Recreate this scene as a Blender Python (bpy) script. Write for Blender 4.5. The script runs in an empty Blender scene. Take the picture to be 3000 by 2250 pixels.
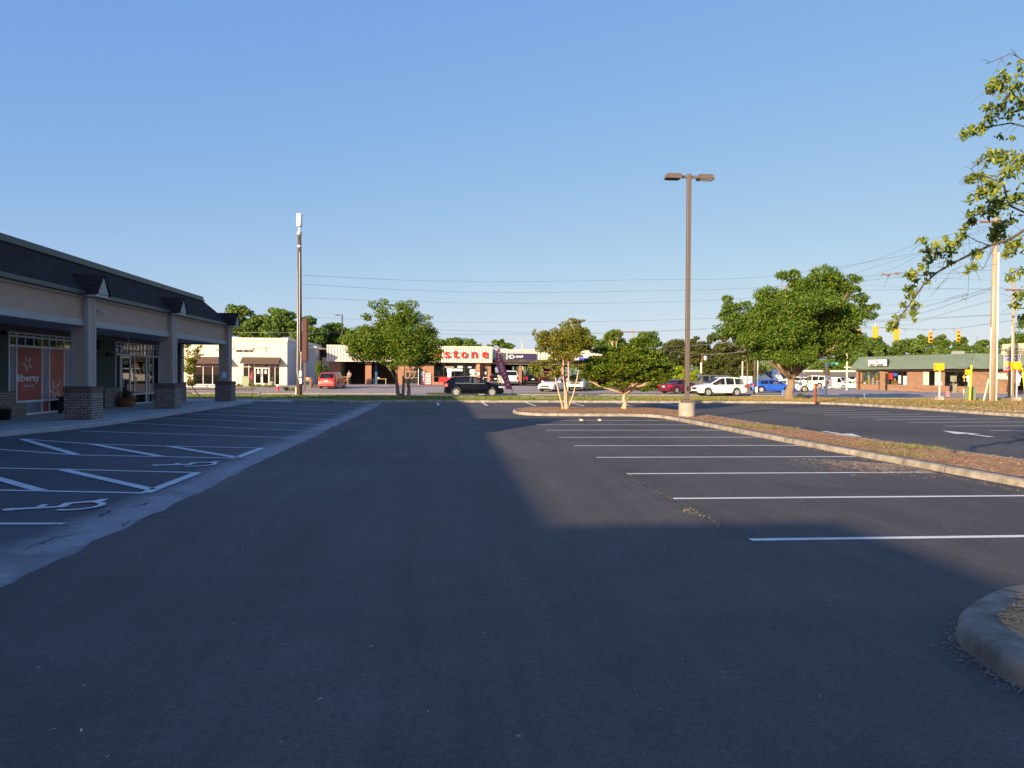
import bpy, bmesh, math, random
import numpy as np
from mathutils import Vector, Matrix
R = math.radians
random.seed(7); RNG = np.random.default_rng(7)
S = bpy.context.scene
COL = S.collection
# ---------------------------------------------------------------- camera
CAMH, FPX, PITCH, ROLL = 1.7, 2250.0, math.atan(30/2250), 0.0065
fw = Vector((0, math.cos(PITCH), -math.sin(PITCH)))
rt0 = Vector((1, 0, 0)); up0 = rt0.cross(fw)
rt = rt0*math.cos(ROLL) + up0*math.sin(ROLL)
up = up0*math.cos(ROLL) - rt0*math.sin(ROLL)
CAMP = Vector((0, 0, CAMH))
cam = bpy.data.cameras.new('camera'); co = bpy.data.objects.new('camera', cam); COL.objects.link(co)
co.matrix_world = Matrix(((rt.x, up.x, -fw.x, 0), (rt.y, up.y, -fw.y, 0), (rt.z, up.z, -fw.z, CAMH), (0, 0, 0, 1)))
cam.sensor_fit = 'HORIZONTAL'; cam.sensor_width = 36; cam.lens = 36*FPX/3000
cam.clip_start = 0.1; cam.clip_end = 3000
S.camera = co
# ---------------------------------------------------------------- light
SUN_EL = R(14.6); SUN_DIR = Vector((0.57, 0.82, 0)).normalized()      # where shadows fall
w = bpy.data.worlds.new('World'); S.world = w; w.use_nodes = True
nt = w.node_tree; nt.nodes.clear()
sky = nt.nodes.new('ShaderNodeTexSky'); sky.sky_type = 'NISHITA'; sky.sun_disc = False
sky.sun_elevation = SUN_EL
sky.sun_rotation = math.atan2(-SUN_DIR.x, -SUN_DIR.y)
sky.altitude = 0; sky.air_density = 0.6; sky.dust_density = 0.8; sky.ozone_density = 2.5
bg = nt.nodes.new('ShaderNodeBackground'); bg.inputs['Strength'].default_value = 0.13
ow = nt.nodes.new('ShaderNodeOutputWorld')
# per-channel response of the sky colour (a phone's flattened, bluer rendering of the same sky)
SKYFIT = ((.63, .74), (.475, .47), (.445, .09))
sep = nt.nodes.new('ShaderNodeSeparateColor'); cmb = nt.nodes.new('ShaderNodeCombineColor')
nt.links.new(sky.outputs[0], sep.inputs[0])
for i, (k_, p_) in enumerate(SKYFIT):
    m1 = nt.nodes.new('ShaderNodeMath'); m1.operation = 'MULTIPLY'; m1.inputs[1].default_value = .13
    m2 = nt.nodes.new('ShaderNodeMath'); m2.operation = 'POWER'; m2.inputs[1].default_value = p_
    m3 = nt.nodes.new('ShaderNodeMath'); m3.operation = 'MULTIPLY'; m3.inputs[1].default_value = k_/.13
    nt.links.new(sep.outputs[i], m1.inputs[0]); nt.links.new(m1.outputs[0], m2.inputs[0]); nt.links.new(m2.outputs[0], m3.inputs[0]); nt.links.new(m3.outputs[0], cmb.inputs[i])
nt.links.new(cmb.outputs[0], bg.inputs['Color']); nt.links.new(bg.outputs[0], ow.inputs['Surface'])
sl = bpy.data.lights.new('sun', 'SUN'); sl.energy = 5.0; sl.angle = R(0.5); sl.color = (1.0, 0.77, 0.50)
so = bpy.data.objects.new('sun', sl); COL.objects.link(so)
ldir = Vector((SUN_DIR.x*math.cos(SUN_EL), SUN_DIR.y*math.cos(SUN_EL), -math.sin(SUN_EL)))
so.rotation_mode = 'QUATERNION'; so.rotation_quaternion = ldir.to_track_quat('-Z', 'Y'); so.location = (-60, -80, 60)
S.view_settings.view_transform = 'Standard'; S.view_settings.look = 'None'
S.view_settings.exposure = 0.93; S.view_settings.gamma = 1
S.cycles.max_bounces = 6; S.cycles.transparent_max_bounces = 10

# ---------------------------------------------------------------- geometry helpers
def ray(px, py):
    return fw + rt*((px-1500)/FPX) + up*((1125-py)/FPX)
def G(px, py, z=0.0):                       # photo pixel -> point on the level plane z
    r = ray(px, py); t = (z-CAMH)/r.z
    return CAMP + r*t
def A(px, py, d):                           # photo pixel -> point at distance d ahead
    r = ray(px, py); return CAMP + r*(d/r.y)
LA = math.radians(5.08); LC, LS = math.cos(LA), math.sin(LA)
def L(a, b, z=0.0):                         # parking-lot frame -> world
    return Vector((a*LC - b*LS, a*LS + b*LC, z))
def toL(p): return (p[0]*LC + p[1]*LS, -p[0]*LS + p[1]*LC)
def sm(t): t = min(1, max(0, t)); return t*t*(3-2*t)
def gz(x, y):                               # height of the ground beyond the lots
    z = -0.15
    z += 0.35*sm((y-74)/20)*(1-sm((x-6)/14))
    z -= 0.75*sm((y-110)/45)*sm((x-14)/14)
    return z

class MB:
    def __init__(s): s.v = []; s.f = []; s.m = []
    def face(s, pts, m=0):
        i = len(s.v); s.v += [tuple(p) for p in pts]; s.f.append(tuple(range(i, i+len(pts)))); s.m.append(m)
    def add(s, vs, fs, m=0):
        i = len(s.v); s.v += [tuple(p) for p in vs]; s.f += [tuple(i+k for k in f) for f in fs]; s.m += [m]*len(fs)
    def box(s, x0, x1, y0, y1, z0, z1, m=0, M=None):
        vs = [Vector((x, y, z)) for z in (z0, z1) for y in (y0, y1) for x in (x0, x1)]
        if M: vs = [M @ v for v in vs]
        s.add(vs, [(0,2,3,1),(4,5,7,6),(0,1,5,4),(2,6,7,3),(0,4,6,2),(1,3,7,5)], m); return s
    def prism(s, poly, y0, y1, m=0, M=None, axis='y'):      # poly in (x,z) pushed along y, or (x,y) along z
        n = len(poly)
        if axis == 'y': vs = [Vector((p[0], y0, p[1])) for p in poly] + [Vector((p[0], y1, p[1])) for p in poly]
        elif axis == 'x': vs = [Vector((y0, p[0], p[1])) for p in poly] + [Vector((y1, p[0], p[1])) for p in poly]
        else: vs = [Vector((p[0], p[1], y0)) for p in poly] + [Vector((p[0], p[1], y1)) for p in poly]
        if M: vs = [M @ v for v in vs]
        fs = [tuple(range(n)), tuple(range(2*n-1, n-1, -1))] + [(i, n+i, n+(i+1) % n, (i+1) % n) for i in range(n)]
        s.add(vs, fs, m); return s
    def tube(s, pts, rad, n=8, m=0, cap=True):
        pts = [Vector(p) for p in pts]
        if not isinstance(rad, (list, tuple)): rad = [rad]*len(pts)
        i0 = len(s.v); ref = None
        for k, p in enumerate(pts):
            t = (pts[min(k+1, len(pts)-1)] - pts[max(k-1, 0)])
            t = t.normalized() if t.length > 1e-9 else Vector((0, 0, 1))
            if ref is None: ref = Vector((1, 0, 0)) if abs(t.x) < .9 else Vector((0, 1, 0))
            a = (ref - t*ref.dot(t)).normalized(); b = t.cross(a); ref = a
            for j in range(n):
                c = 2*math.pi*j/n; s.v.append(tuple(p + a*(rad[k]*math.cos(c)) + b*(rad[k]*math.sin(c))))
        for k in range(len(pts)-1):
            for j in range(n):
                q = i0+k*n; s.f.append((q+j, q+(j+1) % n, q+n+(j+1) % n, q+n+j)); s.m.append(m)
        if cap:
            s.f.append(tuple(i0+j for j in range(n))[::-1]); s.m.append(m)
            e = i0+(len(pts)-1)*n; s.f.append(tuple(e+j for j in range(n))); s.m.append(m)
        return s
    def lathe(s, prof, n=20, c=(0, 0, 0), m=0, axis='z'):
        i0 = len(s.v)
        for r_, z in prof:
            for j in range(n):
                a = 2*math.pi*j/n
                if axis == 'z': p = (c[0]+r_*math.cos(a), c[1]+r_*math.sin(a), c[2]+z)
                elif axis == 'y': p = (c[0]+r_*math.cos(a), c[1]+z, c[2]+r_*math.sin(a))
                else: p = (c[0]+z, c[1]+r_*math.cos(a), c[2]+r_*math.sin(a))
                s.v.append(p)
        for k in range(len(prof)-1):
            for j in range(n):
                q = i0+k*n; s.f.append((q+j, q+(j+1) % n, q+n+(j+1) % n, q+n+j)); s.m.append(m)
        s.f.append(tuple(i0+j for j in range(n))[::-1]); s.m.append(m)
        e = i0+(len(prof)-1)*n; s.f.append(tuple(e+j for j in range(n))); s.m.append(m)
        return s
    def disc(s, c, r_, n=16, m=0):
        s.face([(c[0]+r_*math.cos(2*math.pi*j/n), c[1]+r_*math.sin(2*math.pi*j/n), c[2]) for j in range(n)], m)
    def build(s, name, mats, parent=None, smooth=False, bevel=0, loc=None, rot=None):
        me = bpy.data.meshes.new(name); me.from_pydata(s.v, [], s.f); me.update()
        if not isinstance(mats, (list, tuple)): mats = [mats]
        for m in mats: me.materials.append(m)
        if len(mats) > 1: me.polygons.foreach_set('material_index', s.m)
        bm = bmesh.new(); bm.from_mesh(me); bmesh.ops.recalc_face_normals(bm, faces=bm.faces)
        if bevel:
            bmesh.ops.remove_doubles(bm, verts=bm.verts, dist=1e-5)
            es = [e for e in bm.edges if len(e.link_faces) == 2 and e.calc_face_angle(0) > 0.6]
            bmesh.ops.bevel(bm, geom=es, offset=bevel, segments=2, affect='EDGES', profile=0.5, clamp_overlap=True)
        bm.to_mesh(me); bm.free()
        if smooth: me.polygons.foreach_set('use_smooth', [True]*len(me.polygons))
        o = bpy.data.objects.new(name, me); COL.objects.link(o)
        if loc is not None: o.location = loc
        if rot is not None: o.rotation_euler = (0, 0, rot)
        if parent: o.parent = parent
        return o

def tag(o, label=None, cat=None, group=None, kind=None):
    if label: o['label'] = label
    if cat: o['category'] = cat
    if group: o['group'] = group
    if kind: o['kind'] = kind
    return o
def thing(name, label, cat, loc=(0, 0, 0), rz=0, group=None):
    o = bpy.data.objects.new(name, None); COL.objects.link(o); o.location = loc; o.rotation_euler = (0, 0, rz)
    o.empty_display_size = .2
    return tag(o, label, cat, group)
def copy_tree(o, parent=None):
    c = o.copy(); COL.objects.link(c); c.parent = parent
    if parent: c.matrix_parent_inverse = o.matrix_parent_inverse.copy()
    for ch in list(o.children): copy_tree(ch, c)
    return c

# ---------------------------------------------------------------- materials
def mk(name):
    m = bpy.data.materials.new(name); m.use_nodes = True; nt = m.node_tree
    return m, nt, nt.nodes['Principled BSDF'], nt.nodes['Material Output']
def N(nt, t, **kw):
    n = nt.nodes.new(t)
    for k, v in kw.items(): setattr(n, k, v)
    return n
def noise(nt, scale, detail=4, rough=.6, vec=None, dist=0):
    n = N(nt, 'ShaderNodeTexNoise'); n.inputs['Scale'].default_value = scale; n.inputs['Detail'].default_value = detail
    n.inputs['Roughness'].default_value = rough; n.inputs['Distortion'].default_value = dist
    if vec is not None: nt.links.new(vec, n.inputs['Vector'])
    return n
def ramp(nt, fac, stops):
    r = N(nt, 'ShaderNodeValToRGB'); e = r.color_ramp.elements
    while len(e) < len(stops): e.new(.5)
    for i, (p, c) in enumerate(stops):
        e[i].position = p; e[i].color = (c, c, c, 1) if isinstance(c, (int, float)) else (*c, 1)
    nt.links.new(fac, r.inputs[0]); return r
def mix(nt, fac, a, b, mode='MIX'):
    m = N(nt, 'ShaderNodeMix', data_type='RGBA', blend_type=mode)
    for sock, v in ((m.inputs[0], fac), (m.inputs[6], a), (m.inputs[7], b)):
        if hasattr(v, 'is_linked'): nt.links.new(v, sock)
        elif isinstance(v, (int, float)): sock.default_value = v
        else: sock.default_value = (*v, 1)
    return m.outputs[2]
def mathn(nt, op, a, b=0.0):
    m = N(nt, 'ShaderNodeMath', operation=op)
    for i, v in enumerate((a, b)):
        if hasattr(v, 'is_linked'): nt.links.new(v, m.inputs[i])
        else: m.inputs[i].default_value = v
    return m.outputs[0]
def objc(nt, kind='Object'): return N(nt, 'ShaderNodeTexCoord').outputs[kind]
def bumpn(nt, b, h, strength=.3, dist=.01):
    n = N(nt, 'ShaderNodeBump'); n.inputs['Strength'].default_value = strength; n.inputs['Distance'].default_value = dist
    nt.links.new(h, n.inputs['Height']); nt.links.new(n.outputs[0], b.inputs['Normal'])
def vary(c, k): return tuple(min(1, max(0, x*k)) for x in c)
def mat(name, col, rough=.7, var=.18, scale=3., metal=0, spec=.5, bump=0, bscale=40, coat=0, streak=False):
    m, nt, b, o = mk(name)
    v = objc(nt)
    if streak:
        mp = N(nt, 'ShaderNodeMapping'); mp.inputs['Scale'].default_value = (1, 1, .12); nt.links.new(v, mp.inputs[0]); v2 = mp.outputs[0]
    else: v2 = v
    n = noise(nt, scale, 6, .65, v2)
    r = ramp(nt, n.outputs['Fac'], [(.3, vary(col, 1-var)), (.7, vary(col, 1+var))])
    nt.links.new(r.outputs[0], b.inputs['Base Color'])
    b.inputs['Roughness'].default_value = rough; b.inputs['Metallic'].default_value = metal
    b.inputs['Specular IOR Level'].default_value = spec; b.inputs['Coat Weight'].default_value = coat
    b.inputs['Coat Roughness'].default_value = .08
    if bump:
        n2 = noise(nt, bscale, 4, .6, v); bumpn(nt, b, n2.outputs['Fac'], bump)
    return m
def brick_mat(name, c1, c2, mortar, bw=.21, bh=.075, ms=.012, rough=.85):
    m, nt, b, o = mk(name)
    sx = N(nt, 'ShaderNodeSeparateXYZ'); nt.links.new(objc(nt), sx.inputs[0])
    u = mathn(nt, 'ADD', sx.outputs[0], sx.outputs[1]); cx = N(nt, 'ShaderNodeCombineXYZ')
    nt.links.new(u, cx.inputs[0]); nt.links.new(sx.outputs[2], cx.inputs[1])
    t = N(nt, 'ShaderNodeTexBrick'); nt.links.new(cx.outputs[0], t.inputs['Vector'])
    t.inputs['Color1'].default_value = (*c1, 1); t.inputs['Color2'].default_value = (*c2, 1); t.inputs['Mortar'].default_value = (*mortar, 1)
    t.inputs['Scale'].default_value = 1; t.inputs['Mortar Size'].default_value = ms
    t.inputs['Brick Width'].default_value = bw; t.inputs['Row Height'].default_value = bh; t.inputs['Bias'].default_value = -.1
    n = noise(nt, 9, 5, .7, cx.outputs[0])
    c = mix(nt, .55, t.outputs['Color'], ramp(nt, n.outputs['Fac'], [(.3, .35), (.7, 1.)]).outputs[0], 'MULTIPLY')
    nt.links.new(c, b.inputs['Base Color']); b.inputs['Roughness'].default_value = rough; b.inputs['Specular IOR Level'].default_value = .2
    bumpn(nt, b, t.outputs['Fac'], -.5, .01)
    return m
def glass_mat(name, tint=(.02, .025, .03), alpha=.35, rough=.03):
    m, nt, b, o = mk(name)
    b.inputs['Base Color'].default_value = (*tint, 1); b.inputs['Roughness'].default_value = rough
    b.inputs['Specular IOR Level'].default_value = .8
    tr = N(nt, 'ShaderNodeBsdfTransparent'); tr.inputs[0].default_value = (.75, .8, .8, 1)
    ms = N(nt, 'ShaderNodeMixShader'); ms.inputs[0].default_value = alpha
    nt.links.new(b.outputs[0], ms.inputs[1]); nt.links.new(tr.outputs[0], ms.inputs[2]); nt.links.new(ms.outputs[0], o.inputs['Surface'])
    return m
def emit_mat(name, col, st):
    m, nt, b, o = mk(name)
    b.inputs['Base Color'].default_value = (*vary(col, .6), 1); b.inputs['Emission Color'].default_value = (*col, 1); b.inputs['Emission Strength'].default_value = st
    return m
def leaf_mat(name, c1, c2, c3, trans=.35):
    m, nt, b, o = mk(name)
    g = N(nt, 'ShaderNodeNewGeometry')
    r = ramp(nt, g.outputs['Random Per Island'], [(0, c1), (.55, c2), (1, c3)])
    nt.links.new(r.outputs[0], b.inputs['Base Color']); b.inputs['Roughness'].default_value = .5
    b.inputs['Specular IOR Level'].default_value = .35
    t = N(nt, 'ShaderNodeBsdfTranslucent'); nt.links.new(mix(nt, 1., r.outputs[0], (1.25, 1.3, .5), 'MULTIPLY'), t.inputs[0])
    ms = N(nt, 'ShaderNodeMixShader'); ms.inputs[0].default_value = trans
    nt.links.new(b.outputs[0], ms.inputs[1]); nt.links.new(t.outputs[0], ms.inputs[2]); nt.links.new(ms.outputs[0], o.inputs['Surface'])
    return m

def asphalt(name, dark, light, old=False):
    m, nt, b, o = mk(name)
    v = objc(nt)
    big = noise(nt, .16, 6, .62, v, .6); mid = noise(nt, 1.7, 5, .65, v); fine = noise(nt, 95, 3, .7, v)
    c = ramp(nt, big.outputs['Fac'], [(.32, dark), (.68, light)]).outputs[0]
    c = mix(nt, .35, c, ramp(nt, mid.outputs['Fac'], [(.3, .55), (.7, 1.15)]).outputs[0], 'MULTIPLY')
    c = mix(nt, .6, c, ramp(nt, fine.outputs['Fac'], [(.35, .4), (.65, 1.45)]).outputs[0], 'MULTIPLY')
    g2 = noise(nt, 22, 4, .8, v); c = mix(nt, .38, c, ramp(nt, g2.outputs['Fac'], [(.38, .55), (.62, 1.4)]).outputs[0], 'MULTIPLY')
    mt_ = N(nt, 'ShaderNodeMapping'); mt_.inputs['Scale'].default_value = (1.6, .09, 1); nt.links.new(v, mt_.inputs[0])
    trk = noise(nt, 1.3, 5, .7, mt_.outputs[0], .8); c = mix(nt, .5, c, ramp(nt, trk.outputs['Fac'], [(.35, .72), (.65, 1.22)]).outputs[0], 'MULTIPLY')
    mp = N(nt, 'ShaderNodeMapping'); mp.inputs['Scale'].default_value = (.5, 3.2, 1); nt.links.new(v, mp.inputs[0])
    scuff = noise(nt, 1.1, 8, .72, mp.outputs[0], 1.2)
    c = mix(nt, ramp(nt, scuff.outputs['Fac'], [(.63, 0), (.78, .35)]).outputs[0], c, (.24, .23, .22))
    vo = N(nt, 'ShaderNodeTexVoronoi'); vo.inputs['Scale'].default_value = 3.1; nt.links.new(v, vo.inputs['Vector'])
    c = mix(nt, ramp(nt, vo.outputs['Distance'], [(.025, .8), (.05, 0)]).outputs[0], c, (.3, .28, .25))
    if old:                                  # pale worn strip along the seam with the newer surface
        sx = N(nt, 'ShaderNodeSeparateXYZ'); nt.links.new(v, sx.inputs[0])
        wob = noise(nt, .8, 6, .7, v); wob2 = noise(nt, 5, 4, .7, v)
        x = mathn(nt, 'ADD', sx.outputs[0], mathn(nt, 'MULTIPLY', mathn(nt, 'SUBTRACT', wob.outputs['Fac'], .5), .9))
        x = mathn(nt, 'ADD', x, mathn(nt, 'MULTIPLY', mathn(nt, 'SUBTRACT', wob2.outputs['Fac'], .5), .5))
        band = ramp(nt, mathn(nt, 'MULTIPLY', mathn(nt, 'ADD', x, 6.6), .25), [(.0, 0), (.58, .06), (.70, .85), (.78, .9), (.86, .35), (1., 0)])
        bn_ = noise(nt, 9, 6, .8, v); c = mix(nt, mathn(nt, 'MULTIPLY', band.outputs[0], ramp(nt, bn_.outputs['Fac'], [(.3, .55), (.6, 1)]).outputs[0]), c, (.31, .31, .325))
        st = noise(nt, .55, 5, .6, v, 1.5)
        c = mix(nt, ramp(nt, st.outputs['Fac'], [(.5, 0), (.7, .5)]).outputs[0], c, (.045, .045, .055))
    nt.links.new(c, b.inputs['Base Color']); b.inputs['Roughness'].default_value = .82
    b.inputs['Specular IOR Level'].default_value = .35
    bumpn(nt, b, fine.outputs['Fac'], .5, .006)
    return m

def paint_mat(name, col, wear=.5):
    m, nt, b, o = mk(name)
    n = noise(nt, 20, 8, .8, objc(nt)); n2 = noise(nt, 2.2, 3, .5, objc(nt))
    nt.links.new(ramp(nt, n2.outputs['Fac'], [(.3, vary(col, .85)), (.7, col)]).outputs[0], b.inputs['Base Color'])
    b.inputs['Roughness'].default_value = .7
    tr = N(nt, 'ShaderNodeBsdfTransparent'); ms = N(nt, 'ShaderNodeMixShader')
    f = ramp(nt, n.outputs['Fac'], [(wear+.08, 0), (wear+.16, .85)])
    nt.links.new(f.outputs[0], ms.inputs[0]); nt.links.new(b.outputs[0], ms.inputs[1]); nt.links.new(tr.outputs[0], ms.inputs[2])
    nt.links.new(ms.outputs[0], o.inputs['Surface'])
    return m
def ground_mat(name, stops, scale=.6, fine=18):
    m, nt, b, o = mk(name); v = objc(nt)
    n = noise(nt, scale, 7, .7, v, .5); n2 = noise(nt, fine, 5, .75, v)
    c = ramp(nt, n.outputs['Fac'], stops).outputs[0]
    c = mix(nt, .6, c, ramp(nt, n2.outputs['Fac'], [(.3, .4), (.7, 1.35)]).outputs[0], 'MULTIPLY')
    nt.links.new(c, b.inputs['Base Color']); b.inputs['Roughness'].default_value = .95
    b.inputs['Specular IOR Level'].default_value = .1
    bumpn(nt, b, n2.outputs['Fac'], .6, .03); return m

M = {}
M['asphalt'] = asphalt('asphalt', (.066, .060, .058), (.108, .096, .089))
M['old_asphalt'] = asphalt('old_asphalt', (.038, .039, .047), (.085, .088, .105), True)
M['street'] = mat('street_asphalt', (.33, .275, .245), .85, .14, .5, bump=.2)
M['concrete'] = mat('concrete', (.36, .33, .28), .85, .25, 2.2, bump=.3, bscale=30)
M['kerb'] = mat('kerb_concrete', (.30, .265, .21), .9, .5, 3.2, bump=.4, bscale=25)
M['joint'] = mat('dark_joint_filler', (.05, .045, .04), .95)
M['old_kerb'] = mat('stained_kerb_concrete', (.20, .175, .14), .92, .55, 3.5, bump=.6, bscale=22)
M['walk'] = mat('walk_concrete', (.33, .33, .33), .85, .2, 1.3, bump=.3, bscale=30)
M['paint'] = paint_mat('line_paint', (.78, .76, .70))
M['paint_old'] = paint_mat('old_line_paint', (.55, .57, .59), .48)
M['yellow_paint'] = paint_mat('yellow_line_paint', (.6, .42, .08), .5)
M['grass'] = ground_mat('verge_turf', [(.25, (.10, .14, .02)), (.5, (.16, .19, .035)), (.72, (.27, .22, .08))])
M['dry'] = ground_mat('dry_turf', [(.25, (.3, .19, .07)), (.5, (.42, .27, .1)), (.75, (.17, .17, .04))], .5)
M['straw'] = ground_mat('pine_straw', [(.25, (.38, .19, .085)), (.5, (.54, .31, .15)), (.75, (.6, .42, .23))], 1.6, 26)
M['earth'] = ground_mat('earth', [(.3, (.09, .12, .025)), (.6, (.16, .16, .05)), (.8, (.25, .19, .1))], .05, 2)
M['stucco'] = mat('tan_stucco', (.45, .30, .21), .9, .06, 1.5, bump=.25, bscale=120)
M['trim'] = mat('grey_trim', (.38, .35, .32), .7, .05)
M['trimw'] = mat('pale_trim', (.46, .46, .46), .6, .05)
M['shingle'] = brick_mat('dark_shingles', (.03, .02, .018), (.046, .032, .028), (.012, .01, .01), .3, .14, .012, .95)
M['greenmetal'] = mat('green_edge_metal', (.035, .06, .052), .5, .15, 3)
M['greenwall'] = mat('dark_green_wall', (.045, .062, .05), .85, .08, 1)
M['headwall'] = mat('brown_header_wall', (.13, .11, .09), .9, .08)
M['soffit'] = mat('soffit_paint', (.42, .42, .45), .8, .05)
M['brickg'] = brick_mat('weathered_brick', (.42, .32, .27), (.27, .2, .17), (.07, .062, .058), .22, .082, .011)
M['brickcap'] = brick_mat('red_cap_brick', (.24, .13, .105), (.19, .13, .11), (.07, .06, .06), .11, .2, .01)
M['brickr'] = brick_mat('orange_red_brick', (.46, .2, .11), (.32, .12, .075), (.42, .32, .24), .22, .085, .012)
M['brickb'] = brick_mat('brown_red_brick', (.40, .19, .11), (.24, .1, .07), (.5, .38, .27), .24, .085, .013)
M['alu'] = mat('white_aluminium', (.62, .63, .62), .4, .05)
M['dkalu'] = mat('dark_aluminium', (.05, .045, .04), .4, .05)
M['glass'] = glass_mat('shop_glass', alpha=.3)
M['cglass'] = glass_mat('car_glass', (.012, .016, .02), .45, .02)
M['dglass'] = glass_mat('dark_tinted_glass', (.006, .007, .009), .04, .02)
M['dglass'].node_tree.nodes['Principled BSDF'].inputs['Specular IOR Level'].default_value = .45
M['clear_glass'] = glass_mat('clear_shop_glass', (.02, .02, .02), .82, .02)
for n_ in M['clear_glass'].node_tree.nodes:
    if n_.type == 'BSDF_TRANSPARENT': n_.inputs[0].default_value = (.97, .98, .98, 1)
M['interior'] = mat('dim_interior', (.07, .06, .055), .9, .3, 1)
M['red_vinyl'] = mat('red_window_film', (.30, .03, .028), .5, .2, .8)
M['orange_vinyl'] = mat('orange_red_window_film', (.42, .075, .045), .5, .3, .8)
M['grey_vinyl'] = mat('slate_window_film', (.13, .15, .22), .35, .25, .8)
M['white'] = mat('white_paint', (.8, .8, .78), .5, .03)
M['cream'] = mat('cream_masonry', (.72, .66, .52), .85, .03)
M['greywall'] = mat('grey_block_and_shaded_side', (.5, .5, .5), .85, .05)  # annexe block grey; on the salon side it stands for shade
M['awning'] = mat('brown_awning_fabric', (.1, .065, .05), .85, .08)
M['panelw'] = mat('ribbed_white_metal', (.74, .69, .6), .5, .08, 1.2, streak=True)
M['rib'] = mat('panel_rib', (.24, .22, .18), .5, .05)
M['redletter'] = mat('red_letter', (.72, .03, .03), .4, .05)
M['navy'] = mat('navy_sign', (.035, .03, .09), .4, .05)
M['black'] = mat('black_plastic', (.012, .012, .013), .5, .1)
M['blacktxt'] = mat('black_lettering', (.03, .025, .03), .6, .1)
M['wood_pole'] = mat('weathered_pole_wood', (.36, .28, .19), .9, .22, 6, streak=True, bump=.3)
M['wood_dark'] = mat('dark_pole_wood', (.10, .07, .05), .9, .2, 6, streak=True)
M['steelbrown'] = mat('bronze_pole_paint', (.125, .10, .085), .5, .06)
M['galv'] = mat('galvanised_steel', (.5, .5, .48), .4, .1, 6, metal=.4)
M['cable'] = mat('cable_rubber', (.07, .08, .10), .6, .05)
M['bark'] = mat('brown_bark', (.24, .17, .12), .9, .25, 8, bump=.5, streak=True)
M['bark_pale'] = mat('pale_smooth_bark', (.52, .37, .24), .8, .2, 7, streak=True)
M['bark_dark'] = mat('dark_bark', (.08, .06, .05), .9, .25, 6)
M['yellow'] = mat('signal_yellow', (.85, .43, .008), .45, .06)
M['brightyellow'] = mat('bright_yellow_guard', (.85, .7, .02), .5, .05)
M['orange'] = mat('orange_marker', (.85, .2, .05), .5, .05)
M['greenbox'] = mat('sage_cabinet', (.2, .26, .15), .5, .06)
M['greenroof'] = mat('green_roof_metal', (.17, .225, .16), .55, .12, 1.5, streak=True)
M['terracotta'] = mat('terracotta', (.24, .11, .05), .8, .15)
M['brownwood'] = mat('brown_wood', (.2, .11, .06), .8, .2, 6)
M['tanwood'] = mat('tan_wood', (.5, .34, .18), .8, .2, 6)
M['darkwood'] = mat('dark_bench_wood', (.02, .018, .02), .7, .2)
M['hydrant'] = mat('hydrant_red', (.6, .03, .03), .4, .06)
M['tyre'] = mat('tyre_rubber', (.018, .018, .018), .85, .1)
M['rim'] = mat('alloy_rim', (.6, .6, .6), .3, .05, metal=.6)
M['chrome'] = mat('chrome', (.8, .8, .8), .12, .02, metal=1)
M['tail'] = mat('tail_lamp', (.45, .01, .02), .2, .05, coat=.6)
M['headl'] = mat('head_lamp', (.7, .72, .75), .1, .05, coat=1)
M['plate'] = mat('number_plate', (.7, .7, .68), .5, .05)
def carpaint(n, c, me=0): return mat(n, c, .32, .03, 2, metal=me, coat=.9)
M['p_black'] = mat('black_car_paint', (.003, .004, .010), .12, .03, 2, spec=.2, coat=.1)
M['p_white'] = carpaint('white_car_paint', (.8, .78, .72))
M['p_blue'] = carpaint('blue_car_paint', (.01, .1, .55), .3)
M['p_maroon'] = carpaint('maroon_car_paint', (.16, .01, .025), .3)
M['p_red'] = carpaint('red_car_paint', (.42, .018, .025))
M['p_silver'] = carpaint('silver_car_paint', (.45, .45, .44), .4)
M['p_grey'] = carpaint('grey_car_paint', (.1, .095, .085))
M['street_kerb'] = mat('street_kerb_concrete', (.27, .235, .19), .9, .2, 3)
M['leaf_g'] = leaf_mat('green_leaves', (0.060, 0.132, 0.012), (0.119, 0.217, 0.019), (0.256, 0.264, 0.031))
M['leaf_oak'] = leaf_mat('deep_green_leaves', (0.050, 0.112, 0.012), (0.099, 0.188, 0.018), (0.198, 0.247, 0.030))
M['leaf_olive'] = leaf_mat('olive_bronze_leaves', (.10, .15, .015), (.2, .23, .025), (.34, .24, .04))
M['leaf_maple'] = leaf_mat('layered_green_leaves', (0.062, 0.136, 0.013), (0.132, 0.240, 0.019), (0.334, 0.288, 0.032))
M['leaf_far'] = leaf_mat('far_green_leaves', (0.067, 0.135, 0.024), (0.126, 0.223, 0.041), (0.223, 0.284, 0.054))
M['leaf_pine'] = leaf_mat('dull_pine_needles', (.06, .085, .022), (.10, .125, .03), (.16, .15, .045))
M['leaf_lime'] = leaf_mat('lime_leaves', (.2, .28, .01), (.32, .4, .015), (.42, .45, .03))
M['leaf_near'] = leaf_mat('broad_yellow_green_leaves', (.07, .13, .02), (.18, .24, .03), (.36, .37, .07), .25)
M['leaf_dry'] = leaf_mat('dead_orange_leaves', (.45, .15, .07), (.5, .2, .1), (.5, .26, .14), .3)
M['flower'] = mat('white_clover', (.75, .72, .6), .8, .05)
M['skin'] = mat('skin', (.45, .25, .17), .6, .05)
M['shirt'] = mat('grey_print_shirt', (.3, .26, .28), .9, .4, 14)
M['jeans'] = mat('dark_trousers', (.04, .04, .05), .9, .1)
M['orange_shirt'] = mat('salmon_shirt', (.8, .32, .2), .9, .05)
M['hair'] = mat('grey_hair', (.3, .27, .25), .9, .1)

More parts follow.
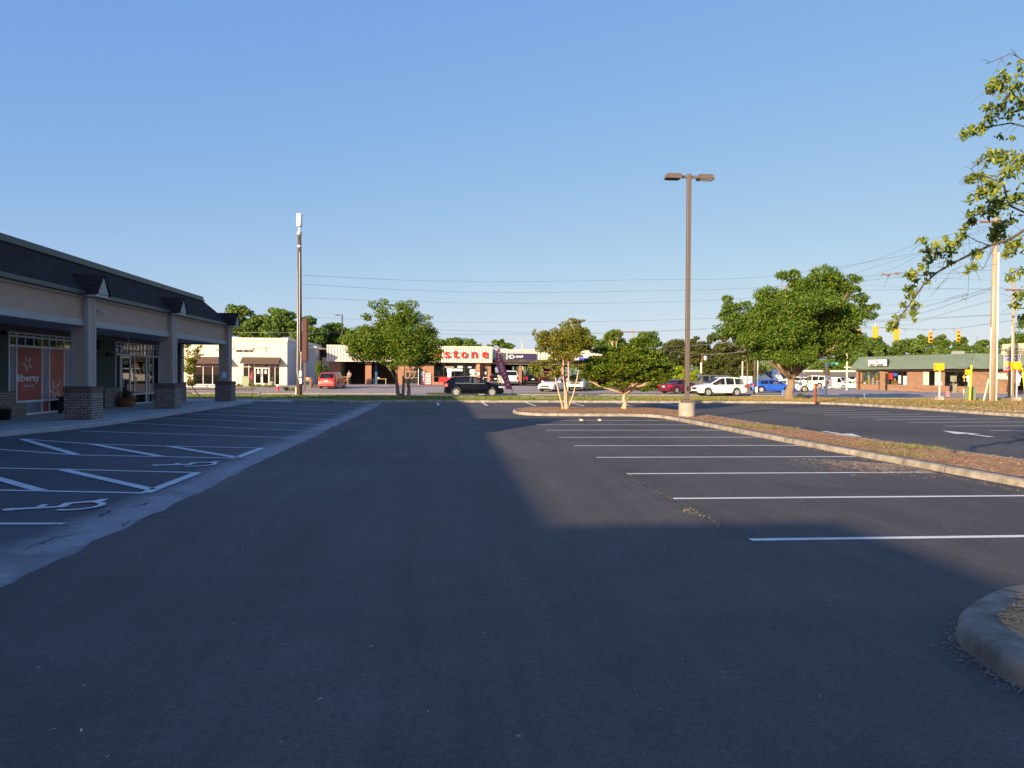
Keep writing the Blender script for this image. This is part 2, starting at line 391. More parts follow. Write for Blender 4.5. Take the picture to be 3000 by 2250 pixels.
# text as thin mesh; local frame: x along the writing, z up, face towards -y
def text(body, size, m, parent, x, z, y=-.01, name='lettering', ext=.01, align='CENTER', bold=0, sx=1., shear=0, M4=None, space=1.):
    c = bpy.data.curves.new(name, 'FONT'); c.body = body; c.size = size; c.extrude = ext; c.align_x = align
    c.align_y = 'CENTER'; c.offset = bold; c.shear = shear; c.space_character = space
    t = bpy.data.objects.new(name, c); COL.objects.link(t)
    dg = bpy.context.evaluated_depsgraph_get(); me = bpy.data.meshes.new_from_object(t.evaluated_get(dg))
    bpy.data.objects.remove(t); bpy.data.curves.remove(c)
    mt = Matrix.Translation((x, y, z)) @ Matrix.Rotation(math.pi/2, 4, 'X') @ Matrix.Diagonal((sx, 1, 1, 1))
    if M4 is not None: mt = M4 @ Matrix.Diagonal((sx, 1, 1, 1))
    me.transform(mt)
    me.materials.clear(); me.materials.append(m)
    o = bpy.data.objects.new(name, me); COL.objects.link(o)
    if parent: o.parent = parent
    return o

class Fac:                                   # a facade frame: x along the front, y into the building, z up
    def __init__(s, p0, ang): s.p = Vector(p0); s.a = ang; s.c, s.s = math.cos(ang), math.sin(ang)
    def X(s, px, y=0, py=1100):              # local x where the pixel's sight line crosses the plane at depth y
        r = ray(px, py); q = s.p + Vector((-s.s*y, s.c*y, 0))
        den = r.x*s.s - r.y*s.c
        t = ((q.x-CAMP.x)*s.s - (q.y-CAMP.y)*s.c)/den
        h = CAMP + r*t - q
        return h.x*s.c + h.y*s.s
    def Z(s, px, py, y=0):
        r = ray(px, py); q = s.p + Vector((-s.s*y, s.c*y, 0))
        t = ((q.x-CAMP.x)*s.s - (q.y-CAMP.y)*s.c)/(r.x*s.s - r.y*s.c)
        return (CAMP + r*t).z - s.p.z

def wall_open(mb, x0, x1, y0, y1, z0, z1, ops, m=0):
    xs = sorted({x0, x1, *[o[0] for o in ops], *[o[1] for o in ops]})
    xs = [x for x in xs if x0 <= x <= x1]
    for a, b in zip(xs, xs[1:]):
        mid = (a+b)/2; o = [q for q in ops if q[0] < mid < q[1]]
        if not o: mb.box(a, b, y0, y1, z0, z1, m); continue
        za, zb = o[0][2], o[0][3]
        if za > z0: mb.box(a, b, y0, y1, z0, za, m)
        if zb < z1: mb.box(a, b, y0, y1, zb, z1, m)
def glazing(parent, x0, x1, y, z0, z1, cols, rows, fm, gm, t=.05, name='window', dep=.06):
    fr = MB()
    for x in [x0, x1, *cols]: fr.box(x-t/2, x+t/2, y-dep/2, y+dep/2, z0, z1)
    for z in [z0, z1, *rows]: fr.box(x0, x1, y-dep/2+.004, y+dep/2-.004, z-t/2, z+t/2)
    o = fr.build(name, fm, parent)
    MB().box(x0, x1, y-.004, y+.004, z0, z1).build('pane', gm, o)
    return o
# ================================================================ GROUND
def grid_sheet(name, x0, x1, y0, y1, nx, ny, zf, m, off=0, frame=False, kind='structure'):
    mb = MB(); vs = []
    for j in range(ny+1):
        for i in range(nx+1):
            x = x0+(x1-x0)*i/nx; y = y0+(y1-y0)*j/ny
            if frame: p = L(x, y); vs.append((p.x, p.y, zf(p.x, p.y)+off))
            else: vs.append((x, y, zf(x, y)+off))
    fs = [(j*(nx+1)+i, j*(nx+1)+i+1, (j+1)*(nx+1)+i+1, (j+1)*(nx+1)+i) for j in range(ny) for i in range(nx)]
    mb.add(vs, fs); o = mb.build(name, m, smooth=True); tag(o, kind=kind); return o
def gflat(x, y):
    a, b = toL((x, y))
    return gz(x, y) - .05 if b > 50 else -.17
grid_sheet('ground', -900, 900, -300, 1500, 180, 180, lambda x, y: gz(x, y)-.06 if y > 60 else -.18, M['earth'])

LOTY = 45.0
def poly_sheet(name, pts, z, m, frame=True, kind='structure'):
    mb = MB(); mb.face([(p[0], p[1], z) for p in pts])
    o = mb.build(name, m); tag(o, kind=kind)
    if frame: o.rotation_euler = (0, 0, LA)
    return o
# the lot frame object coordinates run along the rows
rw_ = random.Random(11); edge = []; ww = 0
for k in range(421):
    ww = ww*.88+rw_.gauss(0, .022); yy = 45.2-k*.25
    edge.append((-3.42+ww+.03*math.sin(yy*.7)+rw_.gauss(0, .012), yy))
poly_sheet('parking_lot', [(60, -59.8), (60, 28), (24.5, 28), (24.2, 44.7), (20, 45.2)]+edge, .004, M['asphalt'])
poly_sheet('old_parking_lot', [(-12.6, -60), (-2.6, -60), (-2.6, 45.2), (-6, 46.5), (-12.6, 46.5)], 0.0, M['old_asphalt'])

def kerb(name, pts, wid=.2, h=.14, z0=-.02, m=None, side=1, closed=False, frame=True, r=.05, joints=0):
    """rounded kerb swept along pts; side=+1 puts its body left of the path"""
    mb = MB(); n = len(pts); P = [Vector((p[0], p[1])) for p in pts]
    prof = [(0, z0), (.012, z0+(h-z0)*.5), (r*.35, h-r*.55), (r*.7, h-r*.25), (r*1.2, h-r*.06), (r*1.8, h), (wid, h+.004), (wid, z0)]
    vs = []
    for i in range(n):
        a = P[(i-1) % n] if (closed or i > 0) else P[i]; b = P[(i+1) % n] if (closed or i < n-1) else P[i]
        t = (b-a).normalized(); nn = Vector((-t.y, t.x))*side
        for (o_, z) in prof:
            q = P[i]+nn*o_; vs.append((q.x, q.y, z))
    k = len(prof); fs = []
    for i in range(n if closed else n-1):
        i2 = (i+1) % n
        for j in range(k-1): fs.append((i*k+j, i2*k+j, i2*k+j+1, i*k+j+1))
    mb.add(vs, fs); o = mb.build(name, m or M['kerb'], smooth=True); tag(o, kind='structure')
    if frame: o.rotation_euler = (0, 0, LA)
    if joints:
        jm = MB(); acc = joints*.4
        for a, b in zip(P, P[1:]+([P[0]] if closed else [])):
            d_ = (b-a).length
            if d_ < 1e-6: continue
            t = (b-a)/d_; nn = Vector((-t.y, t.x))*side
            while acc < d_:
                c = a+t*acc; i0 = len(jm.v)
                for s_ in (-.008, .008): jm.v += [(c.x+t.x*s_+nn.x*(o_-(.003 if o_ < wid else 0)), c.y+t.y*s_+nn.y*(o_-(.003 if o_ < wid else 0)), z+.003) for o_, z in prof[:-1]]
                q = len(prof)-1
                for j in range(q-1): jm.f.append((i0+j, i0+j+1, i0+q+j+1, i0+q+j)); jm.m.append(0)
                acc += joints
            acc -= d_
        oj = jm.build('kerb_joints', M['joint']); tag(oj, kind='structure'); oj.rotation_euler = o.rotation_euler
    return o
def arc(cx, cy, rx, ry, a0, a1, n):
    return [(cx+rx*math.cos(R(a0+(a1-a0)*i/n)), cy+ry*math.sin(R(a0+(a1-a0)*i/n))) for i in range(n+1)]
def dense(pts, step=.5):
    out = []
    for a, b in zip(pts, pts[1:]):
        n = max(1, int(math.hypot(b[0]-a[0], b[1]-a[1])/step))
        out += [(a[0]+(b[0]-a[0])*i/n, a[1]+(b[1]-a[1])*i/n) for i in range(n)]
    return out+[pts[-1]]
def smooth_poly(pts, it=2, closed=True):
    for _ in range(it):
        q = []; n = len(pts)
        for i in range(n if closed else n-1):
            a, b = pts[i], pts[(i+1) % n]
            q += [(a[0]*.75+b[0]*.25, a[1]*.75+b[1]*.25), (a[0]*.25+b[0]*.75, a[1]*.25+b[1]*.75)]
        if not closed: q = [pts[0]]+q+[pts[-1]]
        pts = q
    return pts

# verge between the lot and the street (front edge LOTY, a deeper bay on the right)
vfront = smooth_poly([(-40, 46.5), (-9.6, 46.5), (-7.4, 46.0), (-5.6, 43.6), (-4.4, 43.0), (-3.4, 44.4), (-2.2, 45.0), (18.5, 45.2), (22.0, 44.6), (23.4, 42.6), (24.0, 38), (24.2, 29.6), (26.5, 28.2), (70, 28)], 3, False)
kerb('verge_kerb', vfront, .22, .14, side=1, joints=3.0)
def inset(pts, d, side=1, closed=True):
    out = []; n = len(pts); P = [Vector(p[:2]) for p in pts]
    for i in range(n):
        a = P[(i-1) % n] if (closed or i > 0) else P[i]; b = P[(i+1) % n] if (closed or i < n-1) else P[i]
        t = (b-a).normalized(); nn = Vector((-t.y, t.x))*side; q = P[i]+nn*d; out.append((q.x, q.y))
    return out
vin = inset(vfront, .2, 1, False)
STREET0, STREET1 = 53.0, 66.5
def strip(name, pts_near, yfar, z, m, kind='structure'):
    """sheet from a front line to a constant far lot-y, as columns"""
    mb = MB(); pts = sorted(pts_near) if False else pts_near
    for a, b in zip(pts, pts[1:]):
        if b[0]-a[0] < -1e-4: continue
        mb.face([(a[0], a[1], z), (b[0], b[1], z), (b[0], yfar, z), (a[0], yfar, z)])
    o = mb.build(name, m); tag(o, kind=kind); o.rotation_euler = (0, 0, LA); return o
strip('verge', [p for p in vin if p[0] < 19.2], STREET0, .135, M['grass'])
strip('dry_verge', [p for p in vin if p[0] >= 19.0], STREET0-1.5, .131, M['dry'])
kerb('street_kerb', [(-60, STREET0), (70, STREET0)], .16, .135, z0=-.16, side=-1)
grid_sheet('street', -110, 130, STREET0-.02, STREET1, 60, 6, lambda x, y: -.15, M['street'], .01, True)
kerb('far_street_kerb', [(-60, STREET1), (-24.5, STREET1)], .16, -.04, z0=-.17, m=M['street_kerb'], side=1)
kerb('far_street_kerb.001', [(-21, STREET1), (-3.2, STREET1)], .16, -.04, z0=-.17, m=M['street_kerb'], side=1)
kerb('far_street_kerb.002', [(3.0, STREET1), (33, STREET1)], .16, -.04, z0=-.17, m=M['street_kerb'], side=1)
# grass strips on the far side, the forecourts behind and the cross street at the right
def gzl(x, y): return gz(x, y)
grid_sheet('forecourt', -60, 150, STREET1, 150, 70, 40, gzl, M['street'], .012, True)
def rect_l(name, a0, a1, b0, b1, m, off, nx=8, ny=3): return grid_sheet(name, a0, a1, b0, b1, nx, ny, gzl, m, off, True)
rect_l('far_grass_strip', -26, -14, STREET1+.1, STREET1+4.4, M['dry'], .05)
rect_l('far_grass_strip.001', -1.5, 33.0, STREET1+.1, STREET1+5.2, M['grass'], .06, 20)
rect_l('salon_bed', -29.5, -19.6, 79.5, 83, M['dry'], .06)
rect_l('far_lawn', 16, 34, 83, 110, M['grass'], .05, 12, 10)
rect_l('cross_street_grass', 35, 62, STREET0+4.0, STREET0+5.4, M['grass'], .16, 10, 2)

# ---------------------------------------------------------------- sidewalk by the shops
mb = MB()
walk = [(-14.6, -60), (-11.35, -60), (-11.35, 20.6), (-10.85, 22.6), (-10.5, 24.5), (-10.4, 45.0), (-14.6, 45.0)]
mb.prism(walk, -.02, .13, axis='z')
o = mb.build('sidewalk', M['walk'], bevel=.02); o.rotation_euler = (0, 0, LA); tag(o, kind='structure')
mb = MB(); mb.box(-10.4, -8.6, 43.6, 45.2, -.02, .10).box(-10.4, -9.2, 45.21, 46.3, -.02, .08)
o = mb.build('sidewalk_ramp', M['walk'], bevel=.02); o.rotation_euler = (0, 0, LA); tag(o, kind='structure')
poly_sheet('side_lawn', [(-26, 45.0), (-10.4, 45.0), (-10.0, 46.4), (-9.4, 47), (-26, 47)], .1, M['grass'])

# ---------------------------------------------------------------- islands
tip = [G(3000, 1758), G(2931, 1768), G(2882, 1788), G(2825, 1824), G(2792, 1859), G(2805, 1889), G(2858, 1932), G(2918, 1978), G(3000, 2028)]
tl = [toL(p) for p in tip]
fore = [(9.5, tl[0][1]-.35), (6.5, tl[0][1]-.05)] + tl + [(tl[-1][0]+.8, tl[-1][1]-.62), (6.0, 1.6), (9.5, .9)]
fore = smooth_poly(fore, 2, False)
kerb('foreground_island_kerb', fore, .25, .15, m=M['old_kerb'], side=1, r=.06, joints=2.3)
fin = inset(fore, .22, 1, False)
mb = MB(); mb.face([(p[0], p[1], .15) for p in fin]); o = mb.build('foreground_island_mulch', M['straw']); o.rotation_euler = (0, 0, LA); tag(o, kind='structure')
isl = smooth_poly([(3.2, 31.4), (3.9, 30.65), (6.5, 30.55), (7.6, 30.6), (8.35, 29.8), (8.6, 28.2), (8.62, 18), (8.8, 13), (9.0, 8.3), (10.2, 7.6), (11.4, 8.2), (11.25, 13), (10.75, 18), (10.45, 24), (10.45, 34.9), (9.6, 36.2), (6, 36.4), (4.0, 36.2), (3.1, 34.6), (2.95, 32.6)], 3)
kerb('island_kerb', isl, .22, .12, side=1, closed=True, joints=3.0)
iin = inset(isl, .2, 1)
mb = MB(); mb.face([(p[0], p[1], .12) for p in iin]); o = mb.build('island_mulch', M['straw']); o.rotation_euler = (0, 0, LA); tag(o, kind='structure')

# ---------------------------------------------------------------- painted markings
MZ = .008
def line(mb, p, q, w=.1, z=MZ):
    p, q = Vector(p[:2]), Vector(q[:2]); t = (q-p).normalized(); n = Vector((-t.y, t.x))*w/2
    mb.face([(*(p-n), z), (*(q-n), z), (*(q+n), z), (*(p+n), z)])
def gl(a, b): pa, pb = toL(G(*a)), toL(G(*b)); return pa, pb
def fin_mark(mb, name, m):
    o = mb.build(name, m); o.rotation_euler = (0, 0, LA); tag(o, kind='structure'); return o
mb = MB()
for y in [(2198, 1583), (1972, 1462), (1836, 1389), (1748, 1341), (1683, 1307), (1637, 1282), (1600, 1261), (1572, 1245), (1546, 1232)]:
    a, b = toL(G(*y)); line(mb, (a, b), (8.62, b), .105)
for a, b in [((1281, 1181), (1285, 1187.5)), ((1412, 1179), (1428, 1189)), ((1540, 1179), (1569, 1189.5)), ((1666, 1178.5), (1711, 1189.5)), ((1797, 1178.5), (1854, 1191)), ((1923, 1178.5), (1988, 1190)), ((1591, 1194), (1701, 1194))]:
    p, q = gl(a, b); line(mb, p, q, .13)
for a, b in [((2238, 1197), (2490, 1195.5)), ((2291, 1204), (2505, 1203)), ((2348, 1210), (2600, 1208)), ((2411, 1216), (2700, 1214)), ((2482, 1223), (2800, 1220)), ((2564, 1230), (2950, 1227)), ((2661, 1239), (3100, 1236)), ((2767, 1249), (3200, 1247)), ((2899, 1262), (3400, 1261))]:
    p, q = gl(a, b); line(mb, p, q, .1)
fin_mark(mb, 'stall_lines', M['paint'])
mb = MB()
Z3 = lambda x, y: (x*.4069, 1150+y*.4069)
for a, b in [((565, 278), (2100, 328)), ((0, 948), (460, 948)), ((150, 335), (650, 372)), ((650, 372), (1200, 388)), ((1200, 388), (1905, 402)), ((-400, 370), (0, 412)), ((0, 412), (560, 452)), ((560, 452), (1700, 475)),
             ((-500, 528), (0, 547)), ((0, 547), (430, 555)), ((430, 555), (1435, 580)), ((-400, 690), (0, 706)), ((0, 706), (1040, 727)), ((-400, 955), (0, 948))]:
    p, q = gl(Z3(*a), Z3(*b)); line(mb, p, q, .1)
for a, b in [((1890, 402), (1700, 474)), ((160, 338), (550, 450)), ((660, 373), (1170, 465)), ((1215, 389), (1700, 470)), ((1420, 582), (1050, 725)), ((450, 558), (1090, 702)), ((-60, 610), (300, 712)), ((-500, 350), (-60, 405))]:
    p, q = gl(Z3(*a), Z3(*b)); line(mb, p, q, .16, MZ+.003)
for a, b in [((363, 1239.5), (911, 1264)), ((464, 1224.5), (952, 1245)), ((542, 1211), (993, 1231))]:
    p, q = gl(a, b); line(mb, p, q, .1)
p, q = gl((542, 1211), (993, 1231))
for k in range(1, 6):
    line(mb, (p[0], p[1]+3.15*k*.98), (q[0]+.02*k, q[1]+3.15*k*.98), .1)
fin_mark(mb, 'old_stall_lines', M['paint_old'])
# wheelchair symbols (head towards the shops)
def isa(mb, cx, cy, s, ang):
    c, sn = math.cos(ang), math.sin(ang)
    zz_ = [MZ]
    def T(pts): zz_[0] += .0006; return [(cx+(x*c+y*sn)*s, cy+(x*sn-y*c)*s, zz_[0]) for x, y in pts]
    mb.face(T([(-.50+.085*math.cos(t*math.pi/8), .03+.085*math.sin(t*math.pi/8)) for t in range(16)]))
    def st(pts, w):
        for a, b in zip(pts, pts[1:]):
            d = Vector((b[0]-a[0], b[1]-a[1])).normalized(); n = Vector((-d.y, d.x))*w/2; e = d*w*.3
            mb.face(T([(a[0]-n.x-e.x, a[1]-n.y-e.y), (b[0]-n.x+e.x, b[1]-n.y+e.y), (b[0]+n.x+e.x, b[1]+n.y+e.y), (a[0]+n.x-e.x, a[1]+n.y-e.y)]))
    st([(-.40, .03), (.02, .0)], .12); st([(-.22, .02), (-.20, -.2)], .08)
    st([(.02, 0), (.05, -.22), (.38, -.30), (.40, -.4)], .11)
    st([(-.12+.30+.27*math.cos(R(a)), -.0+.27*math.sin(R(a))+.03) for a in range(120, -75, -15)], .085)
mb = MB()
for a, b, s in [((37, 1490), (297, 1478), 1.05), ((464, 1362), (624, 1360), 1.05)]:
    p, q = gl(a, b); isa(mb, (p[0]+q[0])/2+.05, (p[1]+q[1])/2-.05, s, math.atan2(q[1]-p[1], q[0]-p[0]))
fin_mark(mb, 'wheelchair_symbols', M['paint_old'])
def arrow(mb, head, tail):                   # lane arrow lying on the asphalt
    h, t = Vector(head), Vector(tail); d = (h-t).normalized(); n = Vector((-d.y, d.x)); ln = (h-t).length
    P = lambda a, b: (*(t+d*a+n*b), MZ)
    mb.face([P(0, -.09), P(ln*.5, -.07), P(ln*.5, .07), P(0, .09)]); mb.face([P(ln*.45, -.38), P(ln, 0), P(ln*.45, .38)])
mb = MB()
p, q = gl((2412, 1264), (2527, 1281)); arrow(mb, q, p)
p, q = gl((2759, 1262), (2906, 1281)); arrow(mb, p, q)
fin_mark(mb, 'lane_arrows', M['paint'])
mb = MB()
for k, yy in enumerate((59.4, 59.65)): line(mb, (-60, yy), (90, yy), .12, -.132)
line(mb, (-60, 53.6), (90, 53.6), .1, -.132)
fin_mark(mb, 'street_centre_lines', M['yellow_paint'])

# cracks, litter and the tuft-grown crack
mb = MB()
def crack(mb, pts, w, z=.009, jag=.04, seg=.12):
    P = []
    for a, b in zip(pts, pts[1:]):
        n = max(1, int(math.hypot(b[0]-a[0], b[1]-a[1])/seg))
        P += [(a[0]+(b[0]-a[0])*i/n+random.gauss(0, jag), a[1]+(b[1]-a[1])*i/n+random.gauss(0, jag)) for i in range(n)]
    P.append(pts[-1])
    for a, b in zip(P, P[1:]): line(mb, a, b, w*random.uniform(.3, 1.4), z)
for pts in [[(180, 1135), (300, 1080), (450, 1040), (560, 1020), (650, 990)], [(730, 890), (800, 850), (870, 830)], [(910, 960), (940, 930), (1050, 905), (1125, 872)], [(960, 825), (1070, 795)], [(1150, 740), (1300, 722)], [(1700, 580), (1840, 515)]]:
    crack(mb, [toL(G(*Z3(*p))) for p in pts], .016, jag=.022, seg=.07)
Z4 = lambda x, y: (1400+x*.4069, 1150+y*.4069)
cr = [toL(G(*Z4(*p))) for p in [(1080, 600), (1170, 650), (1260, 700), (1380, 768), (1480, 820), (1540, 862), (1640, 905), (1745, 962)]]
crack(mb, cr, .01, jag=.03)
fin_mark(mb, 'pavement_cracks', mat('crack_shadowless_tar', (.012, .012, .012), .95))

def scatter_bits(name, pts, size, m, h=.01, label=None, cat=None, up=False, kind='stuff', frame=True, ln=3.0):
    v = []; f = []
    for (x, y, z) in pts:
        a = random.uniform(0, 6.283); s = size*random.uniform(.5, 1.5)
        dx, dy = math.cos(a)*s*.5, math.sin(a)*s*.5; wx, wy = -math.sin(a)*s/ln*.5, math.cos(a)*s/ln*.5
        i = len(v)
        if up:
            hh = h*random.uniform(.5, 1.4); lx, ly = random.gauss(0, hh*.35), random.gauss(0, hh*.35)
            v += [(x-wx, y-wy, z), (x+wx, y+wy, z), (x+lx, y+ly, z+hh)]; f.append((i, i+1, i+2))
        else:
            z1, z2 = z+random.uniform(.2, 1)*h, z+random.uniform(.2, 1)*h
            v += [(x-dx-wx, y-dy-wy, z1), (x+dx-wx, y+dy-wy, z2), (x+dx+wx, y+dy+wy, z2), (x-dx+wx, y-dy+wy, z1)]; f.append((i, i+1, i+2, i+3))
    me = bpy.data.meshes.new(name); me.from_pydata(v, [], f); me.materials.append(m); me.update()
    o = bpy.data.objects.new(name, me); COL.objects.link(o)
    if frame: o.rotation_euler = (0, 0, LA)
    tag(o, label, cat, kind=kind); return o
pts = []
for k in range(420):
    d = random.uniform(3, 30)**1.0; a = random.uniform(-.6, .6)*d
    q = toL((a, d)); pts.append((q[0], q[1], .006))
scatter_bits('grit', pts, .010, mat('pale_grit', (.45, .42, .36), .9, .3), .012, 'pale flecks of grit and leaf litter strewn over the dark asphalt', 'litter', ln=1.6)
pts = []
for a, b in zip(cr, cr[1:]):
    for k in range(14):
        t = random.random(); pts.append((a[0]+(b[0]-a[0])*t+random.gauss(0, .03), a[1]+(b[1]-a[1])*t+random.gauss(0, .03), .007))
pts += [(cr[5][0]+random.gauss(0, .07), cr[5][1]+random.gauss(0, .1), .003) for k in range(70)]
scatter_bits('crack_weeds', pts, .03, leaf_mat('weed_leaf', (.16, .17, .08), (.3, .28, .18), (.42, .38, .3)), .018, 'small weeds growing along the crack in the asphalt', 'weeds', up=True)
def inside(poly, x, y):
    c = False; n = len(poly); j = n-1
    for i in range(n):
        if (poly[i][1] > y) != (poly[j][1] > y) and x < (poly[j][0]-poly[i][0])*(y-poly[i][1])/(poly[j][1]-poly[i][1])+poly[i][0]: c = not c
        j = i
    return c
straw_leaf = leaf_mat('straw_needles', (.42, .2, .09), (.6, .34, .16), (.7, .5, .28), .1)
green_blade = leaf_mat('grass_blades', (.1, .15, .015), (.19, .23, .03), (.36, .32, .1), .3)
dry_blade = leaf_mat('dry_grass_blades', (.32, .22, .07), (.45, .3, .11), (.22, .22, .05), .3)
pts = []; tuft = []
while len(pts) < 16000:
    x, y = random.uniform(3, 11.5), random.uniform(7.5, 36.4)
    if inside(iin, x, y): pts.append((x, y, .12))
while len(tuft) < 2600:
    x, y = random.uniform(8.8, 11.4), random.uniform(7.5, 30)
    if inside(iin, x, y) and (math.sin(y*.9)+math.sin(y*2.3+x*2)+random.gauss(0, .5) > 1.75): tuft.append((x, y, .12))
scatter_bits('island_pine_straw', pts, .12, straw_leaf, .05, 'orange pine straw covering the long kerbed island', 'pine straw', ln=9)
scatter_bits('island_grass_tufts', tuft, .04, green_blade, .08, 'yellow green grass tufts among the straw of the long island', 'grass', up=True)
pts = []
for k in range(2600):                         # straw and grit washed off the island at two places
    t = random.gauss(0, 1)
    q = toL(G(2560+t*95, 1358+t*7+abs(random.gauss(0, 13)))); pts.append((q[0], q[1], .007))
for k in range(900):
    y = random.uniform(9, 30); pts.append((8.6-abs(random.gauss(0, .12)), y, .007))
scatter_bits('washed_straw', pts, .05, mat('pale_straw_litter', (.5, .36, .24), .95, .3), .01, 'pale spill of straw and sand beside the long island kerb', 'litter', ln=4)
pts = []
while len(pts) < 9000:
    x, y = random.uniform(3.5, 9.5), random.uniform(.8, 6.2)
    if inside(fin, x, y): pts.append((x, y, .15))
scatter_bits('near_island_mulch_straw', pts, .07, straw_leaf, .025, 'brown mulch and needles inside the near kerbed island', 'mulch', ln=9)
pts = []
for k in range(700):
    i = random.randrange(len(fore)); p = fore[i]
    pts.append((p[0]-abs(random.gauss(0, .07)), p[1]-abs(random.gauss(0, .06)), .007))
scatter_bits('kerb_foot_litter', pts, .016, mat('dull_litter', (.3, .27, .22), .95, .3), .012, 'thin line of dead leaves along the foot of the near kerb', 'litter', ln=3)
pts = []
while len(pts) < 1500:
    x, y = random.uniform(4.3, 7.5), random.uniform(4.6, 6.2)
    if inside(fin, x, y) and y > tl[0][1]-.75: pts.append((x, y, .15))
scatter_bits('near_island_grass', pts, .02, green_blade, .05, 'patch of bright green grass at the far edge of the near island', 'grass', up=True)
pts = []; dpts = []; fl = []
for k in range(30000):
    x = random.uniform(-26, 24); i = 0
    y = random.uniform(45.3, 52.9)
    if x > 19 or (x > 13 and random.random() < .5): dpts.append((x, y, .13))
    elif y > 46.6 or x > -2: pts.append((x, y, .13))
for k in range(9000):
    x = random.uniform(24, 42); y = random.uniform(28.6, 51.4)
    (dpts if math.sin(x*.7)+math.sin(y*.6+2)+random.gauss(0, .6) < .9 else pts).append((x, y, .13))
for k in range(5000): pts.append((random.uniform(-26, 30), 53-abs(random.gauss(0, .2)), .13))
scatter_bits('verge_grass', pts, .1, green_blade, .085, 'green mown grass growing on the verge along the street', 'grass', up=True)
scatter_bits('dry_verge_grass', dpts, .1, dry_blade, .08, 'straw coloured dry grass on the wide right verge', 'grass', up=True)
for k in range(4200):
    x = random.choice([random.uniform(-22, 10), random.uniform(0, 12)]); y = random.uniform(45.6, 52.8)
    if math.sin(x*1.3)+math.sin(y*2.+x)+random.gauss(0, .7) > .9: fl.append((x, y, .19))
for k in range(2600):
    x = random.uniform(24.5, 33); y = random.uniform(29, 38)
    if math.sin(x*1.3)+math.sin(y*2.+x)+random.gauss(0, .5) > .6: fl.append((x, y, .17))
scatter_bits('clover_flowers', fl, .05, M['flower'], .04, 'tiny white clover flowers dotting the verge grass', 'flowers', ln=1.2)
def bird(px, py, lab):
    p = G(px, py); t = thing('bird', lab, 'bird', (p.x, p.y, 0), R(random.uniform(100, 200)), 'small birds on the asphalt')
    mb = MB(); mb.lathe([(.003, -.11), (.02, -.07), (.038, -.02), (.042, .03), (.03, .07), (.006, .1)], 10, (0, 0, .075), axis='x')
    b = mb.build('body', mat('pale_breast_feathers', (.6, .5, .42), .9, .4, 20), t, smooth=True)
    MB().lathe([(.004, -.028), (.022, -.01), (.022, .01), (.004, .028)], 8, (.09, 0, .115), axis='x').build('head', mat('brown_feathers', (.25, .17, .12), .9), t, smooth=True)
    for s in (-1, 1): MB().tube([(.0, .015*s, .05), (.005, .015*s, 0)], .003, 5).build('leg', M['bark_dark'], t)
bird(1703, 1237, 'small pale bird on the asphalt, left one of the two by the far stall line')
bird(1757, 1237, 'small pale bird on the asphalt, right one of the two by the far stall line')
# ================================================================ LEFT: STRIP OF SHOPS
SR = thing('strip_mall', 'long tan stucco strip mall with dark shingled mansard roof and brick pillars', 'shop building', L(-12, 30), LA)
def sp(mb, name, m, parent=SR, face=False, **k):         # a part given in lot coordinates
    o = mb.build(name, m, parent, **k)
    if parent is SR: o.location = (12, -30, 0)
    return o
FS = Fac(L(-14.6, 0, 0), LA+math.pi/2)                    # shopfront plane: x = lot y
def spf(o, X=-14.6):                                      # a part given in shopfront coordinates
    o.location = (X+12, -30, 0); o.rotation_euler = (0, 0, math.pi/2); return o
XR, XE, XW = -12.6, -11.5, -14.6
YN = 43.2
# roof: mansard, flat top, a cross gable and a taller block further along (their shadows lie on the lot)
mb = MB()
def quad(*p): mb.face(p)
yr = 41.6
quad((XE, -60, 4.25), (XE, YN, 4.25), (XR, yr, 5.42), (XR, -60, 5.42))
quad((XE, YN, 4.25), (-15.5, YN, 4.25), (-15.5, yr, 5.42), (XR, yr, 5.42))
quad((XE, -60, 4.24), (-15.5, -60, 4.24), (-15.5, YN, 4.24), (XE, YN, 4.24))
quad((-15.5, 33, 4.24), (-15.5, YN, 4.24), (-15.5, YN, 4.25), (-15.5, yr, 5.42), (-15.5, 33, 5.42))
quad((-15.5, -60, 4.24), (-30, -60, 4.24), (-30, 33, 4.24), (-15.5, 33, 4.24)); quad((-15.5, 33, 4.24), (-30, 33, 4.24), (-30, 33, 5.42), (-15.5, 33, 5.42))
sp(mb, 'roof', M['shingle'])
mb = MB()
mb.box(XR-.3, XR+.03, -60, yr, 5.36, 5.62).box(-15.5, XR-.3, yr-.33, yr, 5.36, 5.62).box(-15.5, XR-.3, -60, yr-.33, 5.3, 5.4).box(-29.9, -15.501, -60, 32.9, 5.31, 5.46)
mb.box(XR+.031, XR+.09, -60, yr+.06, 5.40, 5.46)
sp(mb, 'parapet', M['greenmetal'])
mb = MB(); mb.prism([(4.7, 5.3), (11.3, 5.3), (8.0, 7.1)], -28, XR+.02, axis='x')
sp(mb, 'cross_gable', M['shingle'])
mb = MB(); mb.box(-30, XR+.05, -60, -12.0, 5.0, 6.98)
sp(mb, 'tall_block', M['stucco'])
mb = MB(); mb.box(XE-.02, XE+.07, -60, YN+.08, 4.14, 4.27).box(-15.5, XE-.02, YN-.02, YN+.08, 4.14, 4.27)
sp(mb, 'gutter', M['greenmetal'])
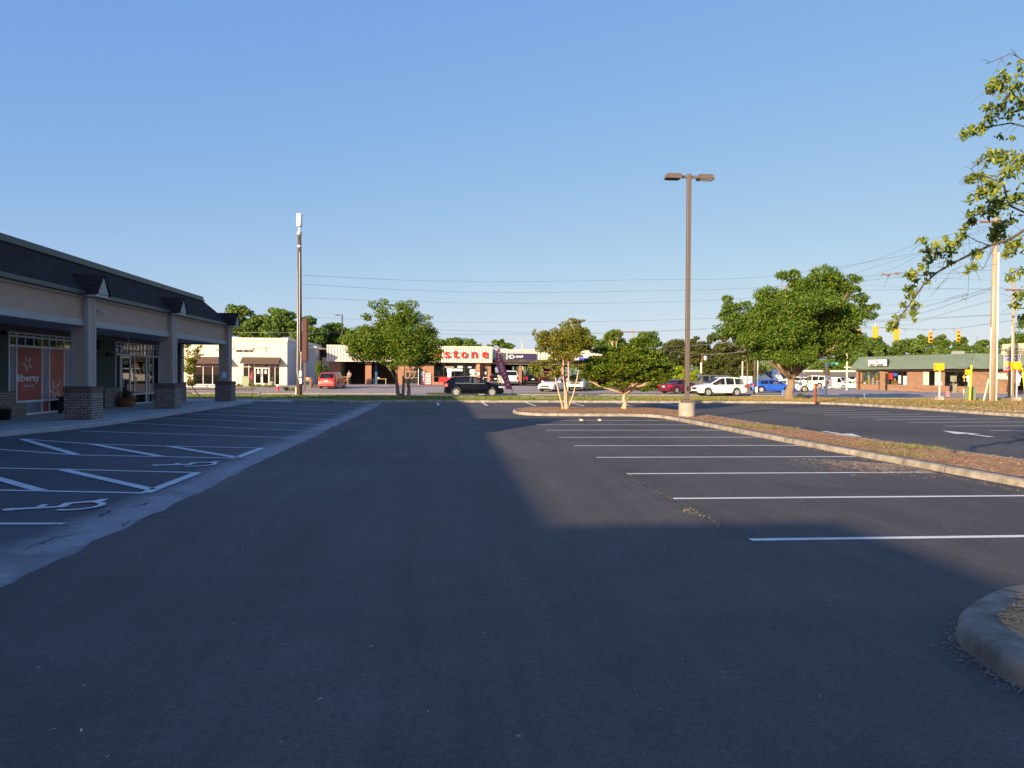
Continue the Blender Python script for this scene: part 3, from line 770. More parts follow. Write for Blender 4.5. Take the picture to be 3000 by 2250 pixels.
# fascia beams
mb = MB(); mb.box(-11.85, -11.66, -60, 42.3, 3.36, 4.06).box(-15.5, -11.85, 42.7, 42.95, 3.36, 4.06)
sp(mb, 'fascia', M['stucco'])
mb = MB(); mb.box(-11.88, -11.6, -60, 42.4, 3.16, 3.36).box(-11.87, -11.59, -60, 42.4, 4.06, 4.138).box(-15.5, -11.88, 42.65, 43.0, 3.16, 3.36).box(-15.5, -11.87, 42.63, 43.02, 4.06, 4.138)
sp(mb, 'fascia_trim', M['trim'])
mb = MB(); mb.box(-14.6, -11.88, -60, 42.65, 3.24, 3.3); sp(mb, 'walkway_ceiling', M['soffit'])
# back volume and header wall
yA0, yA1 = FS.X(25), FS.X(276); yB0, yB1 = FS.X(338), 40.9
ops = [(yA0, yA1, .15, 3.02), (yB0, yB1, .15, 3.02), (FS.X(2), yA0, 2.9, 3.02), (yA1, FS.X(292), 2.6, 3.02), (FS.X(331), yB0, 2.9, 3.02)]
mb = MB(); wall_open(mb, -60, 42.6, 0, .2, .1, 3.02, ops); o = sp(mb, 'shopfront_wall', M['greenwall']); spf(o)
mb = MB(); mb.box(-60, 42.6, -.06, .2, 3.022, 3.238); o = sp(mb, 'header_wall', M['headwall']); spf(o)
mb = MB(); mb.box(-29.8, -18.6, -60, 33, .1, 4.2).box(-15.49, -14.8, 42.2, 42.6, .1, 3.9).box(-18.59, -15.5, 32.9, 33.1, .1, 4.2).box(-15.52, -15.48, 33.11, 42.6, .1, 4.2).box(-18.59, -14.8, -60, 24.6, .1, 3.2).box(-15.4, -14.8, 34.4, 34.6, .1, 3.2)
sp(mb, 'shop_body', M['stucco'])
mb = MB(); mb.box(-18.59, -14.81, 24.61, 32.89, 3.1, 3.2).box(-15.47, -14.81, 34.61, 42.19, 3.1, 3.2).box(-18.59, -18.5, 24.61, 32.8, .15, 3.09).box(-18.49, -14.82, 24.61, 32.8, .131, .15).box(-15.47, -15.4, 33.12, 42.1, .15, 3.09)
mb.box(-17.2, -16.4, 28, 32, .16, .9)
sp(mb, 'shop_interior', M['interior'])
# brick knee walls
for a_, b_, y_, h_ in ((20, FS.X(22), -.28, 1.0), (FS.X(22)+.001, FS.X(58), -.22, .58), (FS.X(288), FS.X(335), -.28, 1.0)):
    o = sp(MB().box(a_, b_, y_, -.001 if h_ > .6 else -.06, .13, h_), 'knee_wall', M['brickg']); spf(o)
# window A: films and mullions
colsA = [FS.X(p) for p in (47, 121, 143, 186, 207, 238)]
fA = glazing(SR, yA0, yA1, 0, .17, 3.0, colsA, [.62, 2.55, 2.88], M['alu'], M['glass'], .07); spf(fA)
mb = MB()
for px in (26, 48, 73, 98, 121, 143, 164, 186, 207, 223, 238, 256): mb.box(FS.X(px)-.02, FS.X(px)+.02, -.031, .031, 2.55, 3.0)
mb.build('muntin_grid', M['alu'], fA)
def film(parent, y0, y1, z0, z1, m, name='window_film'):
    return MB().box(y0+.035, y1-.035, -.018, -.010, z0, z1).build(name, m, parent)
film(fA, colsA[0], colsA[1], .65, 2.52, M['red_vinyl']); film(fA, colsA[2], colsA[3], .65, 2.52, M['orange_vinyl'])
film(fA, yA0, colsA[0], .65, 2.52, M['grey_vinyl']); film(fA, colsA[1], colsA[2], .65, 2.52, M['grey_vinyl']); film(fA, colsA[3], colsA[4], .65, 2.52, M['grey_vinyl'])
film(fA, yA0, colsA[1], .2, .59, M['grey_vinyl']); film(fA, colsA[1], colsA[2]-.1, .2, .59, M['red_vinyl'])
tm = mat('film_lettering', (.62, .6, .6), .5, .05)
Z2 = lambda x, y: (FS.X(x*.211), FS.Z(x*.211, 900+y*.211))
def star(parent, pts, w):
    mb = MB(); P = [Z2(*p) for p in pts]; n = len(P)
    cx = sum(p[0] for p in P)/n; cz = sum(p[1] for p in P)/n
    Q = [(cx+(p[0]-cx)*w, cz+(p[1]-cz)*w) for p in P]
    for i in range(n-1):
        a, b, c, d = P[i], P[i+1], Q[i+1], Q[i]
        mb.face([(a[0], -.022, a[1]), (b[0], -.022, b[1]), (c[0], -.022, c[1]), (d[0], -.022, d[1])])
    mb.build('star_outline', tm, parent)
star(fA, [(370, 750), (350, 655), (345, 775), (303, 790), (350, 822), (355, 912), (385, 815), (437, 855), (400, 770), (432, 698), (372, 745)], .72)
star(fA, [(757, 1100), (725, 985), (728, 1155), (690, 1165), (728, 1200), (742, 1278), (770, 1200), (835, 1250), (790, 1140), (834, 1035), (757, 1112)], .72)
c0, c1 = colsA[0], colsA[1]; wd = c1-c0
def fit(body, m, parent, xc, z, width, size, **k):
    t = text(body, size, m, parent, 0, 0, **k); xs = [v.co.x for v in t.data.vertices]; s = width/(max(xs)-min(xs)); mid = (max(xs)+min(xs))/2
    zs = [v.co.z for v in t.data.vertices]; 
    for v in t.data.vertices: v.co.x = (v.co.x-mid)*s+xc; v.co.z += z
    return t
fit('liberty', tm, fA, c0+wd*.46, Z2(380, 985)[1], wd*.86, .34, y=-.022, ext=.002, bold=.008)
fit('church', tm, fA, c0+wd*.46, Z2(380, 1088)[1], wd*.42, .17, y=-.022, ext=.002)
fit('jacksonville', mat('faint_lettering', (.55, .25, .22), .6, .05), fA, c0+wd*.46, Z2(380, 1145)[1], wd*.6, .1, y=-.022, ext=.002)
# window B with the door between
colsB = [FS.X(p) for p in (350, 381, 393, 430, 447)] + [38.9, 39.6]
fB = glazing(SR, FS.X(381), yB1, 0, .17, 2.45, [FS.X(393), FS.X(430), FS.X(447), 39.2, 39.6], [.62], M['alu'], M['dglass'], .07); spf(fB)
fC = glazing(SR, yB0, yB1, 0, 2.47, 3.0, [FS.X(p) for p in (345, 352, 360, 369, 378, 389, 399, 410, 419, 429, 440, 449, 458)]+[38.9, 39.5, 40.1], [2.84], M['alu'], M['glass'], .045, 'transom_window'); spf(fC)
fD = glazing(SR, yB0, FS.X(351), 0, .17, 2.45, [], [.9], M['alu'], M['dglass'], .06); spf(fD)
d0, d1 = FS.X(352), FS.X(380)
mb = MB(); mb.box(d0, d0+.1, -.05, .0, .17, 2.42).box(d1-.1, d1, -.05, 0, .17, 2.42).box(d0+.1, d1-.1, -.05, 0, 2.3, 2.42).box(d0+.1, d1-.1, -.05, 0, .17, .42)
dr = mb.build('door', M['alu'], SR); spf(dr)
MB().box(d0+.1, d1-.1, -.03, -.02, .42, 2.3).build('door_pane', M['dglass'], dr)
mb = MB(); mb.tube([(d0+.08, -.05, .95), (d0+.08, -.12, .97), (d0+.08, -.12, 1.38), (d0+.08, -.05, 1.4)], .018); mb.build('handle', M['alu'], dr)
fit('110-C', mat('white_door_lettering', (.7, .7, .7), .5), dr, (d0+d1)/2, 2.06, .36*(d1-d0)+.1, .2, y=-.034, ext=.002)
mb = MB()
for px in (341, 355, 369): spf(sp(MB().box(FS.X(px)-.07, FS.X(px)+.07, -.03, -.022, 2.56, 2.72), 'small_notice', M['white']))
# pillars
for k, yc in enumerate((26.25, 34.0, 42.6, 18.0)):
    P = MB(); P.box(-12.15, -11.3, yc-.43, yc+.43, .13, 1.02); pl = sp(P, 'pillar', M['brickg'], bevel=.012)
    loc0 = None
    P = MB(); P.box(-12.17, -11.28, yc-.45, yc+.45, 1.021, 1.2); P.build('brick_cap', M['brickcap'], pl, bevel=.01)
    P = MB(); P.box(-11.985, -11.465, yc-.26, yc+.26, 1.3, 4.05); P.build('shaft_panel', M['stucco'], pl)
    P = MB()
    for sx in (-12.0, -11.57):
        for sy in (yc-.275, yc+.155): P.box(sx, sx+.12, sy, sy+.12, 1.2, 4.1)
    for z0, z1 in ((1.201, 1.33), (3.97, 4.11)): P.box(-11.995, -11.455, yc-.268, yc+.268, z0, z1)
    P.build('corner_boards', M['trim'], pl)
    P = MB(); P.box(-12.1, -11.14, yc-.45, yc+.45, 4.112, 4.19); P.build('cap_board', M['trimw'], pl)
    P = MB(); P.prism([(yc-.38, 4.2), (yc+.38, 4.2), (yc, 4.8)], -11.9, -11.1, axis='x'); P.build('gable_face', M['trim'], pl)
    P = MB()
    for s in (-1, 1):
        P.prism([(yc, 4.82), (yc+s*.5, 4.17), (yc+s*.5, 4.23), (yc, 4.88)], -12.3, -11.07, axis='x')
    P.build('gable_roof', M['shingle'], pl)
    if k == 2:
        P = MB(); P.box(-11.84, -11.6, yc-.287, yc-.277, 1.38, 1.62); P.prism([(-11.84, 1.62), (-11.6, 1.62), (-11.66, 1.7), (-11.78, 1.7)], yc-.287, yc-.277); P.build('paper_notice', M['white'], pl)
    if k == 1:
        P = MB(); P.tube([(-11.45, yc-.2, 2.9), (-11.2, yc-.3, 2.92)], .012); P.build('bracket', M['alu'], pl)
yc = 42.6
P = MB(); P.box(-14.55, -13.85, yc-.43, yc+.3, .13, 1.15); pl = sp(P, 'pillar', M['brickg'], bevel=.012)
MB().box(-14.45, -13.95, yc-.33, yc+.2, 1.151, 3.16).build('shaft_panel', M['headwall'], pl)
MB().box(-13.949, -13.87, yc-.335, yc-.2, 1.151, 3.16).build('corner_boards', M['trimw'], pl)
# security camera and wall lamp
mb = MB(); mb.box(-11.659, -11.6, 26.95, 27.05, 3.72, 3.8).tube([(-11.6, 27.0, 3.74), (-11.5, 27.02, 3.68), (-11.36, 27.05, 3.68)], [.02, .03, .045], 10)
sp(mb, 'security_camera', M['trimw'], smooth=True)
yl = FS.X(314); zl = FS.Z(314, 1040)
mb = MB(); mb.lathe([(.09, -.02), (.09, -.1)], 12, (yl-.05, 0, zl), axis='y').lathe([(.02, -.1), (.06, -.13), (.06, -.24), (.02, -.26)], 12, (yl+.03, 0, zl), axis='y')
o = sp(mb, 'wall_lamp', M['black'], smooth=True); spf(o)
mb = MB(); mb.tube([(-13.0, 33.0, 3.24), (-12.98, 33.06, 2.85)], .012); sp(mb, 'hanging_hook', M['alu'])

# things on the walkway
def bench(name, label, X, Y0, Y1, z, m, h=.45):
    t = thing(name, label, 'bench', L(X, (Y0+Y1)/2, z), LA+math.pi/2, 'plank benches on the shop walkway')
    hl = (Y1-Y0)/2
    MB().box(-hl, hl, -.17, .17, h-.05, h).build('seat', m, t, bevel=.006)
    for s in (-1, 1):
        x = s*(hl-.22)
        MB().prism([(-.16, h-.05), (.16, h-.05), (.2, 0), (.08, 0), (0, .1), (-.08, 0), (-.2, 0)], x-.025, x+.025, axis='x').build('leg', m, t)
    MB().box(-hl+.25, hl-.25, -.015, .015, h-.2, h-.055).build('stretcher', m, t)
bench('bench', 'black wooden bench in front of the red church window posters', -14.0, FS.X(131)-.1, FS.X(210), .13, M['darkwood'], .62)
bench('bench', 'dark brown wooden bench right of the glass shop door', -14.1, FS.X(433), FS.X(433)+1.5, .13, M['brownwood'], .5)
pp = (-14.0, FS.X(336)-.25)
t = thing('planter', 'round terracotta planter with a leafy plant beside the shop door', 'planter', L(*pp, .13), LA)
MB().lathe([(.26, 0), (.34, .08), (.37, .2), (.36, .3), (.42, .31), (.43, .38), (.39, .385), (.37, .34), (.02, .33)], 24).build('pot', M['terracotta'], t, smooth=True)
mb = MB(); mb.tube([(.36, .1, .1), (.40, .12, .36)], .02)
for k in range(260):
    a = random.uniform(0, 6.28); r_ = random.uniform(0, .3); z = .36+random.uniform(0, .42)*(1-r_); e = random.uniform(.04, .1)
    c = Vector((r_*math.cos(a), r_*math.sin(a), z)); u = Vector((random.gauss(0, 1), random.gauss(0, 1), random.gauss(0, 1))).normalized()*e; v_ = Vector((random.gauss(0, 1), random.gauss(0, 1), random.gauss(0, 1))).normalized()*e*.4
    mb.face([c-u, c+v_, c+u, c-v_])
mb.build('plant', leaf_mat('dull_pot_leaves', (.06, .07, .05), (.1, .12, .08), (.2, .2, .17)), t)
q = G(3, 1232)
a, b = toL(q)
t = thing('litter_bin', 'small black bin standing on the walkway by the low brick wall', 'bin', L(-13.9, FS.X(3)-1.15, .13), LA)
MB().lathe([(.16, 0), (.19, .02), (.22, .3), (.24, .31), (.24, .36), (.2, .36)], 16).build('bin_body', M['black'], t, smooth=True)
MB().tube([(-.2, 0, .36), (0, 0, .46), (.2, 0, .36)], .012).build('handle', M['black'], t)
# ================================================================ TREES
def leaf_cloud(name, m, parent, clumps, n, size, aspect=.5, flat=0.0, seed=1, shape='quad', droop=0, fill=.35):
    """clumps: array of (x,y,z,rx,ry,rz,weight); n leaf faces in all; leaves sit mostly towards each clump's skin"""
    rg = np.random.default_rng(seed); C = np.array(clumps, float)
    w_ = C[:, 6]/C[:, 6].sum(); idx = rg.choice(len(C), n, p=w_)
    d = rg.normal(size=(n, 3)); d /= np.linalg.norm(d, axis=1, keepdims=True)
    rr = rg.uniform(fill, 1, n)**.6 * rg.uniform(.85, 1.12, n)
    P = C[idx, :3] + d*C[idx, 3:6]*rr[:, None]
    u = rg.normal(size=(n, 3)); u[:, 2] = u[:, 2]*(1-flat) - droop; u /= np.linalg.norm(u, axis=1, keepdims=True)
    v = rg.normal(size=(n, 3))*(1, 1, 1-flat) + d*.2
    v -= u*(u*v).sum(1, keepdims=True); v /= np.linalg.norm(v, axis=1, keepdims=True)
    s = size*rg.uniform(.6, 1.4, n)[:, None]
    if shape == 'quad':
        V = np.stack([P-u*s*.5, P+v*s*aspect*.5, P+u*s*.5, P-v*s*aspect*.5], 1); k = 4
    else:                                    # pointed broad leaf, folded at the midrib
        nn = np.cross(u, v)
        V = np.stack([P-u*s*.5, P-u*s*.15+v*s*aspect*.5+nn*s*.06, P+u*s*.2+v*s*aspect*.34+nn*s*.04, P+u*s*.62, P+u*s*.2-v*s*aspect*.34+nn*s*.04, P-u*s*.15-v*s*aspect*.5+nn*s*.06], 1); k = 6
    me = bpy.data.meshes.new(name); me.vertices.add(n*k); me.loops.add(n*k); me.polygons.add(n)
    me.vertices.foreach_set('co', V.reshape(-1).astype(np.float32)); me.loops.foreach_set('vertex_index', np.arange(n*k, dtype=np.int32))
    me.polygons.foreach_set('loop_start', np.arange(0, n*k, k, dtype=np.int32)); me.polygons.foreach_set('loop_total', np.full(n, k, dtype=np.int32))
    me.update(); me.validate(); me.materials.append(m)
    o = bpy.data.objects.new(name, me); COL.objects.link(o); o.parent = parent; return o
def limb(mb, a, b, r0, r1, rg, bend=.15, n=5):
    a, b = Vector(a), Vector(b); L_ = (b-a).length; pts = [a]
    off = Vector((rg.gauss(0, bend), rg.gauss(0, bend), abs(rg.gauss(0, bend))*.6))*L_
    for i in range(1, n+1):
        t = i/n; pts.append(a.lerp(b, t) + off*(math.sin(t*math.pi)*.35) + Vector((rg.gauss(0, .012), rg.gauss(0, .012), 0))*L_)
    mb.tube(pts, [r0+(r1-r0)*i/n for i in range(n+1)], 6); return pts
def tree(name, label, base, lobes, leaf, bark, trunk_r, fork, n, size, seed, group=None, cat='tree', sub=26, sublen=.3, flat=.2, stems=None, aspect=.55, limbs=True, squash=1.):
    """lobes: (x,y,z,rx,ry,rz) world; each lobe is broken into many clumps"""
    rg = random.Random(seed); base = Vector(base); t = thing(name, label, cat, base, 0, group)
    cl = []; mb = MB(); fk = Vector(fork)-base
    stems = stems or [((0, 0, 0), tuple(fk), trunk_r)]
    ends = []
    for a, b, r_ in stems:
        a_, b_ = Vector(a), Vector(b)
        pts = [a_+Vector((0, 0, -.1)), a_+Vector((0, 0, .12))]+[a_.lerp(b_, q)+Vector((rg.gauss(0, .04), rg.gauss(0, .04), 0))*(1 if q < 1 else 0) for q in (.35, .7, 1)]
        mb.tube(pts, [r_*1.75, r_*1.2, r_*.95, r_*.85, r_*.8] if a_.z < .3 else [r_*.9]*3+[r_*.85, r_*.7], 9); ends.append((b_, r_*.8))
    tot = sum(l[3]*l[4]*l[5] for l in lobes)**1.0
    for l in lobes:
        c = Vector(l[:3])-base; R3 = Vector(l[3:6])
        e, er = min(ends, key=lambda q: (q[0]-c).length)
        lr = max(.016, er*.42)
        if limbs: main = limb(mb, e, c+Vector((0, 0, R3.z*.25)), lr, lr*.3, rg)
        k = max(5, int(sub*(l[3]*l[4]*l[5]/tot)*len(lobes)**.5*1.6))
        for j in range(k):
            th = rg.uniform(0, 6.283); ph = math.acos(rg.uniform(-1, 1)); q = rg.uniform(.35, 1)**.5
            dv = Vector((math.sin(ph)*math.cos(th)*R3.x, math.sin(ph)*math.sin(th)*R3.y, math.cos(ph)*R3.z))*q*.82
            s = rg.uniform(.55, 1.3)*sublen*1.22*(R3.x*R3.y*R3.z)**(1/3)
            p = c+dv; cl.append((p.x, p.y, p.z, s*1.25, s*1.25, s*.75*squash, s**2*rg.uniform(.7, 1.3)))
            if limbs and j % 2 == 0: limb(mb, main[rg.choice((2, 3, 4))], p, lr*.3, .008, rg, .2, 3)
    mb.build('trunk', bark, t, smooth=True)
    leaf_cloud('crown', leaf, t, cl, int(n*1.9), size, aspect, flat, seed)
    return t
def lob(px, py, rx, ry, d, rd=None):         # lobe from its outline in the photo at distance d
    p = A(px, py, d); s = d/FPX
    return (p.x, p.y, p.z, rx*s, (rd if rd is not None else (rx+ry)/2)*s, ry*s)

# big tree on the verge
d = 51.5
T = tree('street_tree', 'big broad tree with a low forking trunk on the verge beside the blue car', (A(2312, 1172, d).x, d, .1),
     [lob(2190, 935, 75, 62, d), lob(2120, 955, 38, 32, d+1), lob(2170, 880, 62, 35, d), lob(2215, 1010, 70, 55, d-1), lob(2300, 850, 80, 60, d), lob(2290, 960, 100, 90, d-1), lob(2310, 1020, 90, 55, d-1.5),
      lob(2410, 850, 85, 62, d+1), lob(2480, 880, 60, 60, d), lob(2430, 960, 95, 85, d), lob(2460, 1015, 70, 48, d+.5), lob(2545, 900, 38, 26, d), lob(2510, 930, 48, 42, d+.5), lob(2390, 900, 90, 70, d-2), lob(2370, 1030, 60, 38, d+1), lob(2245, 900, 60, 55, d+2), lob(2425, 820, 50, 32, d), lob(2492, 838, 46, 36, d), lob(2318, 818, 46, 34, d), lob(2500, 962, 52, 50, d), lob(2515, 908, 55, 36, d), lob(2478, 1002, 60, 46, d), lob(2140, 990, 50, 34, d), lob(2135, 915, 50, 40, d)],
     M['leaf_oak'], M['bark'], .30, A(2318, 1112, d), 52000, .17, 11, sub=24, sublen=.33, flat=.1)
# crape myrtles
d = 47.5
bx = A(1182, 1168, d)
T = tree('crape_myrtle', 'bushy green tree with twisted twin trunk on the verge in front of the tyre shop', (bx.x, d, .1),
     [lob(1175, 900, 38, 40, d), lob(1120, 895, 40, 30, d), lob(1150, 945, 75, 45, d), lob(1225, 955, 50, 50, d), lob(1060, 975, 55, 32, d), lob(1020, 985, 28, 18, d), lob(1110, 1010, 95, 55, d), lob(1195, 1010, 85, 60, d-.5), lob(1240, 1020, 45, 52, d), lob(1250, 970, 25, 28, d), lob(1120, 1055, 50, 26, d), lob(1190, 1062, 58, 24, d), lob(1095, 945, 45, 35, d), lob(1190, 925, 45, 40, d), lob(1258, 1018, 34, 34, d-.3), lob(1268, 1038, 32, 30, d-.5), lob(1280, 1030, 16, 20, d-.6), lob(1276, 1050, 20, 16, d-.6), lob(1262, 985, 30, 34, d), lob(1215, 1050, 62, 26, d), lob(1040, 1000, 50, 30, d)],
     M['leaf_g'], M['bark'], .1, A(1182, 1100, d), 28000, .13, 12, sub=22, sublen=.36,
     stems=[((-.22, 0, 0), (-.42, 0, 1.0), .13), ((-.05, .1, 0), (.05, .1, 2.6), .085), ((.3, 0, 0), (.28, 0, .95), .12), ((.28, 0, .9), (.5, .1, 2.5), .08), ((.28, 0, .85), (1.1, .1, 2.4), .07), ((-.42, 0, .95), (-1.2, .1, 2.4), .075), ((-.4, 0, .9), (-.5, .1, 2.5), .08)])
d = 34.2; bx = A(1656, 1200, d)
T = tree('crape_myrtle', 'airy bronze tinged tree with many slim pale trunks at the tip of the island', (bx.x, d, .13),
     [lob(1615, 985, 60, 24, d), lob(1680, 970, 42, 45, d), lob(1702, 942, 14, 18, d), lob(1655, 1000, 90, 34, d), lob(1600, 1015, 38, 26, d), lob(1700, 1005, 40, 34, d), lob(1600, 1085, 48, 28, d), lob(1575, 1070, 30, 26, d), lob(1630, 1105, 30, 14, d), lob(1570, 975, 20, 14, d), lob(1650, 1040, 70, 26, d), lob(1695, 1070, 30, 24, d)],
     M['leaf_olive'], M['bark_pale'], .05, A(1650, 1120, d), 11000, .095, 13, sub=26, sublen=.26,
     stems=[((-.12, 0, 0), (-.5, 0, 1.75), .036), ((0, .05, 0), (-.1, .1, 2.2), .04), ((.1, 0, 0), (.12, 0, 2.1), .045), ((.15, .05, 0), (.6, .1, 1.8), .034), ((.05, -.05, 0), (-.15, -.1, 1.9), .03)])
d = 35.2; bx = A(1829, 1198, d)
T = tree('spreading_maple', 'low wide tree with layered dark green foliage on the island left of the lamp post', (bx.x, d, .13),
     [lob(1800, 985, 28, 14, d), lob(1860, 1005, 45, 18, d), lob(1770, 1030, 42, 18, d), lob(1905, 1040, 45, 18, d), lob(1720, 1070, 48, 18, d), lob(1830, 1060, 60, 18, d), lob(1920, 1080, 55, 18, d), lob(1755, 1100, 60, 18, d), lob(1865, 1100, 65, 20, d), lob(1945, 1105, 38, 16, d), lob(1740, 1130, 40, 14, d), lob(1890, 1135, 45, 12, d), lob(1800, 1120, 45, 14, d-.8), lob(1940, 1075, 30, 15, d+.5), lob(1835, 1030, 50, 16, d+.6), lob(1700, 1105, 32, 15, d), lob(1820, 1045, 70, 20, d-.3), lob(1800, 1085, 85, 20, d-.5), lob(1880, 1065, 65, 20, d-.3), lob(1760, 1060, 50, 18, d), lob(1920, 1115, 45, 14, d-.4), lob(1850, 1025, 40, 18, d)],
     M['leaf_maple'], M['bark_pale'], .1, A(1830, 1155, d), 40000, .11, 14, sub=34, sublen=.5, flat=.7, squash=.55)
d = 44.6; bx = A(560, 1172, d)
T = tree('young_tree', 'slender young tree with sparse pink tinged leaves behind the last shop pillar', (bx.x-.3, d+2, .1),
     [lob(548, 1030, 10, 28, d), lob(578, 1035, 16, 18, d), lob(556, 1070, 16, 28, d), lob(545, 1000, 9, 20, d), lob(585, 1022, 8, 12, d), lob(560, 1110, 12, 25, d)],
     M['leaf_olive'], M['bark_pale'], .03, A(556, 1120, d), 1500, .1, 15, sub=14, sublen=.4)
# trees far behind
def far(name, label, lobes, leaf, n, size, seed, d, fk, grp='trees rising behind the shops', sub=16, cat='tree', bark=None, base=None, fl=.1, sl=.36):
    b = A(fk[0], 1130, d)
    return tree(name, label, (b.x, d, gz(b.x, d)-.1), lobes, leaf, bark or M['bark_dark'], .22, A(fk[0], fk[1], d), n, size, seed, grp, cat, sub=sub, sublen=sl, flat=fl)
d = 125
far('poplar_tree', 'light green loose tree behind the hair salon, leftmost of the trees there', [lob(700, 905, 38, 25, d), lob(720, 940, 50, 30, d), lob(690, 950, 35, 40, d), lob(735, 975, 40, 25, d)], M['leaf_far'], 5200, .42, 21, d, (705, 1000))
far('leafy_tree', 'bright green rounded tree behind the hair salon roof', [lob(800, 925, 38, 32, d), lob(830, 940, 42, 38, d), lob(800, 970, 50, 30, d), lob(850, 965, 30, 30, d)], M['leaf_far'], 6000, .42, 22, d, (815, 1000))
far('leafy_tree', 'tree half hidden behind the utility pole and brown sign box', [lob(905, 945, 30, 22, d), lob(925, 975, 35, 30, d), lob(890, 985, 30, 30, d)], M['leaf_far'], 4000, .42, 23, d, (905, 1000))
far('leafy_tree', 'dark green tree filling the gap between salon and tyre shop', [lob(975, 965, 35, 22, d+4), lob(960, 1000, 55, 25, d+4), lob(1010, 990, 35, 30, d+4), lob(930, 1015, 30, 22, d+4)], M['leaf_oak'], 5000, .42, 24, d+4, (965, 1020))
far('dark_shrub_tree', 'dark low tree just above the salon roof, beside the bright green one', [lob(760, 975, 25, 16, d), lob(765, 990, 45, 10, d)], M['leaf_oak'], 1800, .4, 25, d, (765, 995))
d = 150
far('oak_tree', 'wide low tree crown above the red letters of the tyre shop', [lob(1310, 1010, 45, 18, d), lob(1355, 1005, 50, 14, d), lob(1390, 1015, 30, 10, d), lob(1340, 1020, 60, 10, d)], M['leaf_far'], 4200, .42, 26, d, (1345, 1030))
far('oak_tree', 'small open tree crown behind the shop roof near the twin lamp', [lob(1463, 1005, 20, 10, d), lob(1438, 1014, 12, 6, d), lob(1485, 1014, 22, 8, d)], M['leaf_oak'], 1300, .4, 27, d, (1462, 1025), sub=12)
far('leafy_tree', 'pointed tree seen right of the airy bronze tree', [lob(1728, 985, 16, 18, d), lob(1730, 1010, 26, 20, d), lob(1728, 1040, 28, 20, d)], M['leaf_far'], 3200, .42, 28, d, (1728, 1050))
far('leafy_tree', 'rounded green tree left of the wooden pole with transformer', [lob(1805, 990, 38, 22, d), lob(1800, 1015, 48, 24, d), lob(1775, 1000, 22, 14, d)], M['leaf_far'], 4500, .42, 29, d, (1800, 1040))
far('leafy_tree', 'rounded green tree right of the wooden pole with transformer', [lob(1890, 990, 38, 22, d), lob(1905, 1010, 40, 24, d), lob(1880, 1025, 45, 24, d)], M['leaf_far'], 4500, .42, 30, d, (1890, 1040))
d = 142
pn = 'pines beyond the far lawn'
far('pine_tree', 'dull green pine immediately left of the tall lamp post', [lob(1960, 1005, 32, 16, d), lob(1985, 1020, 40, 25, d), lob(1955, 1035, 35, 20, d), lob(1975, 1060, 50, 25, d)], M['leaf_pine'], 5200, .45, 31, d, (1970, 1060), pn)
far('pine_tree', 'broad dull pine immediately right of the tall lamp post', [lob(2060, 1000, 40, 18, d), lob(2040, 1030, 48, 30, d), lob(2075, 1055, 55, 30, d)], M['leaf_pine'], 6000, .45, 32, d, (2055, 1060), pn)
far('pine_tree', 'tall pine merging into the left side of the big verge tree', [lob(2105, 995, 35, 25, d), lob(2120, 1040, 50, 35, d), lob(2100, 1080, 60, 25, d)], M['leaf_pine'], 5600, .45, 33, d, (2105, 1060), pn)
far('pine_tree', 'pine behind the big verge tree, above the white board sign', [lob(2190, 1030, 60, 35, d), lob(2180, 1075, 70, 28, d), lob(2150, 1060, 50, 30, d)], M['leaf_pine'], 6000, .45, 34, d, (2180, 1080), pn)
d = 118
far('lime_bush', 'bright yellow green bush right of the tall lamp post', [lob(2030, 1095, 17, 16, d), lob(2022, 1112, 20, 14, d)], M['leaf_lime'], 1800, .25, 35, d, (2028, 1122), 'lime bushes on the far lawn', 8, 'bush', fl=.2)
far('lime_bush', 'bright yellow green bush left of the tall lamp post', [lob(1990, 1088, 20, 16, d), lob(1985, 1110, 30, 18, d), lob(1960, 1115, 25, 14, d)], M['leaf_lime'], 2600, .25, 36, d, (1985, 1122), 'lime bushes on the far lawn', 8, 'bush', fl=.2)
far('leafy_tree', 'mid green tree below the pines behind the dark red sedan', [lob(1935, 1070, 40, 30, d+10), lob(1965, 1085, 40, 30, d+10), lob(1925, 1105, 40, 25, d+10)], M['leaf_oak'], 4200, .35, 37, d+10, (1940, 1110), pn)
# behind the paint shop
d = 165; gp = 'trees behind the green roofed shop'
spec = [(2500, 1010, 45, 22, 'far', 'loose pale tree seen right of the big verge tree, above the grey roof'), (2555, 1000, 42, 20, 'far', 'light green tree under the second traffic signal from the left'),
        (2590, 1025, 45, 22, 'pine', 'dull brownish green tree behind the white paint shop sign'), (2650, 1008, 50, 24, 'far', 'green tree just right of the third traffic signal'),
        (2700, 1000, 35, 24, 'far', 'green tree directly left of the fourth traffic signal'), (2755, 1002, 38, 28, 'oak', 'dark rounded tree between the two red traffic signals'), (2745, 1030, 50, 18, 'far', 'low green tree crown below the red traffic signals'),
        (2815, 1000, 22, 24, 'far', 'thin open tree behind the rightmost traffic signal'), (2820, 1030, 45, 20, 'far', 'green tree above the corner of the green roof'), (2880, 1015, 45, 26, 'far', 'bushy tree behind the tall wooden utility pole'),
        (2950, 1012, 45, 26, 'far', 'bright tree between the two wooden utility poles'), (3010, 970, 50, 50, 'oak', 'tall tree at the far right behind the pylon sign'), (2470, 1045, 45, 26, 'oak', 'dark tree left of the green roof, behind the street name sign'), (2420, 1062, 50, 25, 'far', 'green tree in the gap under the big verge tree'),
        (2300, 1075, 70, 25, 'oak', 'dark tree behind the forked trunk of the big verge tree')]
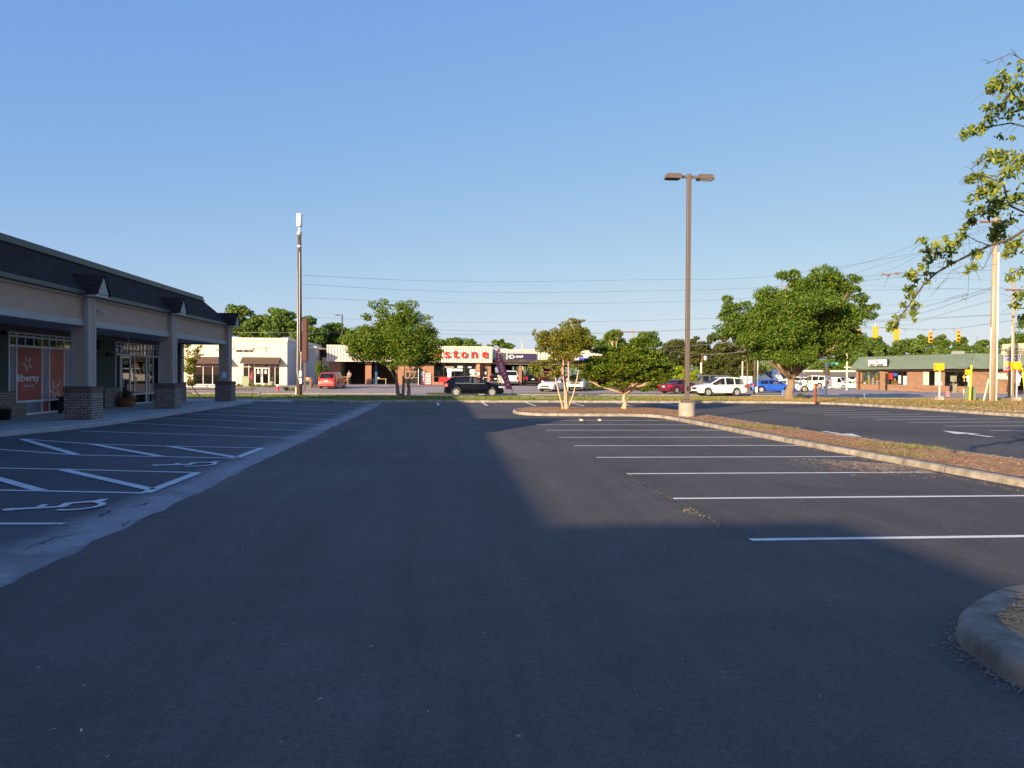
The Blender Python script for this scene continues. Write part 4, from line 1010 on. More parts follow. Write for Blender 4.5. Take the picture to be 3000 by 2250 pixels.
for i, (x, y, rx, ry, k, lab) in enumerate(spec):
    lm = {'far': M['leaf_far'], 'pine': M['leaf_pine'], 'oak': M['leaf_oak']}[k]
    far({'far': 'leafy_tree', 'pine': 'pine_tree', 'oak': 'oak_tree'}[k], lab, [lob(x, y, rx*.7, ry*.8, d+i % 3*5), lob(x+rx*.3, y+ry*.6, rx*.7, ry*.8, d+i % 3*5), lob(x-rx*.3, y+ry*.8, rx*.7, ry*.8, d+i % 3*5), lob(x, y+ry*1.8, rx*.9, ry*.9, d+i % 3*5)], lm, 4200, .46, 50+i, d+i % 3*5, (x, y+ry+8), gp)
# a far wood closing the horizon
cl = []
rg = random.Random(5)
for k in range(420):
    px = rg.uniform(-900, 4000); dd = rg.uniform(215, 300); hz = rg.uniform(4, 9.5)*(1 if px < 3000 else 1.2)
    p = A(px, 1095, dd); cl.append((p.x, dd, hz*.5, rg.uniform(4, 8), 4, hz*.55, 1))
o = leaf_cloud('far_wood', M['leaf_far'], None, cl, 42000, 1.0, .6, .1, 77); tag(o, 'distant belt of green woodland along the horizon', 'woodland', kind='stuff')
# small shrubs
def shrub(label, px, py, rx, ry, d, leaf, n, size, seed, name='shrub', grp=None, base=None):
    b = A(px, py+ry, d); z0 = gz(b.x, d)
    t = thing(name, label, 'shrub', (b.x, d, z0), 0, grp); rg = random.Random(seed); s = d/FPX
    mb = MB()
    for k in range(6): limb(mb, (0, 0, -.05), (rg.gauss(0, rx*s*.4), rg.gauss(0, .2), ry*s*rg.uniform(.8, 1.6)), .02, .006, rg, .1, 3)
    mb.build('stem', M['bark'], t)
    cl = [(rg.gauss(0, rx*s*.4), rg.gauss(0, rx*s*.3), max(.1, ry*s+rg.gauss(0, ry*s*.4)), rx*s*.35, rx*s*.35, ry*s*.4, 1) for k in range(9)]
    leaf_cloud('foliage', leaf, t, cl, n, size, .5, .1, seed, fill=.1); return t
sg = 'low shrubs in the bed before the salon'
shrub('olive shrub nearest the salon corner by the left pillar', 700, 1124, 12, 7, 84, M['leaf_olive'], 500, .1, 61, grp=sg)
shrub('green shrub under the sage utility cabinet', 735, 1124, 13, 7, 84, M['leaf_g'], 500, .1, 62, grp=sg)
shrub('bright green shrub before the salon doors', 755, 1123, 15, 8, 84, M['leaf_lime'], 600, .1, 63, grp=sg)
shrub('small lime shrub right of the salon doors', 782, 1126, 10, 5, 84, M['leaf_lime'], 400, .1, 64, grp=sg)
shrub('dry brown shrub behind the red hydrant', 803, 1124, 12, 6, 83, M['leaf_olive'], 450, .1, 65, grp=sg)
shrub('dry shrub on the grass right of the hydrant', 838, 1137, 18, 6, 76, M['leaf_olive'], 600, .1, 66, grp=sg)
shrub('round dry shrub left of the utility pole foot', 860, 1138, 12, 7, 75, M['leaf_olive'], 500, .1, 67, grp=sg)
shrub('leafy green shrub against the left end of the tyre shop', 942, 1085, 24, 36, 92, M['leaf_maple'], 3000, .16, 68, 'tall_shrub')
shrub('low yellow shrub beside the wooden mailbox post', 915, 1128, 14, 7, 84, M['leaf_olive'], 600, .1, 69)

# ---------------------------------------------------------------- branch of a near tree entering at the right
def near_tree():
    t = thing('overhanging_tree', 'near tree reaching in from the right with broad yellow green leaves on thin twigs', 'tree', (9.4, 9.2, 0))
    base = Vector((9.4, 9.2, 0)); mb = MB(); rg = random.Random(3)
    mb.tube([Vector((0, 0, -.1)), Vector((0, 0, .2)), Vector((.05, 0, 2.0)), Vector((-.05, 0, 4.2)), Vector((0, .1, 7.0))], [.2, .15, .13, .09, .03], 10)
    brs = [([(3050, 640), (2960, 700), (2900, 720), (2840, 745), (2790, 770), (2740, 800), (2705, 835), (2675, 880), (2645, 925), (2625, 955)], 4.3, .015),
           ([(3050, 560), (2980, 590), (2930, 605), (2880, 620), (2850, 640), (2835, 655)], 5.0, .012),
           ([(3050, 640), (2960, 600), (2940, 540), (2900, 520), (2850, 510), (2825, 520)], 5.0, .011), ([(3060, 470), (2990, 455), (2940, 450), (2890, 465), (2840, 500)], 5.2, .01),
           ([(3060, 420), (3000, 375), (2960, 362), (2900, 372), (2850, 385), (2812, 405)], 5.6, .01), ([(3060, 340), (3000, 320), (2960, 260), (2920, 250), (2890, 270)], 5.9, .008),
           ([(3060, 240), (3000, 180), (2960, 160), (2895, 188)], 6.3, .006), ([(2790, 770), (2750, 740), (2710, 720), (2705, 702)], 0, .006), ([(2900, 720), (2860, 700), (2830, 690), (2800, 710)], 0, .006),
           ([(2740, 800), (2700, 810), (2650, 800), (2590, 803)], 0, .005), ([(2790, 765), (2760, 730), (2700, 730)], 0, .005), ([(2675, 880), (2690, 905), (2680, 915)], 0, .004), ([(2920, 715), (2880, 790), (2840, 800), (2835, 860), (2830, 890)], 0, .004), ([(2860, 735), (2850, 770), (2790, 790), (2745, 850)], 0, .004),
           ([(3060, 780), (2990, 790), (2950, 805)], 4.0, .008), ([(3060, 900), (2990, 905), (2975, 880)], 3.6, .008), ([(2960, 700), (2970, 740), (2955, 760)], 0, .005), ([(2890, 465), (2870, 520), (2860, 590)], 0, .004), ([(2990, 455), (2950, 500), (2900, 580)], 0, .005)]
    segs = []
    for pts, zt, r_ in brs:
        W = []
        for i, p in enumerate(pts):
            dd = 9.2+.5*math.sin(p[0]*.013+p[1]*.02); W.append(A(p[0]+rg.gauss(0, 2), p[1]+rg.gauss(0, 2), dd)-base)
        if zt: W = [Vector((0, 0, zt)), (Vector((0, 0, zt))+W[0])/2+Vector((0, 0, .15))]+W
        mb.tube(W, [r_*(1.6 if zt else 1)*(1-.8*i/len(W)) for i in range(len(W))], 6); segs.append(W)
    for W in segs:                            # twigs
        for a, b in zip(W, W[1:]):
            for k in range(3):
                p = a.lerp(b, rg.random()); q = p+Vector((rg.gauss(-.05, .09), rg.gauss(0, .1), rg.gauss(-.05, .09)))
                if (q+base).x/(q+base).y < .71: mb.tube([p, p.lerp(q, .5)+Vector((0, 0, .02)), q], [.003, .002, .0015], 4)
    mb.build('trunk', M['bark_dark'], t, smooth=True)
    spots = [(2965, 185, 20, 5), (2940, 215, 18, 8), (2925, 225, 25, 12), (2990, 205, 30, 12), (2985, 250, 40, 30), (2935, 245, 35, 40), (2905, 255, 20, 14), (2960, 280, 40, 30), (2900, 265, 15, 10), (2990, 300, 30, 34), (2920, 320, 40, 46), (2955, 330, 30, 24), (2890, 320, 18, 14),
             (2900, 355, 30, 26), (2875, 375, 28, 26), (2845, 385, 30, 30), (2820, 395, 18, 14), (2925, 400, 18, 8), (2965, 405, 12, 4), (2905, 445, 18, 10), (2895, 470, 35, 34), (2940, 465, 35, 40), (2985, 475, 35, 44), (2960, 505, 35, 30), (2870, 515, 22, 16), (2850, 525, 22, 20), (2835, 530, 16, 10), (2905, 545, 40, 50),
             (2880, 565, 30, 32), (2840, 585, 18, 16), (2930, 590, 40, 60), (2985, 580, 25, 22), (2905, 620, 30, 30), (2870, 610, 16, 8), (2850, 625, 18, 14), (2960, 640, 30, 14), (2930, 665, 30, 50), (2920, 695, 28, 40), (2850, 650, 16, 12), (2830, 665, 16, 18), (2820, 690, 18, 18), (2800, 715, 20, 22), (2780, 720, 20, 18), (2770, 700, 14, 8), (2790, 740, 18, 18),
             (2740, 720, 22, 20), (2715, 735, 18, 16), (2720, 755, 20, 20), (2750, 745, 20, 18), (2702, 705, 14, 6), (2860, 745, 22, 30), (2850, 780, 18, 22), (2835, 795, 12, 8), (2960, 720, 24, 30), (2955, 745, 18, 16), (2985, 715, 20, 16), (2700, 785, 18, 14), (2665, 805, 18, 16), (2680, 820, 18, 12), (2720, 800, 14, 10), (2715, 825, 12, 6), (2785, 770, 10, 5),
             (2670, 850, 20, 18), (2665, 870, 16, 12), (2645, 890, 14, 10), (2680, 895, 18, 18), (2675, 915, 16, 18), (2655, 845, 14, 8), (2625, 930, 14, 14), (2618, 950, 18, 22), (2605, 965, 12, 12), (2645, 925, 10, 6), (2680, 935, 8, 3), (2985, 800, 24, 16), (2960, 815, 16, 8), (2985, 870, 20, 14), (2975, 895, 16, 12), (2995, 860, 14, 8), (2998, 930, 14, 12), (2990, 1005, 20, 0)]
    cl = []
    for x, y, r_, n in spots:
        if n == 0: continue
        dd = 9.2+.5*math.sin(x*.013+y*.02); p = A(x, y, dd)-base; s = r_*dd/FPX; cl.append((p.x, p.y, p.z, s, s*1.1, s*.8, n))
    for x, y in [(3060, 250), (3080, 400), (3080, 550), (3080, 700), (3100, 850)]:
        p = A(x, y, 9.3)-base; cl.append((p.x, p.y, p.z, .5, .6, .4, 90))
    n = int(sum(c[6] for c in cl)*1.7)
    leaf_cloud('crown', M['leaf_near'], t, cl, n, .066, .5, .0, 9, 'leaf', droop=.35, fill=.0)
    cl = [tuple(A(x, y, 9.2)-base)+(.05, .05, .015, 1) for x, y in [(2588, 803), (2598, 804), (2608, 803), (2620, 802), (2632, 800), (2690, 800)]]
    leaf_cloud('dead_leaves', M['leaf_dry'], t, cl, 26, .04, .5, 0, 10, 'leaf', fill=0)
near_tree()
# ================================================================ VEHICLES
def _ring(s, prof, n, c, axis='y'):
    i0 = len(s.f); s.lathe(prof, n, c, axis=axis); del s.f[-1]; del s.m[-1]; k = [i for i in range(i0, len(s.f)) if len(s.f[i]) == n]
    for i in k[::-1]: del s.f[i]; del s.m[i]
MB.ring = _ring
def interp(P, x):
    if x <= P[0][0]: return P[0][1]
    for a, b in zip(P, P[1:]):
        if x <= b[0]: return a[1]+(b[1]-a[1])*(x-a[0])/max(1e-9, b[0]-a[0])
    return P[-1][1]
CARS = {
 'suv': dict(L=4.75, W=1.84, H=1.62, belt=1.06, cl=.22, rw=.36, wx=(-1.42, 1.44), prof=[(-2.375, .62), (-2.36, .98), (-2.26, 1.14), (-1.86, 1.49), (-1.6, 1.56), (-.6, 1.62), (.0, 1.6), (.35, 1.53), (1.2, 1.16), (1.4, 1.10), (2.0, .99), (2.28, .8), (2.36, .62), (2.375, .5)],
            win=[(-1.5, -.95), (-.95, -.12), (-.04, .95)], ws=(.35, 1.18), rw_=(-2.24, -1.9)),
 'wagon': dict(L=4.6, W=1.8, H=1.7, belt=1.0, cl=.24, rw=.35, wx=(-1.32, 1.36), prof=[(-2.3, .6), (-2.28, .95), (-2.2, 1.08), (-1.9, 1.5), (-1.72, 1.62), (-.6, 1.7), (0, 1.68), (.3, 1.58), (1.12, 1.1), (1.3, 1.05), (1.95, .95), (2.2, .82), (2.28, .62), (2.3, .48)],
            win=[(-1.95, -1.15), (-1.05, -.3), (-.2, 1.0)], ws=(.3, 1.1), rw_=(-2.18, -1.9)),
 'big': dict(L=5.2, W=2.0, H=1.92, belt=1.15, cl=.28, rw=.4, wx=(-1.5, 1.55), prof=[(-2.6, .65), (-2.58, 1.1), (-2.52, 1.25), (-2.34, 1.8), (-2.2, 1.88), (-.6, 1.92), (.2, 1.9), (.45, 1.82), (1.15, 1.28), (1.4, 1.2), (2.2, 1.12), (2.5, 1.0), (2.58, .7), (2.6, .5)],
            win=[(-2.2, -1.35), (-1.25, -.35), (-.25, .95)], ws=(.45, 1.12), rw_=(-2.51, -2.35)),
 'minivan': dict(L=4.9, W=1.94, H=1.75, belt=1.02, cl=.2, rw=.33, wx=(-1.45, 1.5), prof=[(-2.45, .5), (-2.43, .95), (-2.35, 1.08), (-2.12, 1.62), (-1.95, 1.7), (-.5, 1.75), (.4, 1.7), (.65, 1.6), (1.6, 1.08), (1.75, 1.02), (2.2, .85), (2.4, .65), (2.45, .45)],
                win=[(-2.05, -1.2), (-1.1, -.1), (0, 1.3)], ws=(.65, 1.58), rw_=(-2.34, -2.13)),
 'sedan': dict(L=4.65, W=1.8, H=1.42, belt=.92, cl=.17, rw=.33, wx=(-1.35, 1.38), prof=[(-2.325, .5), (-2.3, .88), (-2.2, .98), (-1.85, 1.02), (-1.1, 1.34), (-.8, 1.4), (-.2, 1.42), (.2, 1.38), (1.15, .98), (1.35, .93), (2.0, .8), (2.22, .68), (2.3, .5), (2.325, .4)],
              win=[(-1.25, -.55), (-.45, .15), (.22, .95)], ws=(.22, 1.1), rw_=(-1.82, -1.12)),
 'hatch': dict(L=4.5, W=1.8, H=1.44, belt=.93, cl=.17, rw=.34, wx=(-1.3, 1.36), prof=[(-2.25, .55), (-2.22, .95), (-2.12, 1.05), (-1.7, 1.2), (-1.1, 1.38), (-.4, 1.44), (.1, 1.41), (.35, 1.34), (1.15, .98), (1.3, .93), (1.9, .8), (2.15, .66), (2.23, .5), (2.25, .4)],
              win=[(-1.35, -.6), (-.5, .1), (.18, .98)], ws=(.35, 1.12), rw_=(-2.0, -1.12)),
 'van': dict(L=5.6, W=2.05, H=2.2, belt=1.25, cl=.25, rw=.36, wx=(-1.8, 1.75), prof=[(-2.8, .6), (-2.78, 1.9), (-2.7, 2.12), (-2.5, 2.2), (.9, 2.2), (1.2, 2.12), (1.95, 1.4), (2.1, 1.3), (2.55, 1.12), (2.72, .9), (2.78, .6), (2.8, .5)],
            win=[(.75, 1.75)], ws=(1.2, 1.93), rw_=None),
 'pickup': dict(L=5.6, W=1.98, H=1.85, belt=1.15, cl=.3, rw=.4, wx=(-1.7, 1.75), prof=[(-2.8, .6), (-2.78, 1.15), (-2.7, 1.2), (-.95, 1.2), (-.8, 1.25), (-.6, 1.8), (-.4, 1.85), (.5, 1.83), (.7, 1.76), (1.3, 1.28), (1.5, 1.2), (2.3, 1.12), (2.65, 1.0), (2.78, .7), (2.8, .5)],
               win=[(-.55, .15), (.25, 1.15)], ws=(.7, 1.28), rw_=(-.78, -.62)),
 'offroad': dict(L=4.5, W=1.85, H=1.85, belt=1.2, cl=.32, rw=.42, wx=(-1.35, 1.45), prof=[(-2.25, .7), (-2.24, 1.2), (-2.2, 1.78), (-2.1, 1.85), (.4, 1.85), (.55, 1.8), (.8, 1.25), (.95, 1.2), (2.0, 1.12), (2.2, 1.08), (2.24, .8), (2.25, .6)],
                win=[(-2.05, -1.0), (-.85, -.3), (-.15, .5)], ws=(.55, .79), rw_=None),
}
def car(name, label, kind, paint, pos, heading, group=None, cat='car', driver=False, trim=None, glass=None, clad=None, rimstyle=5, facecol=None):
    c = CARS[kind]; L_, W, H, belt, cl, rw = c['L'], c['W'], c['H'], c['belt'], c['cl'], c['rw']
    root = thing(name, label, cat, pos, heading, group)
    xs = {round(-L_/2+.001, 3), round(L_/2-.001, 3)}; n = int(L_/.13)
    base = [-L_/2+L_*i/n for i in range(n+1)]
    key = [p[0] for p in c['prof']]+[x for w_ in c['win'] for x in w_]+list(c['ws'])+(list(c['rw_']) if c['rw_'] else [])
    for wx in c['wx']: key += [wx-rw*1.13, wx+rw*1.13]+[wx+rw*1.13*math.cos(R(a)) for a in (22, 45, 67, 90, 113, 135, 158)]
    xs = sorted(set(round(x, 3) for x in key)); 
    for b in base:
        if min(abs(b-x) for x in xs) > .045: xs = sorted(xs+[round(b, 3)])
    def wid(x):
        e = max(0, abs(x)-(L_/2-.55))/.55
        return W/2*(1-.14*e**2.2)
    def ring(x):
        zt = interp(c['prof'], x); w_ = wid(x); zb = cl
        e = max(0, abs(x)-(L_/2-.25))/.25; zb += .1*e*e
        for wx in c['wx']:
            ra = rw*1.13
            if abs(x-wx) < ra-1e-6: zb = max(zb, rw+math.sqrt(ra*ra-(x-wx)**2))
        bl = min(belt+.05*(-x/L_)*2*.5, zt-.07); zm = max(zb+.04, min(.58*belt+.12, bl-.05)); bl = max(bl, zm+.02)
        fr = sm((zt-belt)/(H-belt)) if zt > belt else 0
        wr = w_*(.975-.20*fr)
        return [(0, zb), (w_*.86, zb), (w_*.985, min(zb+.07, zm-.01)), (w_, zm), (w_*.975, bl), (wr, max(zt-.06-.05*fr, bl+.005)), (wr*.88, zt-.012), (wr*.5, zt), (0, zt)]
    K = 9; rings = [ring(x) for x in xs]
    V = []
    for x, r_ in zip(xs, rings):
        V += [(x, y, z) for y, z in r_]+[(x, -y, z) for y, z in r_[-2:0:-1]]
    n2 = 2*K-2
    body = MB(); sideg = {}; front = []; rear = []; body.v = V
    inr = lambda a, b, w_: a >= w_[0]-1e-3 and b <= w_[1]+1e-3
    for i in range(len(xs)-1):
        a, b = xs[i], xs[i+1]
        for j in range(n2):
            f = (i*n2+j, (i+1)*n2+j, (i+1)*n2+(j+1) % n2, i*n2+(j+1) % n2)
            jj = j if j < K-1 else n2-1-j           # band index 0..K-2
            if jj == 4:
                hit = [k for k, w_ in enumerate(c['win']) if inr(a, b, w_)]
                if hit and rings[i][5][1]-rings[i][4][1]+rings[i+1][5][1]-rings[i+1][4][1] > .12: sideg.setdefault((hit[0], j < K-1), []).append(f); continue
            if jj in (6, 7):
                if inr(a, b, c['ws']): front.append(f); continue
                if c['rw_'] and inr(a, b, c['rw_']): rear.append(f); continue
            body.f.append(f); body.m.append(1 if jj in (0,) else 0)
    for i in (0, len(xs)-1): body.f.append(tuple(i*n2+j for j in range(n2))); body.m.append(0)
    # inner pan so the cabin is not hollow
    body.box(c['win'][0][0]-.1, c['ws'][1]+.1, -W/2*.8, W/2*.8, rw*2*1.15+.01, belt-.12, 1)
    bo = body.build('body', [paint, M['black']], root)
    for p in bo.data.polygons: p.use_smooth = p.area > 0
    try: bo.data.set_sharp_from_angle(angle=R(38))
    except Exception: pass
    def sub(fs, nm, m):
        mb = MB()
        for f in fs: mb.face([V[k] for k in f])
        return mb.build(nm, m, root)
    gm = glass or M['cglass']
    for kk, fs in sideg.items(): sub(fs, 'side_window', gm)
    if front: sub(front, 'windscreen', gm)
    if rear: sub(rear, 'rear_window', gm)
    def sy(x, z):
        r_ = ring(x)
        for (ya, za), (yb, zb_) in zip(r_[1:6], r_[2:7]):
            if za <= z <= zb_: return ya+(yb-ya)*(z-za)/max(1e-6, zb_-za)
        return r_[3][0]
    def patch(x0, x1, fa, fb, off=.008, nx=8, nz=3, sides=(1, -1)):
        mb = MB()
        for s in sides:
            for i in range(nx):
                for j in range(nz):
                    q = []
                    for (u, v_) in ((i, j), (i+1, j), (i+1, j+1), (i, j+1)):
                        x = x0+(x1-x0)*u/nx; za, zb_ = fa(x), fb(x); z = za+(zb_-za)*v_/nz
                        q.append((x, s*(sy(x, z)+off), z))
                    mb.face(q)
        return mb
    # lamps
    hz = interp(c['prof'], L_/2-.25)-.12; e = L_/2
    for s in (-1, 1):
        mb = patch(e-.42, e-.06, lambda x: hz-.06-.05*(x-(e-.42)), lambda x: hz+.05-.12*(x-(e-.42)), sides=(s,))
        mb.box(e-.1, e+.006, *sorted((s*W*.27, s*W*.42)), hz-.12, hz+.0); mb.build('headlight', M['headl'], root)
        tz = min(belt+.02, interp(c['prof'], -e+.05)-.02)
        mb = patch(-e+.03, -e+.3, lambda x: tz-.22, lambda x: tz, sides=(s,))
        if kind == 'big' or kind == 'van': mb = patch(-e+.03, -e+.14, lambda x: tz-.4, lambda x: tz, sides=(s,))
        mb.box(-e-.006, -e+.05, *sorted((s*W*.34, s*W*.43)), tz-.22-(.2 if kind == 'big' else 0), tz-.0); mb.build('taillight', M['tail'], root)
        mz = belt+.08; mx = c['ws'][1]-.25
        mb = MB().box(mx-.08, mx+.06, *sorted((s*(sy(mx, belt-.03)-.01), s*(W/2+.2))), mz-.07, mz+.08); mb.build('mirror', clad or paint, root, bevel=.02)
    MB().box(e-.03, e+.008, -W*.25, W*.25, hz-.2, hz-.02).box(e-.03, e+.006, -W*.36, W*.36, cl+.1, cl+.2).build('grille', M['black'], root)
    MB().box(-e-.008, -e+.03, -.17, .17, .78 if H > 1.5 else .62, .9 if H > 1.5 else .74).build('number_plate', M['plate'], root)
    mb = patch(c['wx'][0]+rw*1.15, c['wx'][1]-rw*1.15, lambda x: cl, lambda x: cl+.13, nx=10, nz=1, off=.012, sides=(1,))
    mb.build('sill_cladding', clad or M['black'], root)
    patch(c['wx'][0]+rw*1.15, c['wx'][1]-rw*1.15, lambda x: cl, lambda x: cl+.13, nx=10, nz=1, off=.012, sides=(-1,)).build('sill_cladding', clad or M['black'], root)
    MB().box(-e-.012, -e+.05, -W*.41, W*.41, cl+.12, cl+.3).build('rear_bumper', clad or M['black'], root)
    mb = MB()
    for s in (-1, 1):
        for x in [c['win'][-1][0]-.04, c['win'][-1][1]+.05]+([c['win'][-2][0]-.03] if len(c['win']) > 1 else []):
            for i in range(6):
                za, zb_ = cl+.15+(belt-cl-.18)*i/6, cl+.15+(belt-cl-.18)*(i+1)/6
                if za < ring(x)[1][1]+.1: continue
                mb.face([(x-.008, s*(sy(x, za)+.004), za), (x+.008, s*(sy(x, za)+.004), za), (x+.008, s*(sy(x, zb_)+.004), zb_), (x-.008, s*(sy(x, zb_)+.004), zb_)])
        for w_ in c['win'][-2:]:
            x = w_[0]+.1; mb.box(x, x+.16, *sorted((s*(W/2-.02), s*(W/2+.02))), belt-.14, belt-.11)
    mb.build('door_gap', M['black'], root)
    if trim: patch(c['win'][0][0], c['win'][-1][1]-.05, lambda x: ring(x)[4][1]-.025, lambda x: ring(x)[4][1]+.0, nx=14, nz=1).build('window_trim', trim, root)
    for x in c['wx']:
        for s in (-1, 1):
            y0 = s*(W/2-.22)
            T = MB(); T.ring([(rw*.64, -.09), (rw*.66, -.105), (rw*.93, -.11), (rw, -.07), (rw, .07), (rw*.93, .11), (rw*.66, .105), (rw*.64, .09)], 26, (x, y0+s*.09, rw))
            wh = T.build('wheel', M['tyre'], root, smooth=False)
            rm = MB(); yo = y0+s*.18; rr = rw*.66
            rm.ring([(rr, -.05*s), (rr, .012*s), (rr*.9, .012*s), (rr*.88, -.03*s)], 24, (x, yo, rw), axis='y')
            for k in range(rimstyle):
                a = 2*math.pi*k/rimstyle+.3; ca, sa = math.cos(a), math.sin(a); px, pz = -sa, ca; hw = .05 if rimstyle > 5 else .075
                rm.face([(x+ca*.04+px*hw, yo+s*.012, rw+sa*.04+pz*hw), (x+ca*.04-px*hw, yo+s*.012, rw+sa*.04-pz*hw), (x+ca*rr*.93-px*hw*1.2, yo+s*.012, rw+sa*rr*.93-pz*hw*1.2), (x+ca*rr*.93+px*hw*1.2, yo+s*.012, rw+sa*rr*.93+pz*hw*1.2)])
            rm.lathe([(.055, -.02), (.05, .02)], 10, (x, yo, rw), axis='y'); rm.build('rim', M['rim'], wh)
            MB().lathe([(rr*.9, -.001), (rr*.9, .001)], 20, (x, yo-s*.035, rw), axis='y').build('brake_disc', M['black'], wh)
    st = MB()
    for sx in (c['ws'][0]-.45, c['ws'][0]-1.35):
        if sx < c['win'][0][0]: continue
        for s in (-1, 1): st.box(sx-.12, sx+.04, s*.38-.22, s*.38+.22, belt-.3, H-.38).box(sx-.11, sx-.02, s*.38-.11, s*.38+.11, H-.375, H-.2)
    if st.v: st.build('seat', M['black'], root, bevel=.03)
    return root
def skin_body(name, joints, edges, m, parent=None, root=0, lv=2):
    me = bpy.data.meshes.new(name); me.from_pydata([j[0] for j in joints], edges, []); me.materials.append(m)
    o = bpy.data.objects.new(name, me); COL.objects.link(o)
    sk = o.modifiers.new('s', 'SKIN'); ss = o.modifiers.new('u', 'SUBSURF'); ss.levels = lv; ss.render_levels = lv
    for i, j in enumerate(joints):
        r_ = j[1] if isinstance(j[1], tuple) else (j[1], j[1]); me.skin_vertices[0].data[i].radius = r_; me.skin_vertices[0].data[i].use_root = (i == root)
    dg = bpy.context.evaluated_depsgraph_get(); m2 = bpy.data.meshes.new_from_object(o.evaluated_get(dg))
    bpy.data.objects.remove(o); m2.name = name
    for p in m2.polygons: p.use_smooth = True
    if not m2.materials: m2.materials.append(m)
    o = bpy.data.objects.new(name, m2); COL.objects.link(o); o.parent = parent
    return o
def at(px, d, z=None): p = A(px, 1100, d); return (p.x, d, gz(p.x, d) if z is None else z)
H0 = LA                                        # along the street, towards the right
def ps(px, d, z=None): return at(px, d, z)
car('black_suv', 'black five door suv with silver wheels on the street, facing right', 'suv', M['p_black'], ps(1388, 62, -.14), H0, trim=M['chrome'], cat='suv')
WS = car('white_suv', 'white suv driving left on the street with a driver at the wheel', 'wagon', M['p_white'], ps(2106, 68.0, -.14), H0+math.pi+R(5), cat='suv', glass=glass_mat('clear_car_glass', (.02, .03, .03), .6), clad=M['black'])
fg = 'cars parked on the tyre shop forecourt'
car('red_minivan', 'red minivan seen from behind, parked by the left end of the tyre shop', 'minivan', M['p_red'], ps(975, 83), R(87), fg, cat='minivan', clad=M['p_red'])
car('white_suv', 'large white suv parked tail out in the open bay behind the feather banner', 'big', M['p_white'], ps(1488, 96.5), R(99), fg, cat='suv')
car('black_suv', 'black suv parked nose in, in the bay just right of the brick pier', 'big', M['p_black'], ps(1558, 97), R(92), fg, cat='suv')
car('black_suv', 'black suv deep in the shade, left of the large white suv', 'suv', M['p_black'], ps(1462, 101), R(80), fg, cat='suv')
car('red_pickup', 'dark red pickup half hidden behind the white sedan', 'pickup', M['p_red'], ps(1607, 100), R(85), fg, cat='pickup')
car('white_sedan', 'white sedan parked nose out behind the airy bronze tree', 'sedan', M['p_white'], ps(1625, 79.5), R(-118), fg)
car('silver_pickup', 'silver grey pickup parked nose out between the island trees', 'pickup', M['p_silver'], ps(1698, 81.5), R(-105), fg, cat='pickup')
car('red_hatchback', 'bright red hatchback glimpsed between the trunks of the airy tree', 'hatch', mat('scarlet_paint', (.75, .01, .015), .3, coat=.9), ps(1664, 88), R(-95), fg)
fr = 'cars standing along the far right side street'
car('maroon_sedan', 'dark maroon sedan behind the tall lamp post, seen from behind', 'sedan', M['p_maroon'], ps(1992, 77), R(35), fr, clad=M['p_maroon'])
car('dark_offroader', 'boxy dark grey off-roader behind the white suv', 'offroad', M['p_grey'], ps(2070, 80), H0+math.pi-R(12), fr, cat='off-roader')
car('blue_hatchback', 'bright blue hatchback partly behind the trunk of the big verge tree', 'hatch', M['p_blue'], ps(2264, 82), R(-8), fr)
car('white_hatchback', 'white hatchback just behind the blue one', 'hatch', M['p_white'], ps(2318, 87), R(-14), fr)
car('white_minivan', 'white minivan parked beyond the blue car, left of the pedestrian signal pole', 'minivan', M['p_white'], ps(2322, 118), R(160), fr, cat='minivan', clad=M['p_white'])
car('white_suv', 'white suv seen from behind between the two slanting yellow guards', 'big', M['p_white'], ps(2382, 116), R(132), fr, cat='suv', clad=M['p_white'])
car('white_van', 'white cargo van parked left of the green roofed shop', 'van', M['p_white'], ps(2453, 142), R(-62), fr, cat='van', clad=M['black'])
car('white_sedan', 'small white sedan between the cargo van and the green roofed shop', 'sedan', M['p_white'], ps(2500, 132), R(-50), fr, clad=M['p_white'])
car('white_box_van', 'white van far away behind the small white sedan', 'van', M['p_white'], ps(2500, 152), R(5), fr, cat='van', clad=M['p_white'])
